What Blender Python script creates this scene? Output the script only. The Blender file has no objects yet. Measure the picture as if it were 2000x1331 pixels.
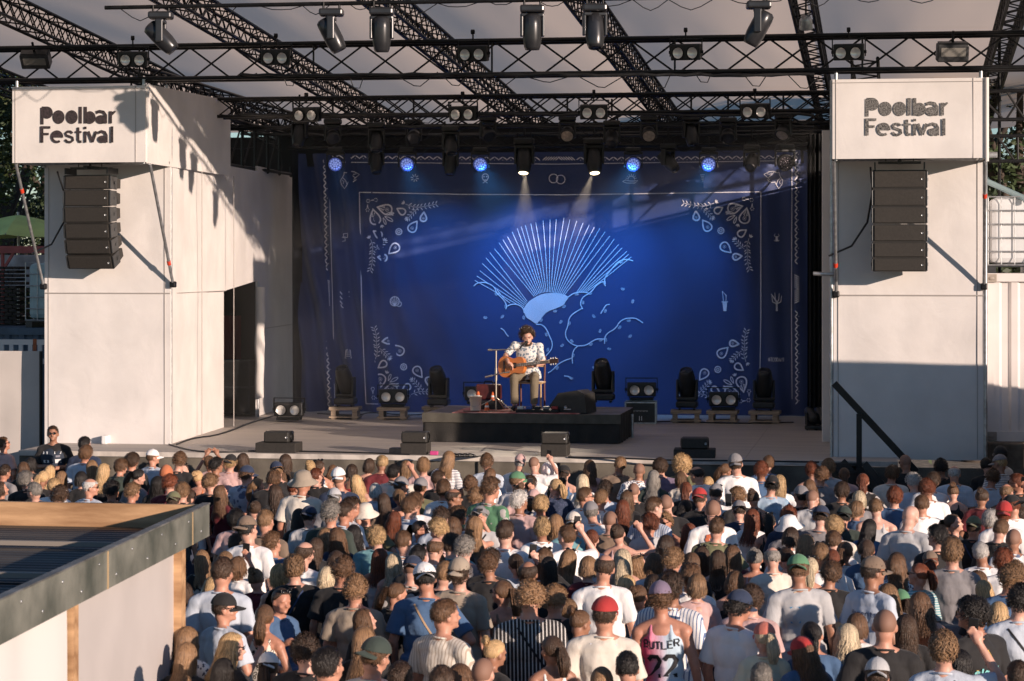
import bpy, bmesh, math, random
import numpy as np
from mathutils import Vector, Matrix, noise as mnoise
from mathutils.bvhtree import BVHTree
R = math.radians
random.seed(7)
scene = bpy.context.scene
col = scene.collection
# ------------------------------------------------------------------ camera
F = 4600.0; TH = R(9.14); CT, ST = math.cos(TH), math.sin(TH); EYE = 4.4
cam = bpy.data.cameras.new("camera"); cam_o = bpy.data.objects.new("camera", cam); col.objects.link(cam_o)
cam_o.location = (0, 0, EYE); cam_o.rotation_euler = (R(90), 0, TH)
cam.sensor_width = 36; cam.lens = 36 * F / 2000; cam.shift_y = -145.5 / 2000
cam.clip_start = 0.5; cam.clip_end = 600
cam.dof.use_dof = True; cam.dof.focus_distance = 34; cam.dof.aperture_fstop = 5.6
scene.camera = cam_o
# ------------------------------------------------------------------ light
SUNV = Vector((-1.30, 1.0, -0.305)).normalized()
w = bpy.data.worlds.new("World"); scene.world = w; w.use_nodes = True
nt = w.node_tree; sky = nt.nodes.new('ShaderNodeTexSky'); sky.sky_type = 'NISHITA'; sky.sun_disc = False
sky.sun_elevation = math.asin(-SUNV.z) + R(7)
sky.sun_rotation = math.atan2(-SUNV.x, -SUNV.y)
sky.air_density = 1.0; sky.dust_density = 0.0; sky.ozone_density = 4.0
nt.links.new(sky.outputs[0], nt.nodes['Background'].inputs[0]); nt.nodes['Background'].inputs[1].default_value = 0.075
sl = bpy.data.lights.new("sun", 'SUN'); sl.energy = 5.0; sl.angle = R(0.5); sl.color = (1.0, 0.80, 0.66)
so = bpy.data.objects.new("sun", sl); col.objects.link(so); so.rotation_euler = SUNV.to_track_quat('-Z', 'Y').to_euler()
scene.view_settings.view_transform = 'Standard'; scene.view_settings.look = 'None'
scene.view_settings.exposure = 0.3; scene.view_settings.gamma = 1.0
scene.render.engine = 'CYCLES'
scene.cycles.volume_step_rate = 4; scene.cycles.volume_max_steps = 64
# ------------------------------------------------------------------ pixel -> point on a plane of given depth
def P(px, py, Y):
    u = (px - 1000) / F; t = Y / (CT + u * ST)
    return Vector((t * (-ST + u * CT), Y, EYE - t * (py - 520) / F))
def PX(px, Y): return P(px, 520, Y).x
def PZ(px, py, z):
    """point on the horizontal plane z"""
    t = (EYE - z) * F / (py - 520); u = (px - 1000) / F
    return Vector((t * (-ST + u * CT), t * (CT + u * ST), z))
def toX(px, py, X):
    """point on the plane x = X"""
    u = (px - 1000) / F; k = (-ST + u * CT); t = X / k
    return Vector((X, t * (CT + u * ST), EYE - t * (py - 520) / F))
# ------------------------------------------------------------------ tags
def tag(o, label=None, cat=None, group=None, kind=None):
    if label: o['label'] = label
    if cat: o['category'] = cat
    if group: o['group'] = group
    if kind: o['kind'] = kind
    return o
def empty(name, loc=(0, 0, 0), rz=0):
    o = bpy.data.objects.new(name, None); o.empty_display_size = .2; o.location = loc; o.rotation_euler = (0, 0, rz); col.objects.link(o); return o
KIDS = {}
def setpar(o, p):
    if p is not None:
        o.parent = p; KIDS.setdefault(p.name, []).append(o)
def copy_tree(o, parent=None):
    c = o.copy(); col.objects.link(c); c.parent = parent
    if parent is not None: KIDS.setdefault(parent.name, []).append(c)
    for ch in list(KIDS.get(o.name, [])):
        copy_tree(ch, c)
    return c
# ------------------------------------------------------------------ materials
MATS = {}
def mat(name, c, rough=.6, metal=0, var=.0, vscale=3, bump=0, bscale=30, spec=.5, c2=None, sheen=0, stretch=None, emis=None, es=1, alpha=None, trans=0):
    if name in MATS: return MATS[name]
    m = bpy.data.materials.new(name); m.use_nodes = True; n = m.node_tree.nodes; l = m.node_tree.links
    b = n['Principled BSDF']; b.inputs['Base Color'].default_value = (*c, 1); b.inputs['Roughness'].default_value = rough
    b.inputs['Metallic'].default_value = metal; b.inputs['Specular IOR Level'].default_value = spec
    if sheen: b.inputs['Sheen Weight'].default_value = sheen
    if trans: b.inputs['Transmission Weight'].default_value = trans
    if emis: b.inputs['Emission Color'].default_value = (*emis, 1); b.inputs['Emission Strength'].default_value = es
    tc = n.new('ShaderNodeTexCoord'); src = tc.outputs['Object']
    if stretch:
        mp = n.new('ShaderNodeMapping'); mp.inputs['Scale'].default_value = stretch; l.new(src, mp.inputs[0]); src = mp.outputs[0]
    if var or c2:
        t = n.new('ShaderNodeTexNoise'); t.inputs['Scale'].default_value = vscale; t.inputs['Detail'].default_value = 6; l.new(src, t.inputs[0])
        r = n.new('ShaderNodeMix'); r.data_type = 'RGBA'
        a = tuple(max(0, x * (1 - var)) for x in c); bb = c2 if c2 else tuple(min(1, x * (1 + var)) for x in c)
        r.inputs['A'].default_value = (*a, 1); r.inputs['B'].default_value = (*bb, 1)
        mr = n.new('ShaderNodeMapRange'); mr.inputs[1].default_value = .35; mr.inputs[2].default_value = .65
        l.new(t.outputs[0], mr.inputs[0]); l.new(mr.outputs[0], r.inputs['Factor']); l.new(r.outputs['Result'], b.inputs['Base Color'])
    if bump:
        t2 = n.new('ShaderNodeTexNoise'); t2.inputs['Scale'].default_value = bscale; t2.inputs['Detail'].default_value = 4; l.new(src, t2.inputs[0])
        bp = n.new('ShaderNodeBump'); bp.inputs['Strength'].default_value = bump; bp.inputs['Distance'].default_value = .02
        l.new(t2.outputs[0], bp.inputs['Height']); l.new(bp.outputs[0], b.inputs['Normal'])
    MATS[name] = m; return m
def weave(m, scale=260, amt=.12, strength=.15):
    """fine woven grid over a cloth material"""
    n = m.node_tree.nodes; l = m.node_tree.links; b = n['Principled BSDF']
    tc = n.new('ShaderNodeTexCoord'); mult = None
    outs = []; ns = n.new('ShaderNodeTexNoise'); ns.inputs['Scale'].default_value = 1.7; ns.inputs['Detail'].default_value = 5; ns.inputs['Distortion'].default_value = .6; l.new(tc.outputs['Object'], ns.inputs[0])
    for d in ('X', 'Z'):
        wv = n.new('ShaderNodeTexWave'); wv.bands_direction = d; wv.inputs['Scale'].default_value = scale; wv.inputs['Distortion'].default_value = 1.5
        wv.inputs['Detail'].default_value = 1; l.new(tc.outputs['Object'], wv.inputs[0]); outs.append(wv.outputs['Fac'])
    ad = n.new('ShaderNodeMath'); ad.operation = 'MULTIPLY'; l.new(outs[0], ad.inputs[0]); l.new(outs[1], ad.inputs[1])
    bp = n.new('ShaderNodeBump'); bp.inputs['Strength'].default_value = strength; bp.inputs['Distance'].default_value = .01
    b2 = n.new('ShaderNodeBump'); b2.inputs['Strength'].default_value = .22; b2.inputs['Distance'].default_value = .06; l.new(ns.outputs[0], b2.inputs['Height']); l.new(b2.outputs[0], bp.inputs['Normal'])
    l.new(ad.outputs[0], bp.inputs['Height']); l.new(bp.outputs[0], b.inputs['Normal'])
    return m
# ------------------------------------------------------------------ mesh builder
def ortho(d):
    d = d.normalized(); a = Vector((0, 0, 1)) if abs(d.z) < .9 else Vector((1, 0, 0))
    u = d.cross(a).normalized(); return u, d.cross(u).normalized()
class MB:
    def __init__(s): s.v = []; s.f = []; s.m = []; s.sm = []; s.mi = 0
    def _add(s, vs, fs, smooth=False):
        o = len(s.v); s.v += [tuple(x) for x in vs]; s.f += [tuple(i + o for i in f) for f in fs]
        s.m += [s.mi] * len(fs); s.sm += [smooth] * len(fs); return s
    def box(s, c, d, M=None, taper=1):
        x, y, z = [q / 2 for q in d]; vs = []
        for k, (i, j, l) in enumerate([(-1,-1,-1),(1,-1,-1),(1,1,-1),(-1,1,-1),(-1,-1,1),(1,-1,1),(1,1,1),(-1,1,1)]):
            tp = taper if l > 0 else 1
            v = Vector((i * x * tp, j * y * tp, l * z)); v = (M @ v) if M else v; vs.append(v + Vector(c))
        return s._add(vs, [(0,3,2,1),(4,5,6,7),(0,1,5,4),(1,2,6,5),(2,3,7,6),(3,0,4,7)])
    def bbox(s, c, d, b=.01, M=None):
        """bevelled box"""
        x, y, z = [q / 2 for q in d]; bm = bmesh.new(); bmesh.ops.create_cube(bm, size=1)
        for v in bm.verts: v.co = Vector((v.co.x * d[0], v.co.y * d[1], v.co.z * d[2]))
        bmesh.ops.bevel(bm, geom=bm.edges[:] , offset=b, segments=2, affect='EDGES', profile=.5)
        vs = [((M @ v.co) if M else v.co) + Vector(c) for v in bm.verts]; bm.verts.index_update()
        fs = [tuple(v.index for v in f.verts) for f in bm.faces]; bm.free(); return s._add(vs, fs)
    def prism(s, poly, a, b):
        """poly: list of 3D points; extrude from offset a to offset b (vectors)"""
        n = len(poly); a = Vector(a); b = Vector(b)
        vs = [Vector(p) + a for p in poly] + [Vector(p) + b for p in poly]
        fs = [tuple(range(n))[::-1], tuple(range(n, 2 * n))] + [(i, (i + 1) % n, n + (i + 1) % n, n + i) for i in range(n)]
        return s._add(vs, fs)
    def tube(s, pts, r, n=8, cap=True, smooth=True):
        pts = [Vector(p) for p in pts]; rs = r if isinstance(r, (list, tuple)) else [r] * len(pts)
        vs = []; N = len(pts)
        u = None
        for i, p in enumerate(pts):
            d = (pts[min(i + 1, N - 1)] - pts[max(i - 1, 0)])
            if d.length < 1e-9: d = Vector((0, 0, 1))
            d.normalize()
            if u is None: u, v = ortho(d)
            else:
                u = (u - d * u.dot(d)); u = u.normalized() if u.length > 1e-6 else ortho(d)[0]; v = d.cross(u)
            for k in range(n):
                a = 2 * math.pi * k / n; vs.append(p + (u * math.cos(a) + v * math.sin(a)) * rs[i])
        fs = []
        for i in range(N - 1):
            for k in range(n):
                k2 = (k + 1) % n; fs.append((i * n + k, i * n + k2, (i + 1) * n + k2, (i + 1) * n + k))
        s._add(vs, fs, smooth)
        if cap:
            s._add(vs[:n], [tuple(range(n))[::-1]]); s._add(vs[-n:], [tuple(range(n))])
        return s
    def beam(s, a, b, w, h=None):
        h = h or w; a = Vector(a); b = Vector(b); d = b - a; u, v = ortho(d)
        if abs(d.normalized().z) < .9: v = Vector((0, 0, 1)); u = d.cross(v).normalized(); v = u.cross(d).normalized()
        vs = []
        for p in (a, b):
            for (i, j) in ((-1,-1),(1,-1),(1,1),(-1,1)): vs.append(p + u * i * w / 2 + v * j * h / 2)
        return s._add(vs, [(0,3,2,1),(4,5,6,7),(0,1,5,4),(1,2,6,5),(2,3,7,6),(3,0,4,7)])
    def ell(s, c, r, seg=16, rings=10, M=None):
        vs = []; fs = []
        for i in range(rings + 1):
            ph = math.pi * i / rings
            for k in range(seg):
                a = 2 * math.pi * k / seg
                v = Vector((math.sin(ph) * math.cos(a) * r[0], math.sin(ph) * math.sin(a) * r[1], math.cos(ph) * r[2]))
                vs.append((M @ v if M else v) + Vector(c))
        for i in range(rings):
            for k in range(seg):
                k2 = (k + 1) % seg; fs.append((i * seg + k, (i + 1) * seg + k, (i + 1) * seg + k2, i * seg + k2))
        return s._add(vs, fs, True)
    def lathe(s, prof, c=(0, 0, 0), M=None, n=20):
        """prof: list of (r, z)"""
        vs = []; fs = []
        for (r, z) in prof:
            for k in range(n):
                a = 2 * math.pi * k / n; v = Vector((r * math.cos(a), r * math.sin(a), z)); vs.append((M @ v if M else v) + Vector(c))
        for i in range(len(prof) - 1):
            for k in range(n):
                k2 = (k + 1) % n; fs.append((i * n + k, i * n + k2, (i + 1) * n + k2, (i + 1) * n + k))
        return s._add(vs, fs, True)
    def grid(s, fn, nu, nv, smooth=True):
        vs = [fn(i / nu, j / nv) for j in range(nv + 1) for i in range(nu + 1)]
        fs = [(j * (nu + 1) + i, j * (nu + 1) + i + 1, (j + 1) * (nu + 1) + i + 1, (j + 1) * (nu + 1) + i) for j in range(nv) for i in range(nu)]
        return s._add(vs, fs, smooth)
    def mesh(s, name, mats):
        me = bpy.data.meshes.new(name); me.from_pydata(s.v, [], s.f)
        for m in (mats if isinstance(mats, (list, tuple)) else [mats]): me.materials.append(m)
        me.polygons.foreach_set('material_index', s.m); me.polygons.foreach_set('use_smooth', s.sm); me.update(); return me
    def build(s, name, mats, parent=None, loc=None):
        o = bpy.data.objects.new(name, s.mesh(name, mats)); col.objects.link(o)
        if loc is not None: o.location = loc
        setpar(o, parent); return o
RX = lambda a: Matrix.Rotation(a, 3, 'X')
RY = lambda a: Matrix.Rotation(a, 3, 'Y')
RZ = lambda a: Matrix.Rotation(a, 3, 'Z')
# ------------------------------------------------------------------ common materials
M_black = mat('black_metal', (.010, .010, .011), .42, .4, var=.3, vscale=9)
M_blackp = mat('black_plastic', (.014, .014, .015), .38, 0, var=.3, vscale=14, bump=.1, bscale=80)
M_grey = mat('dark_grey_casing', (.045, .047, .05), .35, .3, var=.25, vscale=8)
M_steel = mat('galvanised_steel', (.42, .43, .44), .38, .75, var=.25, vscale=12)
M_white_cloth = weave(mat('white_mesh_cloth', (.69, .655, .63), .85, var=.06, vscale=1.4), 28, strength=.25)
M_glass = mat('lamp_glass', (.55, .56, .58), .12, .6)
M_lens_dark = mat('dark_lens', (.02, .025, .04), .05, .2)
# ================================================================== SETTING
FLOOR = 1.53; YF = 35.0
g = MB().grid(lambda u, v: Vector((-90 + 180 * u, -10 + 220 * v, 0)), 40, 40)
tag(g.build('ground', mat('gravel_ground', (.24, .20, .16), .95, var=.4, vscale=6, bump=.6, bscale=40)), kind='structure')
# ---- stage
st = empty('stage', (-6, YF, 0)); tag(st, 'raised festival stage with grey plywood floor and brown mesh skirt behind the crowd', 'stage')
def local(o_root, b):  # move builder verts into root space
    L = o_root.location; b.v = [(x - L.x, y - L.y, z - L.z) for x, y, z in b.v]; return b
def part(root, b, name, m): return local(root, b).build(name, m, root)
m_floor = mat('plywood_floor', (.60, .53, .46), .6, var=.25, vscale=1.8, c2=(.36, .32, .29), bump=.25, bscale=8, stretch=(.35, 3, 1))
fb = MB()
xs0, xs1 = -13.4, .1
nb = 11
for i in range(nb):
    y0 = YF + i * 1.25; y1 = y0 + 1.245
    for j in range(6):
        x0 = xs0 + j * (xs1 - xs0) / 6; x1 = x0 + (xs1 - xs0) / 6 - .005
        fb.box(((x0 + x1) / 2, (y0 + y1) / 2, FLOOR - .03), (x1 - x0, y1 - y0, .06 + .0 * i))
part(st, fb, 'floor', m_floor)
b = MB().box(((xs0 + xs1) / 2, YF - .022, FLOOR - .035), (xs1 - xs0, .04, .075)); part(st, b, 'edge_trim', mat('pale_wood_edge', (.52, .47, .42), .6, var=.2, vscale=5))
def skirt(u, v):
    x = xs0 + (xs1 + 2.6 - xs0) * u; z = 1.45 * v
    return Vector((x, YF - .02 + .012 * math.sin(x * 7) + .01 * mnoise.noise(Vector((x * 1.3, 0, z * 2))), z))
part(st, MB().grid(skirt, 160, 8), 'skirt', mat('brown_mesh_skirt', (.12, .105, .085), .9, var=.35, vscale=2.5, c2=(.17, .15, .12), bump=.4, bscale=60))
b = MB()
for i in range(12): b.box((xs0 + 1 + i * 1.25, YF - .036, .75), (.02, .02, 1.4))
part(st, b, 'skirt_seam', M_blackp)

# ---- left tower
XL0, XL1, YL = PX(88, 36.58), PX(333, 36.58), 36.58
m_wc = M_white_cloth
tl = empty('scaffold_tower', (XL0, YL, 0)); tag(tl, 'white cloth clad tower with side wall and door opening, left of the stage', 'tower')
def panel(p0, p1, z0, z1, th=.04, bulge=.02, nseg=24, sag=0, seed=0):
    """cloth panel standing on the line p0-p1 (xy), between z0 and z1 (z1 may be a pair)"""
    b = MB(); p0 = Vector((*p0, 0)); p1 = Vector((*p1, 0)); d = (p1 - p0); n = Vector((d.y, -d.x, 0)).normalized()
    z0a, z0b = z0 if isinstance(z0, tuple) else (z0, z0); z1a, z1b = z1 if isinstance(z1, tuple) else (z1, z1)
    def f(u, v, off):
        zt = z1a + (z1b - z1a) * u - sag * math.sin(math.pi * u) ; zb = z0a + (z0b - z0a) * u
        q = p0 + d * u; z = zb + (zt - zb) * v
        w_ = mnoise.noise(Vector((q.x * .8 + seed, q.y * .8, z * .6))) + .4 * mnoise.noise(Vector((q.x * 3 + seed, q.y * 3, z * 1.1)))
        k = min(1, 6 * u, 6 * (1 - u), 6 * v, 6 * (1 - v))
        q = q + n * (off + bulge * w_ * k); q.z = z; return q
    b.grid(lambda u, v: f(u, v, th / 2), nseg, nseg); k = len(b.v); b.grid(lambda u, v: f(1 - u, v, -th / 2), nseg, nseg)
    A = lambda u, v: f(u, v, th / 2); B_ = lambda u, v: f(u, v, -th / 2)
    b.grid(lambda u, v: A(u, 1) if v < .5 else B_(u, 1), nseg, 1, False)
    b.grid(lambda u, v: A(0, u) if v < .5 else B_(0, u), nseg, 1, False)
    b.grid(lambda u, v: B_(1, u) if v < .5 else A(1, u), nseg, 1, False)
    return b
zs = P(200, 573, YL).z
part(tl, panel((XL0, YL), (XL1, YL), 1.5, zs - .006), 'lower_cloth', m_wc)
part(tl, panel((XL0, YL), (XL1, YL), zs + .006, 7.1, seed=3), 'upper_cloth', m_wc)
b = MB()
for x in (XL0 + .03, XL1 - .03): b.tube([(x, YL + .1, 0), (x, YL + .1, 7.2)], .03)
for x in (XL0 + .1, XL1 - .25): b.tube([(x, YL + 2, 0), (x, YL + 2, 7.0)], .03)
part(tl, b, 'pole', M_steel)
# tower left flank
part(tl, panel((XL0, YL + 4), (XL0, YL + .03), 1.5, 7.1, seed=9), 'flank_cloth', m_wc)
# stage-facing wall: pieces in Y
W0 = (XL1 + .02, YL); W1 = (-11.69, 40.56); W2 = (-11.9, 43.4); W3 = (-12.25, 47.6)
ztop = 6.15
part(tl, panel((XL1 - .03, YL + .05), (W1[0] - .05, W1[1]), (1.52, 1.5), ztop + .02, seed=21, bulge=.03), 'side_wall_cloth', m_wc)
lip = None and panel((XL1 + .03, YL + .9), (W1[0] + .02, W1[1] + .03), (1.75, 1.56), (3.0, 3.0), th=.015, seed=2)
zd = P(470, 562, 42).z
part(tl, panel((W1[0] - .05, W1[1]), W2, (zd - .05, zd + .12), ztop + .05, seed=33, bulge=.04), 'door_header_cloth', m_wc)
part(tl, panel(W2, W3, 1.54, ztop + .15, seed=41, bulge=.05), 'rear_side_cloth', m_wc)
# rolled curtain beside the door
def roll(u, v):
    a = 2 * math.pi * u; z = 1.9 + (zd - 1.9) * v; r = .09 * (1 + .25 * mnoise.noise(Vector((a * .5, 0, z * 3))))
    return Vector((W2[0] + .08 + r * math.cos(a), W2[1] - .05 + r * math.sin(a) + .03 * math.sin(z * 2.2), z))
part(tl, MB().grid(roll, 14, 30), 'door_curtain', m_wc)
b = MB().tube([(W2[0] + .02, W2[1] + .03, 1.5), (W2[0] + .02, W2[1] + .03, zd + .1)], .03); part(tl, b, 'door_post', M_steel)
# dark room behind the door
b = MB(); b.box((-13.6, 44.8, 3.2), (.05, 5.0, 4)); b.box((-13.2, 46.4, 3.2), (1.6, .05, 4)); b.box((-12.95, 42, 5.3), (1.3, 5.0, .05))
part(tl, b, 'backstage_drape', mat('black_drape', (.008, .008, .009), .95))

def banner(root, X0, X1, Yb, z0, z1, Yback, side_pts, top=True, cloth=m_wc):
    part(root, panel((X0, Yb), (X1, Yb), z0, z1, bulge=.01, seed=X0), 'banner_front', cloth)
    part(root, panel(*side_pts[0], *side_pts[1], bulge=.03, seed=5), 'banner_side', cloth)
    b = MB()
    for y in (Yb + .05, Yback - .06):
        for x in (X0 + .05, X1 - .05): b.tube([(x, y, z0 - .02), (x, y, z1 + .1)], .028)
    for x in (X0 + .05, X1 - .05):
        b.tube([(x - .02, Yb + .02, z0 + .03), (x - .02, Yback - .1, z0 + .03)], .02); b.tube([(x - .02, Yb + .02, z1 - .03), (x - .02, Yback - .1, z1 - .03)], .02)
    for y in (Yb + .06, Yb + .7, Yback - .1):
        b.tube([(X0, y, z0 + .04), (X1, y, z0 + .04)], .025); b.tube([(X0, y, z1 - .04), (X1, y, z1 - .04)], .025)
    part(root, b, 'banner_frame', M_steel)
YBL = 35.28; YBR = 34.55; YR = 35.8
bx0, bx1 = PX(25, YBL), PX(285, YBL)
zb0, zb1 = P(150, 318, YBL).z, P(150, 169, YBL).z
sd = ((bx1 + .02, YBL + .02), (-11.60, 40.5))
bn = empty('banner_box', (bx0, YBL, zb0)); tag(bn, 'white cloth banner box above the left tower with black festival lettering', 'banner', 'banner boxes on the towers')
banner(bn, bx0, bx1, YBL, zb0, zb1, YL, (sd, (zb0 - .02, (zb1 + .02, zb1 + .12))))
part(bn, panel((bx0, YBL + 1.3), (bx0, YBL + .03), zb0, zb1, seed=8), 'banner_side', m_wc)
# ---- right tower
XR0, XR1 = PX(1628, YR), PX(1921, YR)
tr = empty('scaffold_tower', (XR0, YR, 0)); tag(tr, 'white cloth clad tower beside the white container, right of the stage', 'tower')
part(tr, panel((XR0, YR), (XR1, YR), 1.5, zs - .006, seed=15), 'lower_cloth', m_wc)
part(tr, panel((XR0, YR), (XR1, YR), zs + .006, 7.1, seed=13), 'upper_cloth', m_wc)
part(tr, panel((XR0 + .01, YR + 9.2), (XR0 + .01, YR + .04), 1.5, 6.1, seed=17, bulge=.05), 'side_wall_cloth', m_wc)
part(tr, panel((XR1, YR + .04), (XR1, YR + 9.2), 1.5, 6.1, seed=19, bulge=.05), 'flank_cloth', m_wc)
b = MB()
for x in (XR0 - .03, XR1 + .03): b.tube([(x, YR - .02, 1.4), (x, YR - .02, 7.2)], .027)
b.tube([(XR0 - .3, YR - .1, P(1610, 535, YR).z), (XR0 + .02, YR - .1, P(1630, 536, YR).z)], .03)
part(tr, b, 'pole', M_steel)
rx0, rx1 = PX(1626, YBR), PX(1923, YBR)
zr0, zr1 = P(1780, 310, YBR).z, P(1780, 154, YBR).z
br = empty('banner_box', (rx0, YBR, zr0)); tag(br, 'white cloth banner box above the right tower with black festival lettering', 'banner', 'banner boxes on the towers')
banner(br, rx0, rx1, YBR, zr0, zr1, YR, (((rx0, YR + 2.6), (rx0, YBR + .03)), (zr0, zr1)))
part(br, panel((rx1 + .03, YBR + .03), (rx1 + .03, YR + 2.6), zr0, zr1, seed=8), 'banner_side', m_wc)
b = MB(); b.tube([(rx1 + .03, YBR - .03, zr0 - .05), (rx1 + .03, YBR - .03, zr1)], .03); part(br, b, 'corner_roll', m_wc)
# ---- brace struts
def strut(p, q, label, red):
    b = MB(); d = Vector(q) - Vector(p)
    r = empty('brace_pole', q); tag(r, label, 'scaffold pole', 'brace poles under the banner boxes')
    part(r, b.tube([p, q], .026), 'tube', M_steel)
    c = Vector(p) + d * red; part(r, MB().tube([c, c + d * .03], .034), 'red_band', mat('red_tape', (.6, .05, .02), .5))
    part(r, MB().bbox(Vector(q), (.1, .1, .1), .02), 'coupler', M_black)
strut(P(31, 320, YBL), P(85, 560, YL - .06), 'steel brace pole at the outer left corner of the left tower', .2)
strut(P(293, 321, YBL), P(338, 556, YL - .06), 'steel brace pole running to the stage side corner of the left tower', .8)
strut(P(1629, 316, YBR + .03), P(1633, 575, YR - .06), 'steel brace pole at the stage side corner of the right tower', .76)
strut(P(1924, 317, YBR + .03), P(1922, 560, YR - .06), 'steel brace pole at the outer right corner of the right tower', .25)

# ---- lettering: thick strokes drawn in 2D and laid on the cloth
def stroke2d(pts, wd, closed=False):
    pts = [Vector((*p, 0)) for p in pts]; out = []; n = len(pts)
    L = []; Rr = []
    for i in range(n):
        if closed: a, c = pts[i - 1], pts[(i + 1) % n]
        else: a, c = pts[max(i - 1, 0)], pts[min(i + 1, n - 1)]
        d = (c - a); d = d.normalized() if d.length > 1e-9 else Vector((1, 0, 0)); nn = Vector((-d.y, d.x, 0))
        w_ = wd[i] if isinstance(wd, (list, tuple)) else wd
        L.append(pts[i] + nn * w_ / 2); Rr.append(pts[i] - nn * w_ / 2)
    vs = [(p.x, p.y) for p in L + Rr]; fs = []
    for i in range(n if closed else n - 1):
        j = (i + 1) % n; fs.append((i, j, n + j, n + i))
    return vs, fs
def arc(cx, cy, r, a0, a1, n=20, ry=None):
    ry = ry or r; return [(cx + r * math.cos(R(a0 + (a1 - a0) * i / n)), cy + ry * math.sin(R(a0 + (a1 - a0) * i / n))) for i in range(n + 1)]
class Flat:
    def __init__(s): s.v = []; s.f = []; s.e = []; s.n = 0
    def add(s, vs, fs): o = len(s.v); vs = list(vs); s.v += vs; s.e += [s.n] * len(vs); s.n += 1; s.f += [tuple(i + o for i in f) for f in fs]
    def line(s, pts, wd, closed=False): s.add(*stroke2d(pts, wd, closed))
    def disc(s, cx, cy, r, ry=None, n=24, rot=0):
        ry = ry or r; c, sn = math.cos(rot), math.sin(rot); vs = []
        for k in range(n):
            a = 2 * math.pi * k / n; x, y = r * math.cos(a), ry * math.sin(a); vs.append((cx + x * c - y * sn, cy + x * sn + y * c))
        s.add(vs, [tuple(range(n))])
    def poly(s, pts): s.add(pts, [tuple(range(len(pts)))])
    def to(s, fn, name, m, parent, st=9):
        me = bpy.data.meshes.new(name); me.from_pydata([tuple(Vector(fn(x, y)) - Vector((0, .0005 * (s.e[i] % st), 0))) for i, (x, y) in enumerate(s.v)], [], s.f); me.materials.append(m); me.update()
        o = bpy.data.objects.new(name, me); col.objects.link(o); setpar(o, parent); return o
def logo():
    """lettering in photograph pixels, origin at its top left, y down (146 x 76)"""
    f = Flat(); W_ = 6.5
    # row 1 : P o o l b a r with filled bowls, baseline y=36
    f.line([(3, 4), (3, 38)], W_); f.disc(13, 14, 11.5, 12.5); f.line([(3, 4), (14, 4)], 5)
    f.disc(36, 23, 12, 14); f.disc(62, 23, 12, 14)
    f.line([(79, 2), (79, 36)], W_)
    f.line([(89, 2), (89, 36)], W_); f.disc(98, 24, 11.5, 13)
    f.disc(120, 28, 11, 9); f.line([(110, 14), (117, 11.5), (125, 13), (129, 19), (129, 36)], W_)
    f.line([(139, 11), (139, 36)], W_ - .5); f.line([(139, 19), (143, 15), (149, 11)], [6, 6, 3])
    # row 2 : Festival  y 42..74
    f.line([(3, 42), (3, 75)], W_); f.line([(0, 44), (20, 44)], 5); f.line([(3, 57.5), (17, 57.5)], 4.6)
    f.line(arc(33, 63, 10, 10, -180, 18, 10.5) + arc(33, 63, 10, 180, 55, 12, 10.5), 5); f.poly([(23, 61)] + [(33 + 9 * math.cos(R(t)), 61 - 9.5 * math.sin(R(t))) for t in range(180, -1, -15)][0:] + [(43, 61), (43, 64.5), (23, 64.5)])
    f.line([(64, 56), (60, 52.5), (54, 52.5), (50, 56), (52, 60.5), (58, 62.5), (64, 65), (65, 70), (60, 74), (54, 73.5), (49, 69)], 4.8)
    f.line([(75, 44), (75, 69), (77, 73), (82, 73)], 5.2); f.line([(69, 53.5), (82, 53.5)], 4)
    f.line([(89, 52), (89, 75)], 5.6); f.line([(89, 42.5), (89, 47.5)], 5.6)
    f.line([(95, 52), (103.2, 74)], 5.6); f.line([(103.2, 74), (111, 52)], 5.6)
    f.disc(123, 68, 9, 7.5); f.line([(115, 55.5), (121, 52), (128, 54), (131, 60), (131, 75)], 5.6)
    f.line([(142, 42), (142, 75)], 5.6)
    return f
m_ink = mat('black_print_left', (.018, .015, .015), .8, var=.3, vscale=30, c2=(.05, .035, .04))
m_ink2 = mat('speckled_black_print', (.015, .015, .015), .7, var=.3, vscale=60, c2=(.22, .21, .2))
def lay(f, x0, y0, sx, sy, Yp, name, m, parent):
    L = parent.location
    return f.to(lambda x, y: P(x0 + x * sx, y0 + y * sy, Yp) - L, name, m, parent, 40)
lay(logo(), 79, 207, 144 / 146, 1 * .96, YBL - .033, 'lettering', m_ink, bn)
lay(logo(), 1690, 190, 160 / 148, 1.0, YBR - .033, 'lettering', m_ink2, br)
b = MB(); b.bbox(P(207, 859, YL - .1), (.09, .22, .14), .02); tag(b.build('wall_lamp', mat('white_plastic', (.75, .73, .72), .5)), 'small white box fixed low on the left tower', 'lamp')

# ================================================================== ROOF
m_can = mat('canopy_fabric', (.78, .64, .53), .8, var=.06, vscale=.5, stretch=(1, .3, 1), bump=.1, bscale=3)
_n = m_can.node_tree.nodes; _l = m_can.node_tree.links; _t = _n.new('ShaderNodeBsdfTranslucent'); _t.inputs[0].default_value = (1.0, .80, .62, 1); _m = _n.new('ShaderNodeMixShader'); _m.inputs[0].default_value = .9
_l.new(_n['Principled BSDF'].outputs[0], _m.inputs[1]); _l.new(_t.outputs[0], _m.inputs[2]); _l.new(_m.outputs[0], _n['Material Output'].inputs[0])
RAFX = [-16.2, -13.2, -10.3, -7.34, -4.43, -1.26, 1.78, 4.8]
def zr(y): return 7.93 + .0663 * (36 - y)
YC0, YC1 = 31.75, 52
rf = empty('stage_roof', (-6, YC0, zr(YC0))); tag(rf, 'beige fabric stage canopy carried by black lattice rafters', 'roof')
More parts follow.
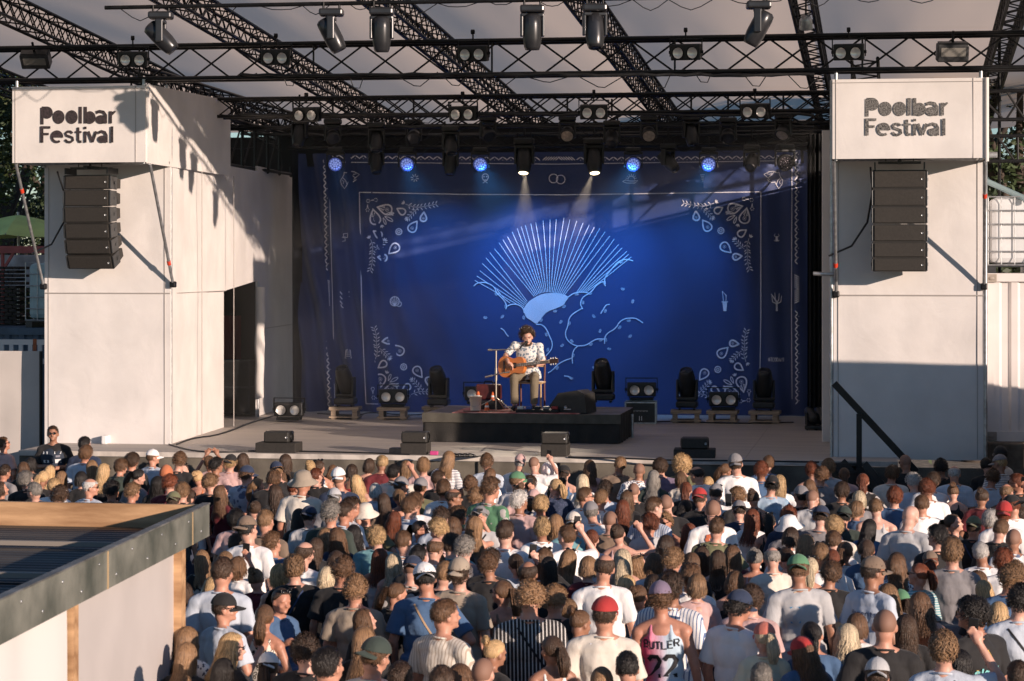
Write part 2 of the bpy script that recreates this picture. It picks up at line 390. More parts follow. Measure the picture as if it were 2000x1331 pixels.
for i in range(len(RAFX) - 1):
    def can(u, v, i=i):
        x = RAFX[i] + (RAFX[i + 1] - RAFX[i]) * u; y = YC0 + (YC1 - YC0) * v
        return Vector((x, y, zr(y) + .47 + .10 * math.sin(math.pi * u) + .015 * mnoise.noise(Vector((x * 2, y * .3, 0)))))
    part(rf, MB().grid(can, 14, 20), 'canopy_fabric', m_can)
b = MB(); b.beam((RAFX[0], YC0 + .05, zr(YC0) + .35), (RAFX[-1], YC0 + .05, zr(YC0) + .35), .06, .35); part(rf, b, 'front_edge', M_black)
b = MB()
b.box((-8.0, YC1 - .5, 6.2), (19.5, .05, 2.2)); part(rf, b, 'rear_dark_sheet', mat('black_drape', (.008, .008, .009), .95))  # black sheet added to darken the gaps behind the stage
def box_truss(root, a, c, w, h, seg, rch=.025, rbr=.013, name='chord', sides='all', X=True, front_only=False):
    """square truss from a to c; a,c are the centres of the section"""
    a = Vector(a); c = Vector(c); d = (c - a); L = d.length; d.normalize(); up = Vector((0, 0, 1)); sdv = d.cross(up).normalized(); up = sdv.cross(d).normalized()
    off = [sdv * w / 2 + up * h / 2, -sdv * w / 2 + up * h / 2, -sdv * w / 2 - up * h / 2, sdv * w / 2 - up * h / 2]
    for o in off: part(root, MB().tube([a + o, c + o], rch, 8), name, M_black)
    b = MB(); n = max(1, round(L / seg))
    for i in range(n):
        p = a + d * (L * i / n); q = a + d * (L * (i + 1) / n)
        for k in range(4):
            o1, o2 = off[k], off[(k + 1) % 4]
            if front_only:
                if k == 1: b.tube([p + o1, q + o2], rbr, 5, False); b.tube([p + o2, q + o1], rbr, 5, False)
                elif i % 4 == 0: b.tube([p + o1, p + o2], rbr, 5, False)
                continue
            if X and k in (1, 3):
                m1 = p; m2 = q; b.tube([m1 + o1, m2 + o2], rbr, 5, False); b.tube([m1 + o2, m2 + o1], rbr, 5, False)
            else:
                b.tube([p + (o1 if i % 2 else o2), q + (o2 if i % 2 else o1)], rbr, 5, False)
    part(root, b, 'bracing', M_black)
for i, x in enumerate(RAFX):
    r = empty('roof_rafter', (x, YC0, zr(YC0)))
    lab = ['outermost left black lattice roof rafter, mostly out of view', 'black lattice roof rafter crossing the top left corner', 'black lattice roof rafter crossing above the left banner box, starting behind the first moving head', 'black lattice roof rafter passing behind the second pair of moving heads', 'black lattice roof rafter passing just right of the fifth moving head', 'steep black lattice roof rafter with a silver par can, right of the last moving head', 'black lattice roof rafter at the top right corner in front of the tree', 'outermost right black lattice roof rafter, out of view'][i]
    tag(r, lab, 'truss', 'roof rafters')
    box_truss(r, (x, YC0 + .1, zr(YC0) + .22), (x, 51.3, zr(51.3) + .22), .30, .36, .42, .028, .012)
def xtruss(Y, ztop_px, zbot_px, px0, px1, name, label, w=.5, seg=.95, pxr=1000, **k):
    """truss running along X at depth Y; heights taken at pixel column pxr"""
    zt = P(pxr, ztop_px, Y).z; zb = P(pxr, zbot_px, Y).z
    r = empty(name, (PX(px0, Y), Y + w / 2, zb)); tag(r, label, 'truss', 'lighting trusses')
    zm = (zt + zb) / 2
    box_truss(r, (PX(px0, Y), Y + w / 2, zm), (PX(px1, Y), Y + w / 2, zm), w, zt - zb, seg, **k); return r
T1 = xtruss(35.4, 79, 145, -60, 2060, 'lighting_truss', 'wide black lighting truss with crossed bracing running right above both banner boxes', seg=.70, w=.4, rch=.034, rbr=.016, front_only=True)
T2 = xtruss(39.6, 187, 222, 380, 1700, 'lighting_truss', 'black lighting truss with dense bracing along the middle of the stage roof', seg=.42, w=.42, rch=.03)
T3 = xtruss(42.3, 222, 246, 420, 1700, 'lighting_truss', 'shallow black lighting truss behind the middle one, holding the dark moving heads', seg=.4, w=.3)
T4 = xtruss(44.2, 262, 286, 560, 1660, 'lighting_truss', 'lowest black lighting truss in front of the blue backdrop, holding the wash lights', seg=.4, w=.3)
# side trusses between the roof and the walls (their shadows fall over the cloth)
for (x, lab) in ((-11.95, 'black lattice truss over the left side wall of the stage'), (-.4, 'black lattice truss over the right side wall of the stage')):
    r = empty('side_truss', (x, 40, 6.7)); tag(r, lab, 'truss', 'side trusses')
    box_truss(r, (x, 36.4, 7.35), (x, 47, 7.2), .4, .45, .6, .028, .014)
    b = MB()
    for i in range(7):
        y = 40.8 + i * .9; b.tube([(x, y, 6.2), (x, y, 7.1)], .03); b.tube([(x, y, 6.2), (x, y + .9, 7.1)], .018)
    b.tube([(x, 40.6, 6.25), (x, 47, 6.25)], .03)
    part(r, b, 'upright', M_black)
# front pipe
def ppy(px): return 13 - (px - 205) * .0130
YT0 = 32.3
pz = P(700, ppy(700), YT0).z
pp = tag(MB().tube([(PX(205, YT0), YT0, pz), (PX(1600, YT0), YT0, pz), (PX(2100, YT0), YT0, pz)], .03, 10).build('lighting_pipe', M_black), 'black pipe along the top edge carrying the large moving heads', 'pipe')
b = MB(); b2 = MB()
rs = random.Random(5)
ORD = ['first', 'second', 'third', 'fourth', 'fifth', 'sixth', 'seventh', 'eighth', 'ninth', 'tenth', 'eleventh', 'twelfth', 'thirteenth', 'fourteenth', 'fifteenth', 'sixteenth', 'seventeenth', 'eighteenth']
for k in range(18):
    px = 230 + k * 90 + rs.uniform(-15, 15); a = P(px, ppy(px), YT0); a.z = pz - .01; c = a + Vector((rs.uniform(.3, .7), .05, 0)); m = (a + c) / 2 + Vector((0, 0, -rs.uniform(.04, .22)))
    tag(MB().tube([a, a.lerp(m, .6) + Vector((0, 0, -.02)), m, m.lerp(c, .4) + Vector((0, 0, -.02)), c], .007, 5).build('hanging_cable', M_blackp), 'thin black cable loop drooping from the front pipe, %s from the left' % ORD[k], 'cable', 'cable loops on the front pipe')
b = MB()
for k in range(56):
    Yt = [35.4, 39.6, 42.3, 44.2][k // 14]; yy = {35.4: 148, 39.6: 224, 42.3: 247, 44.2: 287}[Yt]
    px = 450 + (k % 14) * 84 + rs.uniform(-20, 20); a = P(px, yy, Yt); c = a + Vector((rs.uniform(.2, .8), 0, rs.uniform(-.02, .05))); m = (a + c) / 2 + Vector((0, 0, -rs.uniform(.05, .2)))
    tag(MB().tube([a, m + Vector((-.05, 0, .01)), m + Vector((.05, 0, 0)), c], .008, 5).build('hanging_cable', M_blackp), 'dark cable loop under the %s truss, %s from the left' % (['front', 'middle', 'third', 'lowest'][k // 14], ORD[k % 14]), 'cable', 'cable loops on the trusses')

m_seam = mat('seam_tape', (.40, .37, .35), .8)  # grey lines along the cloth seams
def seamline(root, p, q, wd=.012):
    part(root, MB().beam(p, q, wd, .006) if False else MB().tube([p, q], wd / 2, 5), 'seam', m_seam)
for (root, X0, X1, Yq, z0, z1) in ((tl, XL0, XL1, YL, 1.5, 6.0), (tr, XR0, XR1, YR, 1.5, 6.0)):
    for xx in (X0 + .07, X1 - .09): seamline(root, (xx, Yq - .027, z0 + .02), (xx, Yq - .027, z1))
    seamline(root, (X0, Yq - .03, zs), (X1, Yq - .03, zs), .02)
for (root, X0, X1, Yq, z0, z1) in ((bn, bx0, bx1, YBL, zb0, zb1), (br, rx0, rx1, YBR, zr0, zr1)):
    for xx in (X0 + .05, X1 - .16): seamline(root, (xx, Yq - .024, z0), (xx, Yq - .024, z1))
    seamline(root, (X0, Yq - .024, z1 - .05), (X1, Yq - .024, z1 - .05))
for y_ in (38.4, 40.56): seamline(tl, (XL1 + .0 - .11 * (y_ - YL) / 4 + .03, y_, 1.55), (XL1 + .0 - .11 * (y_ - YL) / 4 + .03, y_, 6.0), .016)
seamline(tl, (-11.48, 37, zs), (-11.66, 40.5, zs)); seamline(tl, (-11.86, 43.5, 3.2), (-12.2, 47.4, 3.2), .016)
r = empty('flight_case', (-12.45, 43.9, FLOOR)); MB().bbox((0, 0, .55), (.7, .6, 1.0), .012).build('case_body', M_blackp, r)
b = MB()
for x_ in (-.35, .35):
    for y_ in (-.3, .3): b.box((x_, y_, .55), (.035, .035, 1.03))
for z_ in (.05, .55, 1.05):
    for y_ in (-.305, .305): b.box((0, y_, z_), (.71, .03, .03))
    for x_ in (-.355, .355): b.box((x_, 0, z_), (.03, .6, .03))
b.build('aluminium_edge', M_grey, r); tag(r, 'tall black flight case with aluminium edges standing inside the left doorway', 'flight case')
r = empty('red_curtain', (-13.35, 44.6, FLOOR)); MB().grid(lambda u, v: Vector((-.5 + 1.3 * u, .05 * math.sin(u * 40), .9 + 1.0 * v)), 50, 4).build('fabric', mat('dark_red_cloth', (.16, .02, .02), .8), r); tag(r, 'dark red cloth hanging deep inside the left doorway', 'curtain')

# bundled cables and small clamps along the trusses
for (Yt, yy, nm) in ((35.35, 147, 'front'), (39.55, 225, 'middle'), (42.25, 248, 'third'), (44.1, 264, 'lowest')):
    pts = [P(470 + k * 28, yy + rs.uniform(-2.5, 1.5), Yt + rs.uniform(-.04, .04)) for k in range(41)]
    tag(MB().tube(pts, [.022 + .012 * rs.random() for _ in pts], 6).build('cable_bundle', M_blackp), 'taped black cable bundle running along the %s truss' % nm, 'cable')
for (x_, Yq, zt, nm) in ((PX(112, 35.75), 35.75, 5.9, 'left'), (PX(1700, 35.0), 35.0, 5.85, 'right')):
    q = Vector((x_, Yq, zt)); tag(MB().tube([q, q + Vector((.03, .25, -.35)), q + Vector((-.05, .42, -.8)), q + Vector((-.28, .5, -1.15)), q + Vector((-.62, .55, -1.3))], .016, 6).build('hanging_cable', M_blackp), 'black cable hanging behind the %s line array against the tower' % nm, 'cable')
# ================================================================== BACKDROP
YB = 45.2
bd = empty('stage_backdrop', (P(1100, 800, YB).x, YB, FLOOR)); tag(bd, 'huge blue paisley print backdrop cloth with a rising sun and clouds', 'backdrop')
XB0, XB1 = PX(586, YB), PX(1592, YB)
XC = (XB0 + XB1) / 2
def fold(x, z):
    h = max(0.0, min(1.0, 1 - (z - FLOOR) / 4.8))
    dl = (x - XB0) / 2.7; dr = (XB1 - x) / 2.0
    a = 0
    if dl < 1: a += (1 - dl) ** 1.5 * .13 * math.sin((x + .14 * z) * 15 + mnoise.noise(Vector((x, z * .3, 0))) * 2)
    if dl < 1.4: a += (1 - dl / 1.4) * .09 * h * math.sin((x + .45 * z) * 9)
    if dr < 1: a += (1 - dr) ** 1.5 * .07 * math.sin(x * 13 + z * .7)
    a += .035 * mnoise.noise(Vector((x * .45, z * .35, 3))) + .012 * h * math.sin(x * 4 - z * 3) 
    return a
zb_, zt_ = FLOOR + .01, P(1100, 297, YB).z
m_cloth = mat('blue_backdrop_cloth', (.018, .040, .150), .6, var=.12, vscale=.6, sheen=.35)
part(bd, MB().grid(lambda u, v: Vector((XB0 + (XB1 - XB0) * u, YB + fold(XB0 + (XB1 - XB0) * u, zb_ + (zt_ - zb_) * v), zb_ + (zt_ - zb_) * v)), 300, 60), 'blue_cloth', m_cloth)
def blk(u, v, x0, x1):
    x = x0 + (x1 - x0) * u; z = zb_ + (zt_ + .6 - zb_) * v
    return Vector((x, YB + .03 + .09 * math.sin(x * 17 + .3 * z), z))
m_drape = mat('black_drape', (.008, .008, .009), .95)
part(bd, MB().grid(lambda u, v: blk(u, v, PX(572, YB), XB0 + .02), 60, 20), 'black_side_curtain', mat('navy_black_side_curtain', (.012, .014, .022), .9))
part(bd, MB().grid(lambda u, v: blk(u, v, XB1 - .02, PX(1612, YB)), 30, 20), 'black_side_curtain', m_drape)
part(bd, MB().grid(lambda u, v: Vector((XB0 - .4 + (XB1 - XB0 + .8) * u, YB + .06, zt_ - .25 + .82 * v)), 4, 4), 'dark_top_sheet', m_drape)  # black sheet added for the dark zone above the cloth
# right leg curtain in front
lg = MB(); xl = PX(1562, 43.5)
lg.grid(lambda u, v: Vector((PX(1577, 42) + (PX(1606, 42) - PX(1577, 42)) * u, 42 + .07 * math.sin(u * 22), 1.54 + 5.2 * v)), 40, 10)
tag(lg.build('leg_curtain', m_drape), 'narrow black leg curtain hanging at the right edge of the backdrop', 'curtain')
wp = panel((PX(1606, 38.5), 38.5), (PX(1640, 38.5), 38.6), 1.55, 6.6, bulge=.02); tag(wp.build('cloth_screen', m_wc), 'narrow white cloth panel seen between the black leg curtain and the right tower', 'panel')
def BD(x, y):
    q = P(x, y, YB - .12); q.y = YB + fold(q.x, q.z) - .011
    q.y = max(min(q.y, YB + .2), YB - .2); t = P(x, y, q.y); return t - Vector(bd.location)
m_line = mat('pale_print', (.78, .76, .82), .8, var=.08, vscale=4)
m_sunp = mat('lilac_sun_print', (.80, .68, .70), .8, var=.12, vscale=.9)
m_cloud = mat('cloud_blue_print', (.016, .040, .165), .8, var=.1, vscale=.5)
def subdiv(pts, step=4):
    out = [pts[0]]
    for a, b in zip(pts, pts[1:]):
        n = max(1, int(math.hypot(b[0] - a[0], b[1] - a[1]) / step))
        for k in range(1, n + 1): out.append((a[0] + (b[0] - a[0]) * k / n, a[1] + (b[1] - a[1]) * k / n))
    return out
def smoothp(pts, it=2):
    for _ in range(it):
        o = [pts[0]]
        for a, b in zip(pts, pts[1:]): o += [(a[0] * .75 + b[0] * .25, a[1] * .75 + b[1] * .25), (a[0] * .25 + b[0] * .75, a[1] * .25 + b[1] * .75)]
        o.append(pts[-1]); pts = o
    return pts
# zigzag border and rules
f = Flat()
rr = random.Random(2)
def dash(cx, cy, ang, L, wd): 
    c, s_ = math.cos(R(ang)), math.sin(R(ang)); f.line([(cx - c * L / 2, cy - s_ * L / 2), (cx, cy), (cx + c * L / 2, cy + s_ * L / 2)], [wd * .5, wd, wd * .5])
def vborder(x_of, y0, y1, ang0):
    y = y0; k = 0
    while y < y1:
        q = (y - y0) / (y1 - y0); x = x_of(y)
        if .475 < q < .60:
            if not (.48 > q or q > .59): dash(x, y, 28 if q < .54 else -28, 11, 2.6)
            y += 3.9
        elif .44 < q <= .475 or .60 <= q < .63: y += 4
        else:
            dash(x - 1, y, 48 if k % 2 else -48, 8, 2.8)
            if k % 3 == 0: f.disc(x + 3.5, y + 2, 1.0, n=8)
            y += 6.1
        k += 1
vborder(lambda y: 634.5 + (y - 310) * .018, 312, 800, 1)
vborder(lambda y: 1556 + (0 if y < 500 else (y - 500) * .004), 300, 792, 1)
x = 642
k = 0
while x < 1555:
    yy = 306 + 4 * math.sin((x - 642) / 913 * math.pi)
    if 1062 < x < 1120: dash(x, yy, -40 if x < 1091 else 40, 11, 2.4); x += 5
    elif 1050 < x < 1062 or 1120 < x < 1130: x += 6
    else: dash(x, yy, 35 if k % 2 else -35, 9, 2.6); x += 8; f.disc(x - 4, yy + 3.5, .9, n=8)
    k += 1
f.line(subdiv([(642, 318), (650, 600), (654, 795)]), 1.3); f.line(subdiv([(1547, 315), (1546, 600), (1547, 780)]), 1.3); f.line(subdiv([(645, 317), (1090, 321), (1547, 314)]), 1.3)
f.line(subdiv([(702, 376), (707, 620), (715, 789)]), 1.6); f.line(subdiv([(1486, 375), (1486, 620), (1484, 740)]), 1.6)
f.line(subdiv([(702, 376), (900, 380), (1100, 381), (1300, 378), (1486, 375)]), 1.7)
f.line(subdiv([(715, 789), (760, 790)]), 1.5)
# paisley corner motifs, in source pixels
def paisley(cx, cy, L, ang, wd, inner=True, fl=False, beads=False):
    """teardrop with its round end at (cx,cy); tip L away along ang (degrees, y down)"""
    r = L * .34; pts = []
    for k in range(31):
        t = 2 * math.pi * k / 30; x_ = (math.cos(t) + 1) / 2 * L * 1.06 - r; y_ = math.sin(t) * abs(math.sin(t / 2)) ** 1.3 * r * 1.45
        q_ = max(0, x_ / L); y_ += L * .13 * q_ * q_ * (1 if not fl else -1); pts.append((x_, y_))
    c, s_ = math.cos(R(ang)), math.sin(R(ang))
    T = lambda p: (cx + p[0] * c - p[1] * s_, cy + p[0] * s_ + p[1] * c)
    f.line([T(p) for p in pts[:-1]], wd, True)
    if beads:
        for p in pts[::1]: q = T((p[0] * 1.06, p[1] * 1.1)); f.disc(q[0], q[1], wd * .35, n=6)
    if inner:
        for k in range(8): a = k * 45; q = T((math.cos(R(a)) * r * .35, math.sin(R(a)) * r * .35)); f.disc(*q, max(.6, r * .09), n=6)
        f.disc(*T((0, 0)), max(.8, r * .14), n=8)
        if L > 25:
            for k in range(4):
                q = r * .55 + k * L * .09
                for sg in (-1, 1): a_, b_ = T((q, sg * 1.2)), T((q + 3, sg * (5 - k))); f.line([a_, b_], 1.3)
def sprig(pts, branch=None, wd=2.6, leaf=6):
    pts = smoothp(pts, 2); pts = subdiv(pts, 3); f.line(pts, .9)
    acc = 0
    for k in range(1, len(pts) - 1):
        dx, dy = pts[k + 1][0] - pts[k - 1][0], pts[k + 1][1] - pts[k - 1][1]; acc += math.hypot(dx, dy) / 2
        if acc > 4.3:
            acc = 0; a = math.atan2(dy, dx)
            for sg in (-1, 1):
                b_ = a + sg * R(52); x0, y0 = pts[k][0] + math.cos(b_) * 1.8, pts[k][1] + math.sin(b_) * 1.8
                f.line([(x0, y0), (x0 + math.cos(b_) * leaf * .5, y0 + math.sin(b_) * leaf * .5), (x0 + math.cos(b_) * leaf, y0 + math.sin(b_) * leaf)], [wd * .4, wd * .8, wd * .3])
def tulip(x_, y_, ang):
    for d in (-38, 0, 38): a = R(ang + d); f.line([(x_, y_), (x_ + math.cos(a) * 3, y_ + math.sin(a) * 3), (x_ + math.cos(a) * 6.5, y_ + math.sin(a) * 6.5)], [1.2, 3.2, .5])
def corner(tx, ty):
    """motifs of one corner authored for the top-left one; tx,ty map its pixels"""
    n0 = len(f.v)
    paisley(756, 410, 27, 200, 2.8, fl=True, beads=True); paisley(733, 429, 28, 252, 2.8, beads=True)
    for (a, L) in ((-8, 20), (30, 21), (68, 16)):
        q = R(a); bx_, by_ = 746 + 6 * math.cos(q), 420 + 6 * math.sin(q)
        pts = [(bx_, by_), (bx_ + math.cos(q - .3) * L * .55, by_ + math.sin(q - .3) * L * .55), (bx_ + math.cos(q) * L, by_ + math.sin(q) * L), (bx_ + math.cos(q + .3) * L * .55, by_ + math.sin(q + .3) * L * .55)]
        f.line(smoothp(pts + [pts[0]], 1), 1.6)
    tulip(763, 419, -20); tulip(745, 440, 70)
    for (x_, y_) in ((719, 393), (734, 391), (718, 410)):
        for k in range(6): f.disc(x_ + 3.2 * math.cos(k * 1.047), y_ + 3.2 * math.sin(k * 1.047), 1.1, n=6)
    f.line([(724, 392), (731, 391)], [1, 3]); f.line([(718, 400), (718, 406)], [1, 3])
    paisley(786, 414, 17, 215, 3, False, fl=True); paisley(740, 459, 18, 220, 3, False, fl=True)
    paisley(805, 446, 23, 300, 2.8, fl=False); paisley(772, 484, 24, 142, 2.8, fl=True)
    paisley(827, 427, 17, 270, 3.4, True); paisley(750, 504, 17, 182, 3.4, True)
    f.line(arc(779, 453, 6, 0, 345, 14), 1.6, True)
    for k in range(8): a = k * math.pi / 4; f.line([(779 + 1.5 * math.cos(a), 453 + 1.5 * math.sin(a)), (779 + 5 * math.cos(a), 453 + 5 * math.sin(a))], [1.5, .6])
    sprig([(792, 399), (808, 405), (822, 405), (838, 402), (853, 399)]); tulip(790, 398, 215)
    sprig([(815, 408), (806, 416), (797, 427)]); tulip(796, 427, 130)
    sprig([(724, 468), (729, 482), (726, 500), (728, 512), (723, 529)]); tulip(722, 466, 240)
    sprig([(733, 489), (743, 481), (750, 473)]); tulip(751, 471, -50)
    for i in range(n0, len(f.v)): f.v[i] = (tx(f.v[i][0], f.v[i][1]), ty(f.v[i][0], f.v[i][1]))
corner(lambda x, y: x, lambda x, y: y)
corner(lambda x, y: 1472 - (x - 715) , lambda x, y: y - 2 )
corner(lambda x, y: x + 8 + (1165 - y - 640) * .02, lambda x, y: 780 - (y - 390) * 1.0)
corner(lambda x, y: 1466 - (x - 715), lambda x, y: 785 - (y - 390) * 1.0)
# small emblems of the frame
L_ = lambda pts, wd=1.5: f.line(pts, wd)
def bird(cx, cy, m):
    S = lambda pts: [(cx + m * x_, cy + y_) for x_, y_ in pts]
    L_(S([(-10, -12), (-6, -11), (2, -14), (10, -13), (20, -8), (12, -1), (8, 2), (14, 2), (6, 8), (-2, 7), (-4, 12), (-9, 20), (-15, 12), (-17, 4), (-13, -2), (-10, -8), (-10, -12)]), 1.4)
    L_(S([(0, -13), (6, -6), (12, -1)]), 1.2); L_(S([(-13, -2), (-7, 4), (-4, 12)]), 1.2); L_(S([(4, -11), (8, -8), (14, -9)]), 1.1); L_(S([(-14, 3), (-10, 6), (-12, 11)]), 1.1)
bird(682, 349, 1); bird(1512, 349, -1)
for k in range(8): a = k * math.pi / 4 + .2; L_([(810 + 3 * math.cos(a), 348 + 3 * math.sin(a)), (810 + 8 * math.cos(a), 348 + 8 * math.sin(a))], 1.5)
L_(arc(948, 346, 6, 150, 400, 14) + [(951, 352), (944, 352), (942, 348)], 2); f.disc(945.5, 345.5, 1.6, n=8); f.disc(950.5, 345.5, 1.6, n=8); L_([(943, 358), (952, 352)], 1.6); L_([(944, 352), (952, 358)], 1.6)
L_(arc(1081, 349, 8.5, 0, 360, 24)); L_(arc(1095, 351, 8.5, 0, 360, 24))
L_(arc(1233, 351, 6.5, 180, 360, 12)); L_([(1216, 355), (1222, 352), (1230, 354), (1238, 354), (1246, 353), (1240, 358), (1224, 358), (1216, 355)], 1.3)
for k in range(7): a = R(195 + k * 25); L_([(1233 + 8 * math.cos(a), 351 + 8 * math.sin(a)), (1233 + 11 * math.cos(a), 351 + 11 * math.sin(a))], 1)
for k in range(5): L_([(1368 + k * .8, 342 + k * 3), (1376 - k * .6, 342 + k * 3)], 1.3)
for (cx, cy) in ((675, 461), (670, 468)): L_([(cx - 4, cy - 4), (cx + 4, cy - 5), (cx + 4, cy + 3), (cx - 4, cy + 4), (cx - 4, cy - 4)], 1.3)
L_([(673, 603), (673, 570)], 1.8); [L_([(673, 598 - k * 9), (673 + s_ * 6, 592 - k * 9), (673 + s_ * 9, 588 - k * 9)], 1.8) for k in range(3) for s_ in (-1, 1)]; L_(arc(673, 595, 7, 0, 180, 8), 1.6)
L_(arc(771, 589, 9, 0, 360, 20), 1.5); [L_([(771, 598), (771 + 8 * math.cos(R(a)), 589 + 8 * math.sin(R(a)))], 1) for a in range(180, 361, 30)]; L_(arc(779, 594, 5, -60, 120, 8), 1.3)
L_([(676, 684), (684, 684), (686, 700), (674, 700), (676, 684)], 1.6); [L_([(676, 688 + 4 * k), (684, 688 + 4 * k)], 1.2) for k in range(3)]
f.poly([(1411, 591), (1420, 591), (1419, 608), (1413, 608)]); L_([(1409, 590), (1422, 590)], 2); L_([(1413, 590), (1411, 569), (1418, 577), (1418, 590)], 1.3)
L_([(1517, 608), (1517, 590), (1510, 580), (1506, 574)], [4, 3.4, 2, 1]); [L_([(1517, 594), (1517 + a, 590 - b), (1517 + a * 1.2, 578 - b)], [2.4, 2, 1]) for a, b in ((-8, 0), (-3, 6), (4, 5), (8, 0))]
L_([(1517, 462), (1517, 472)], 4.2); [L_([(1517, 464 + k * 5), (1517 + s_ * 5, 461 + k * 9), (1517 + s_ * 3, 457 + k * 15)], 1.2) for k in range(2) for s_ in (-1, 1)]
def glyphs(txt, x0, y0, h, wdt, sw=1.2):
    G = {'@': [[(1, .75), (.2, .9), (0, .5), (.2, .1), (.8, .1), (1, .5), (.9, .7), (.6, .65), (.5, .4)]], 'A': [[(0, 1), (.5, 0), (1, 1)], [(.2, .65), (.8, .65)]], 'L': [[(0, 0), (0, 1), (.9, 1)]], 'C': [[(1, .15), (.6, 0), (.1, .2), (0, .6), (.3, 1), (1, .9)]],
         'O': [[(.5, 0), (1, .3), (1, .7), (.5, 1), (0, .7), (0, .3), (.5, 0)]], 'D': [[(0, 0), (0, 1), (.6, .95), (1, .5), (.6, .05), (0, 0)]], 'N': [[(0, 1), (0, 0), (1, 1), (1, 0)]], 'I': [[(.5, 0), (.5, 1)]], 'T': [[(0, 0), (1, 0)], [(.5, 0), (.5, 1)]], 'F': [[(1, 0), (0, 0), (0, 1)], [(0, .5), (.7, .5)]]}
    for i, ch in enumerate(txt):
        for s_ in G.get(ch, []): f.line([(x0 + i * wdt + a * wdt * .75, y0 + b * h) for a, b in s_], sw)
glyphs('@TCODANI', 1501, 699, 7.5, 4, 1.1)
f.to(BD, 'printed_ornament', m_line, bd)
# sun, rays and clouds
f = Flat()
def Z3(x, y): return (900 + x / 3.916, 420 + y / 3.916)
tips = [(108,502),(122,468),(145,427),(165,372),(192,330),(222,288),(257,260),(293,214),(322,190),(358,168),(393,130),(432,104),(462,90),(494,79),(536,68),(574,60),(630,44),(683,36),(731,32),(790,22),(835,36),(887,46),(935,62),(983,76),(1022,94),(1064,104),(1104,130),(1140,162),(1172,188),(1208,226),(1233,254),(1270,280),(1285,302),(1305,322)]
c0 = (668, 990)
for i, tp in enumerate(tips):
    a = math.radians(213 + (i) * (118 / (len(tips) - 1))); base = (665 + 185 * math.cos(a) * .95, 770 + 178 * math.sin(a))
    if i < 6: base = (478 - i * 2 + i * 8, 712 - i * 10)
    if i > 27: base = (870 + (i - 27) * 14, 596 - (i - 27) * 0)
    mid = ((base[0] + tp[0]) / 2 + rr.uniform(-4, 4), (base[1] + tp[1]) / 2)
    f.line(subdiv([Z3(*base), Z3(*mid), Z3(*tp)], 8), 1.3)
cl = lambda pts, w_=1.9: f.line(subdiv(smoothp([Z3(*p) for p in pts], 2), 5), w_)
cl([(100, 545), (125, 520), (185, 515), (235, 535), (262, 560), (275, 600), (310, 630), (340, 665), (352, 700), (345, 722)]); cl([(275, 570), (330, 640), (378, 675)], 1.5)
cl([(352, 700), (390, 682), (440, 685), (480, 715), (485, 750)])
cl([(820, 630), (860, 600), (920, 588), (985, 600)]); cl([(985, 598), (1015, 570), (1030, 545), (1070, 515), (1105, 510)])
cl([(1105, 545), (1098, 515), (1105, 470), (1150, 420), (1190, 370), (1230, 345), (1280, 340), (1318, 353)])
cl([(985, 600), (930, 630), (912, 680), (932, 720)]); cl([(932, 712), (850, 760), (825, 800), (820, 850), (798, 900), (808, 950), (850, 990), (895, 1003)])
cl([(895, 1003), (960, 998), (1000, 970), (1040, 948), (1098, 950)]); cl([(1100, 985), (1100, 940), (1120, 905), (1185, 870), (1215, 815), (1260, 792), (1310, 788), (1350, 795), (1395, 828)])
cl([(895, 1003), (865, 1030), (850, 1080), (856, 1138)]); cl([(852, 1095), (790, 1115), (740, 1145), (700, 1190), (668, 1208)])
cl([(575, 838), (620, 838), (655, 870), (680, 930), (703, 980), (695, 1030), (650, 1080)])
cl([(305, 868), (330, 880), (350, 915), (366, 930)]); cl([(1070, 755), (1095, 715), (1110, 690), (1138, 684)])
for (x_, y_, a) in [(188, 785, 8), (318, 778, -50), (482, 785, 80), (270, 605, 70), (345, 700, 95), (655, 915, 75), (665, 1032, -65), (685, 1135, 50), (722, 735, -10), (790, 700, -30), (615, 805, -60), (765, 818, -50), (935, 670, 85), (990, 600, -20), (1018, 775, 50), (1240, 566, 10), (1315, 662, -75), (1105, 735, -65), (1295, 928, -50), (1065, 888, -75), (1215, 860, -50), (1285, 808, 0), (995, 990, -30), (850, 965, 50), (775, 998, -35), (1135, 1024, 10), (1020, 1165, -10), (738, 1170, -60), (845, 1248, 20), (1110, 955, 80), (1070, 957, 0), (830, 830, 100), (860, 1075, 100), (1225, 360, -30), (1100, 520, 90), (888, 605, -10)]:
    q = Z3(x_, y_); c, s_ = math.cos(R(a)), math.sin(R(a))
    for k in (-1, 0, 1): ox, oy = -s_ * k * 1.7, c * k * 1.7; L = 4.2 - abs(k) * 1.2; f.line([(q[0] + ox - c * L, q[1] + oy - s_ * L), (q[0] + ox, q[1] + oy + .8), (q[0] + ox + c * L, q[1] + oy + s_ * L)], .75)
cl([(790, 1232), (825, 1235), (850, 1255)])
f.to(lambda x, y: BD(x, y) + Vector((0, -.005, 0)), 'printed_sunrise', m_line, bd)
f = Flat()
def gridpoly(pts, m, name, off):
    bm = bmesh.new(); vs = [bm.verts.new((*p, 0)) for p in pts]; bm.faces.new(vs)
    bmesh.ops.triangulate(bm, faces=bm.faces[:]); bmesh.ops.subdivide_edges(bm, edges=bm.edges[:], cuts=3, use_grid_fill=True)
    fl = Flat(); bm.verts.index_update(); fl.v = [(v.co.x, v.co.y) for v in bm.verts]; fl.e = [0] * len(fl.v); fl.f = [tuple(v.index for v in g_.verts) for g_ in bm.faces]; bm.free()
    fl.to(lambda x, y: BD(x, y) + Vector((0, off, 0)), name, m, bd)
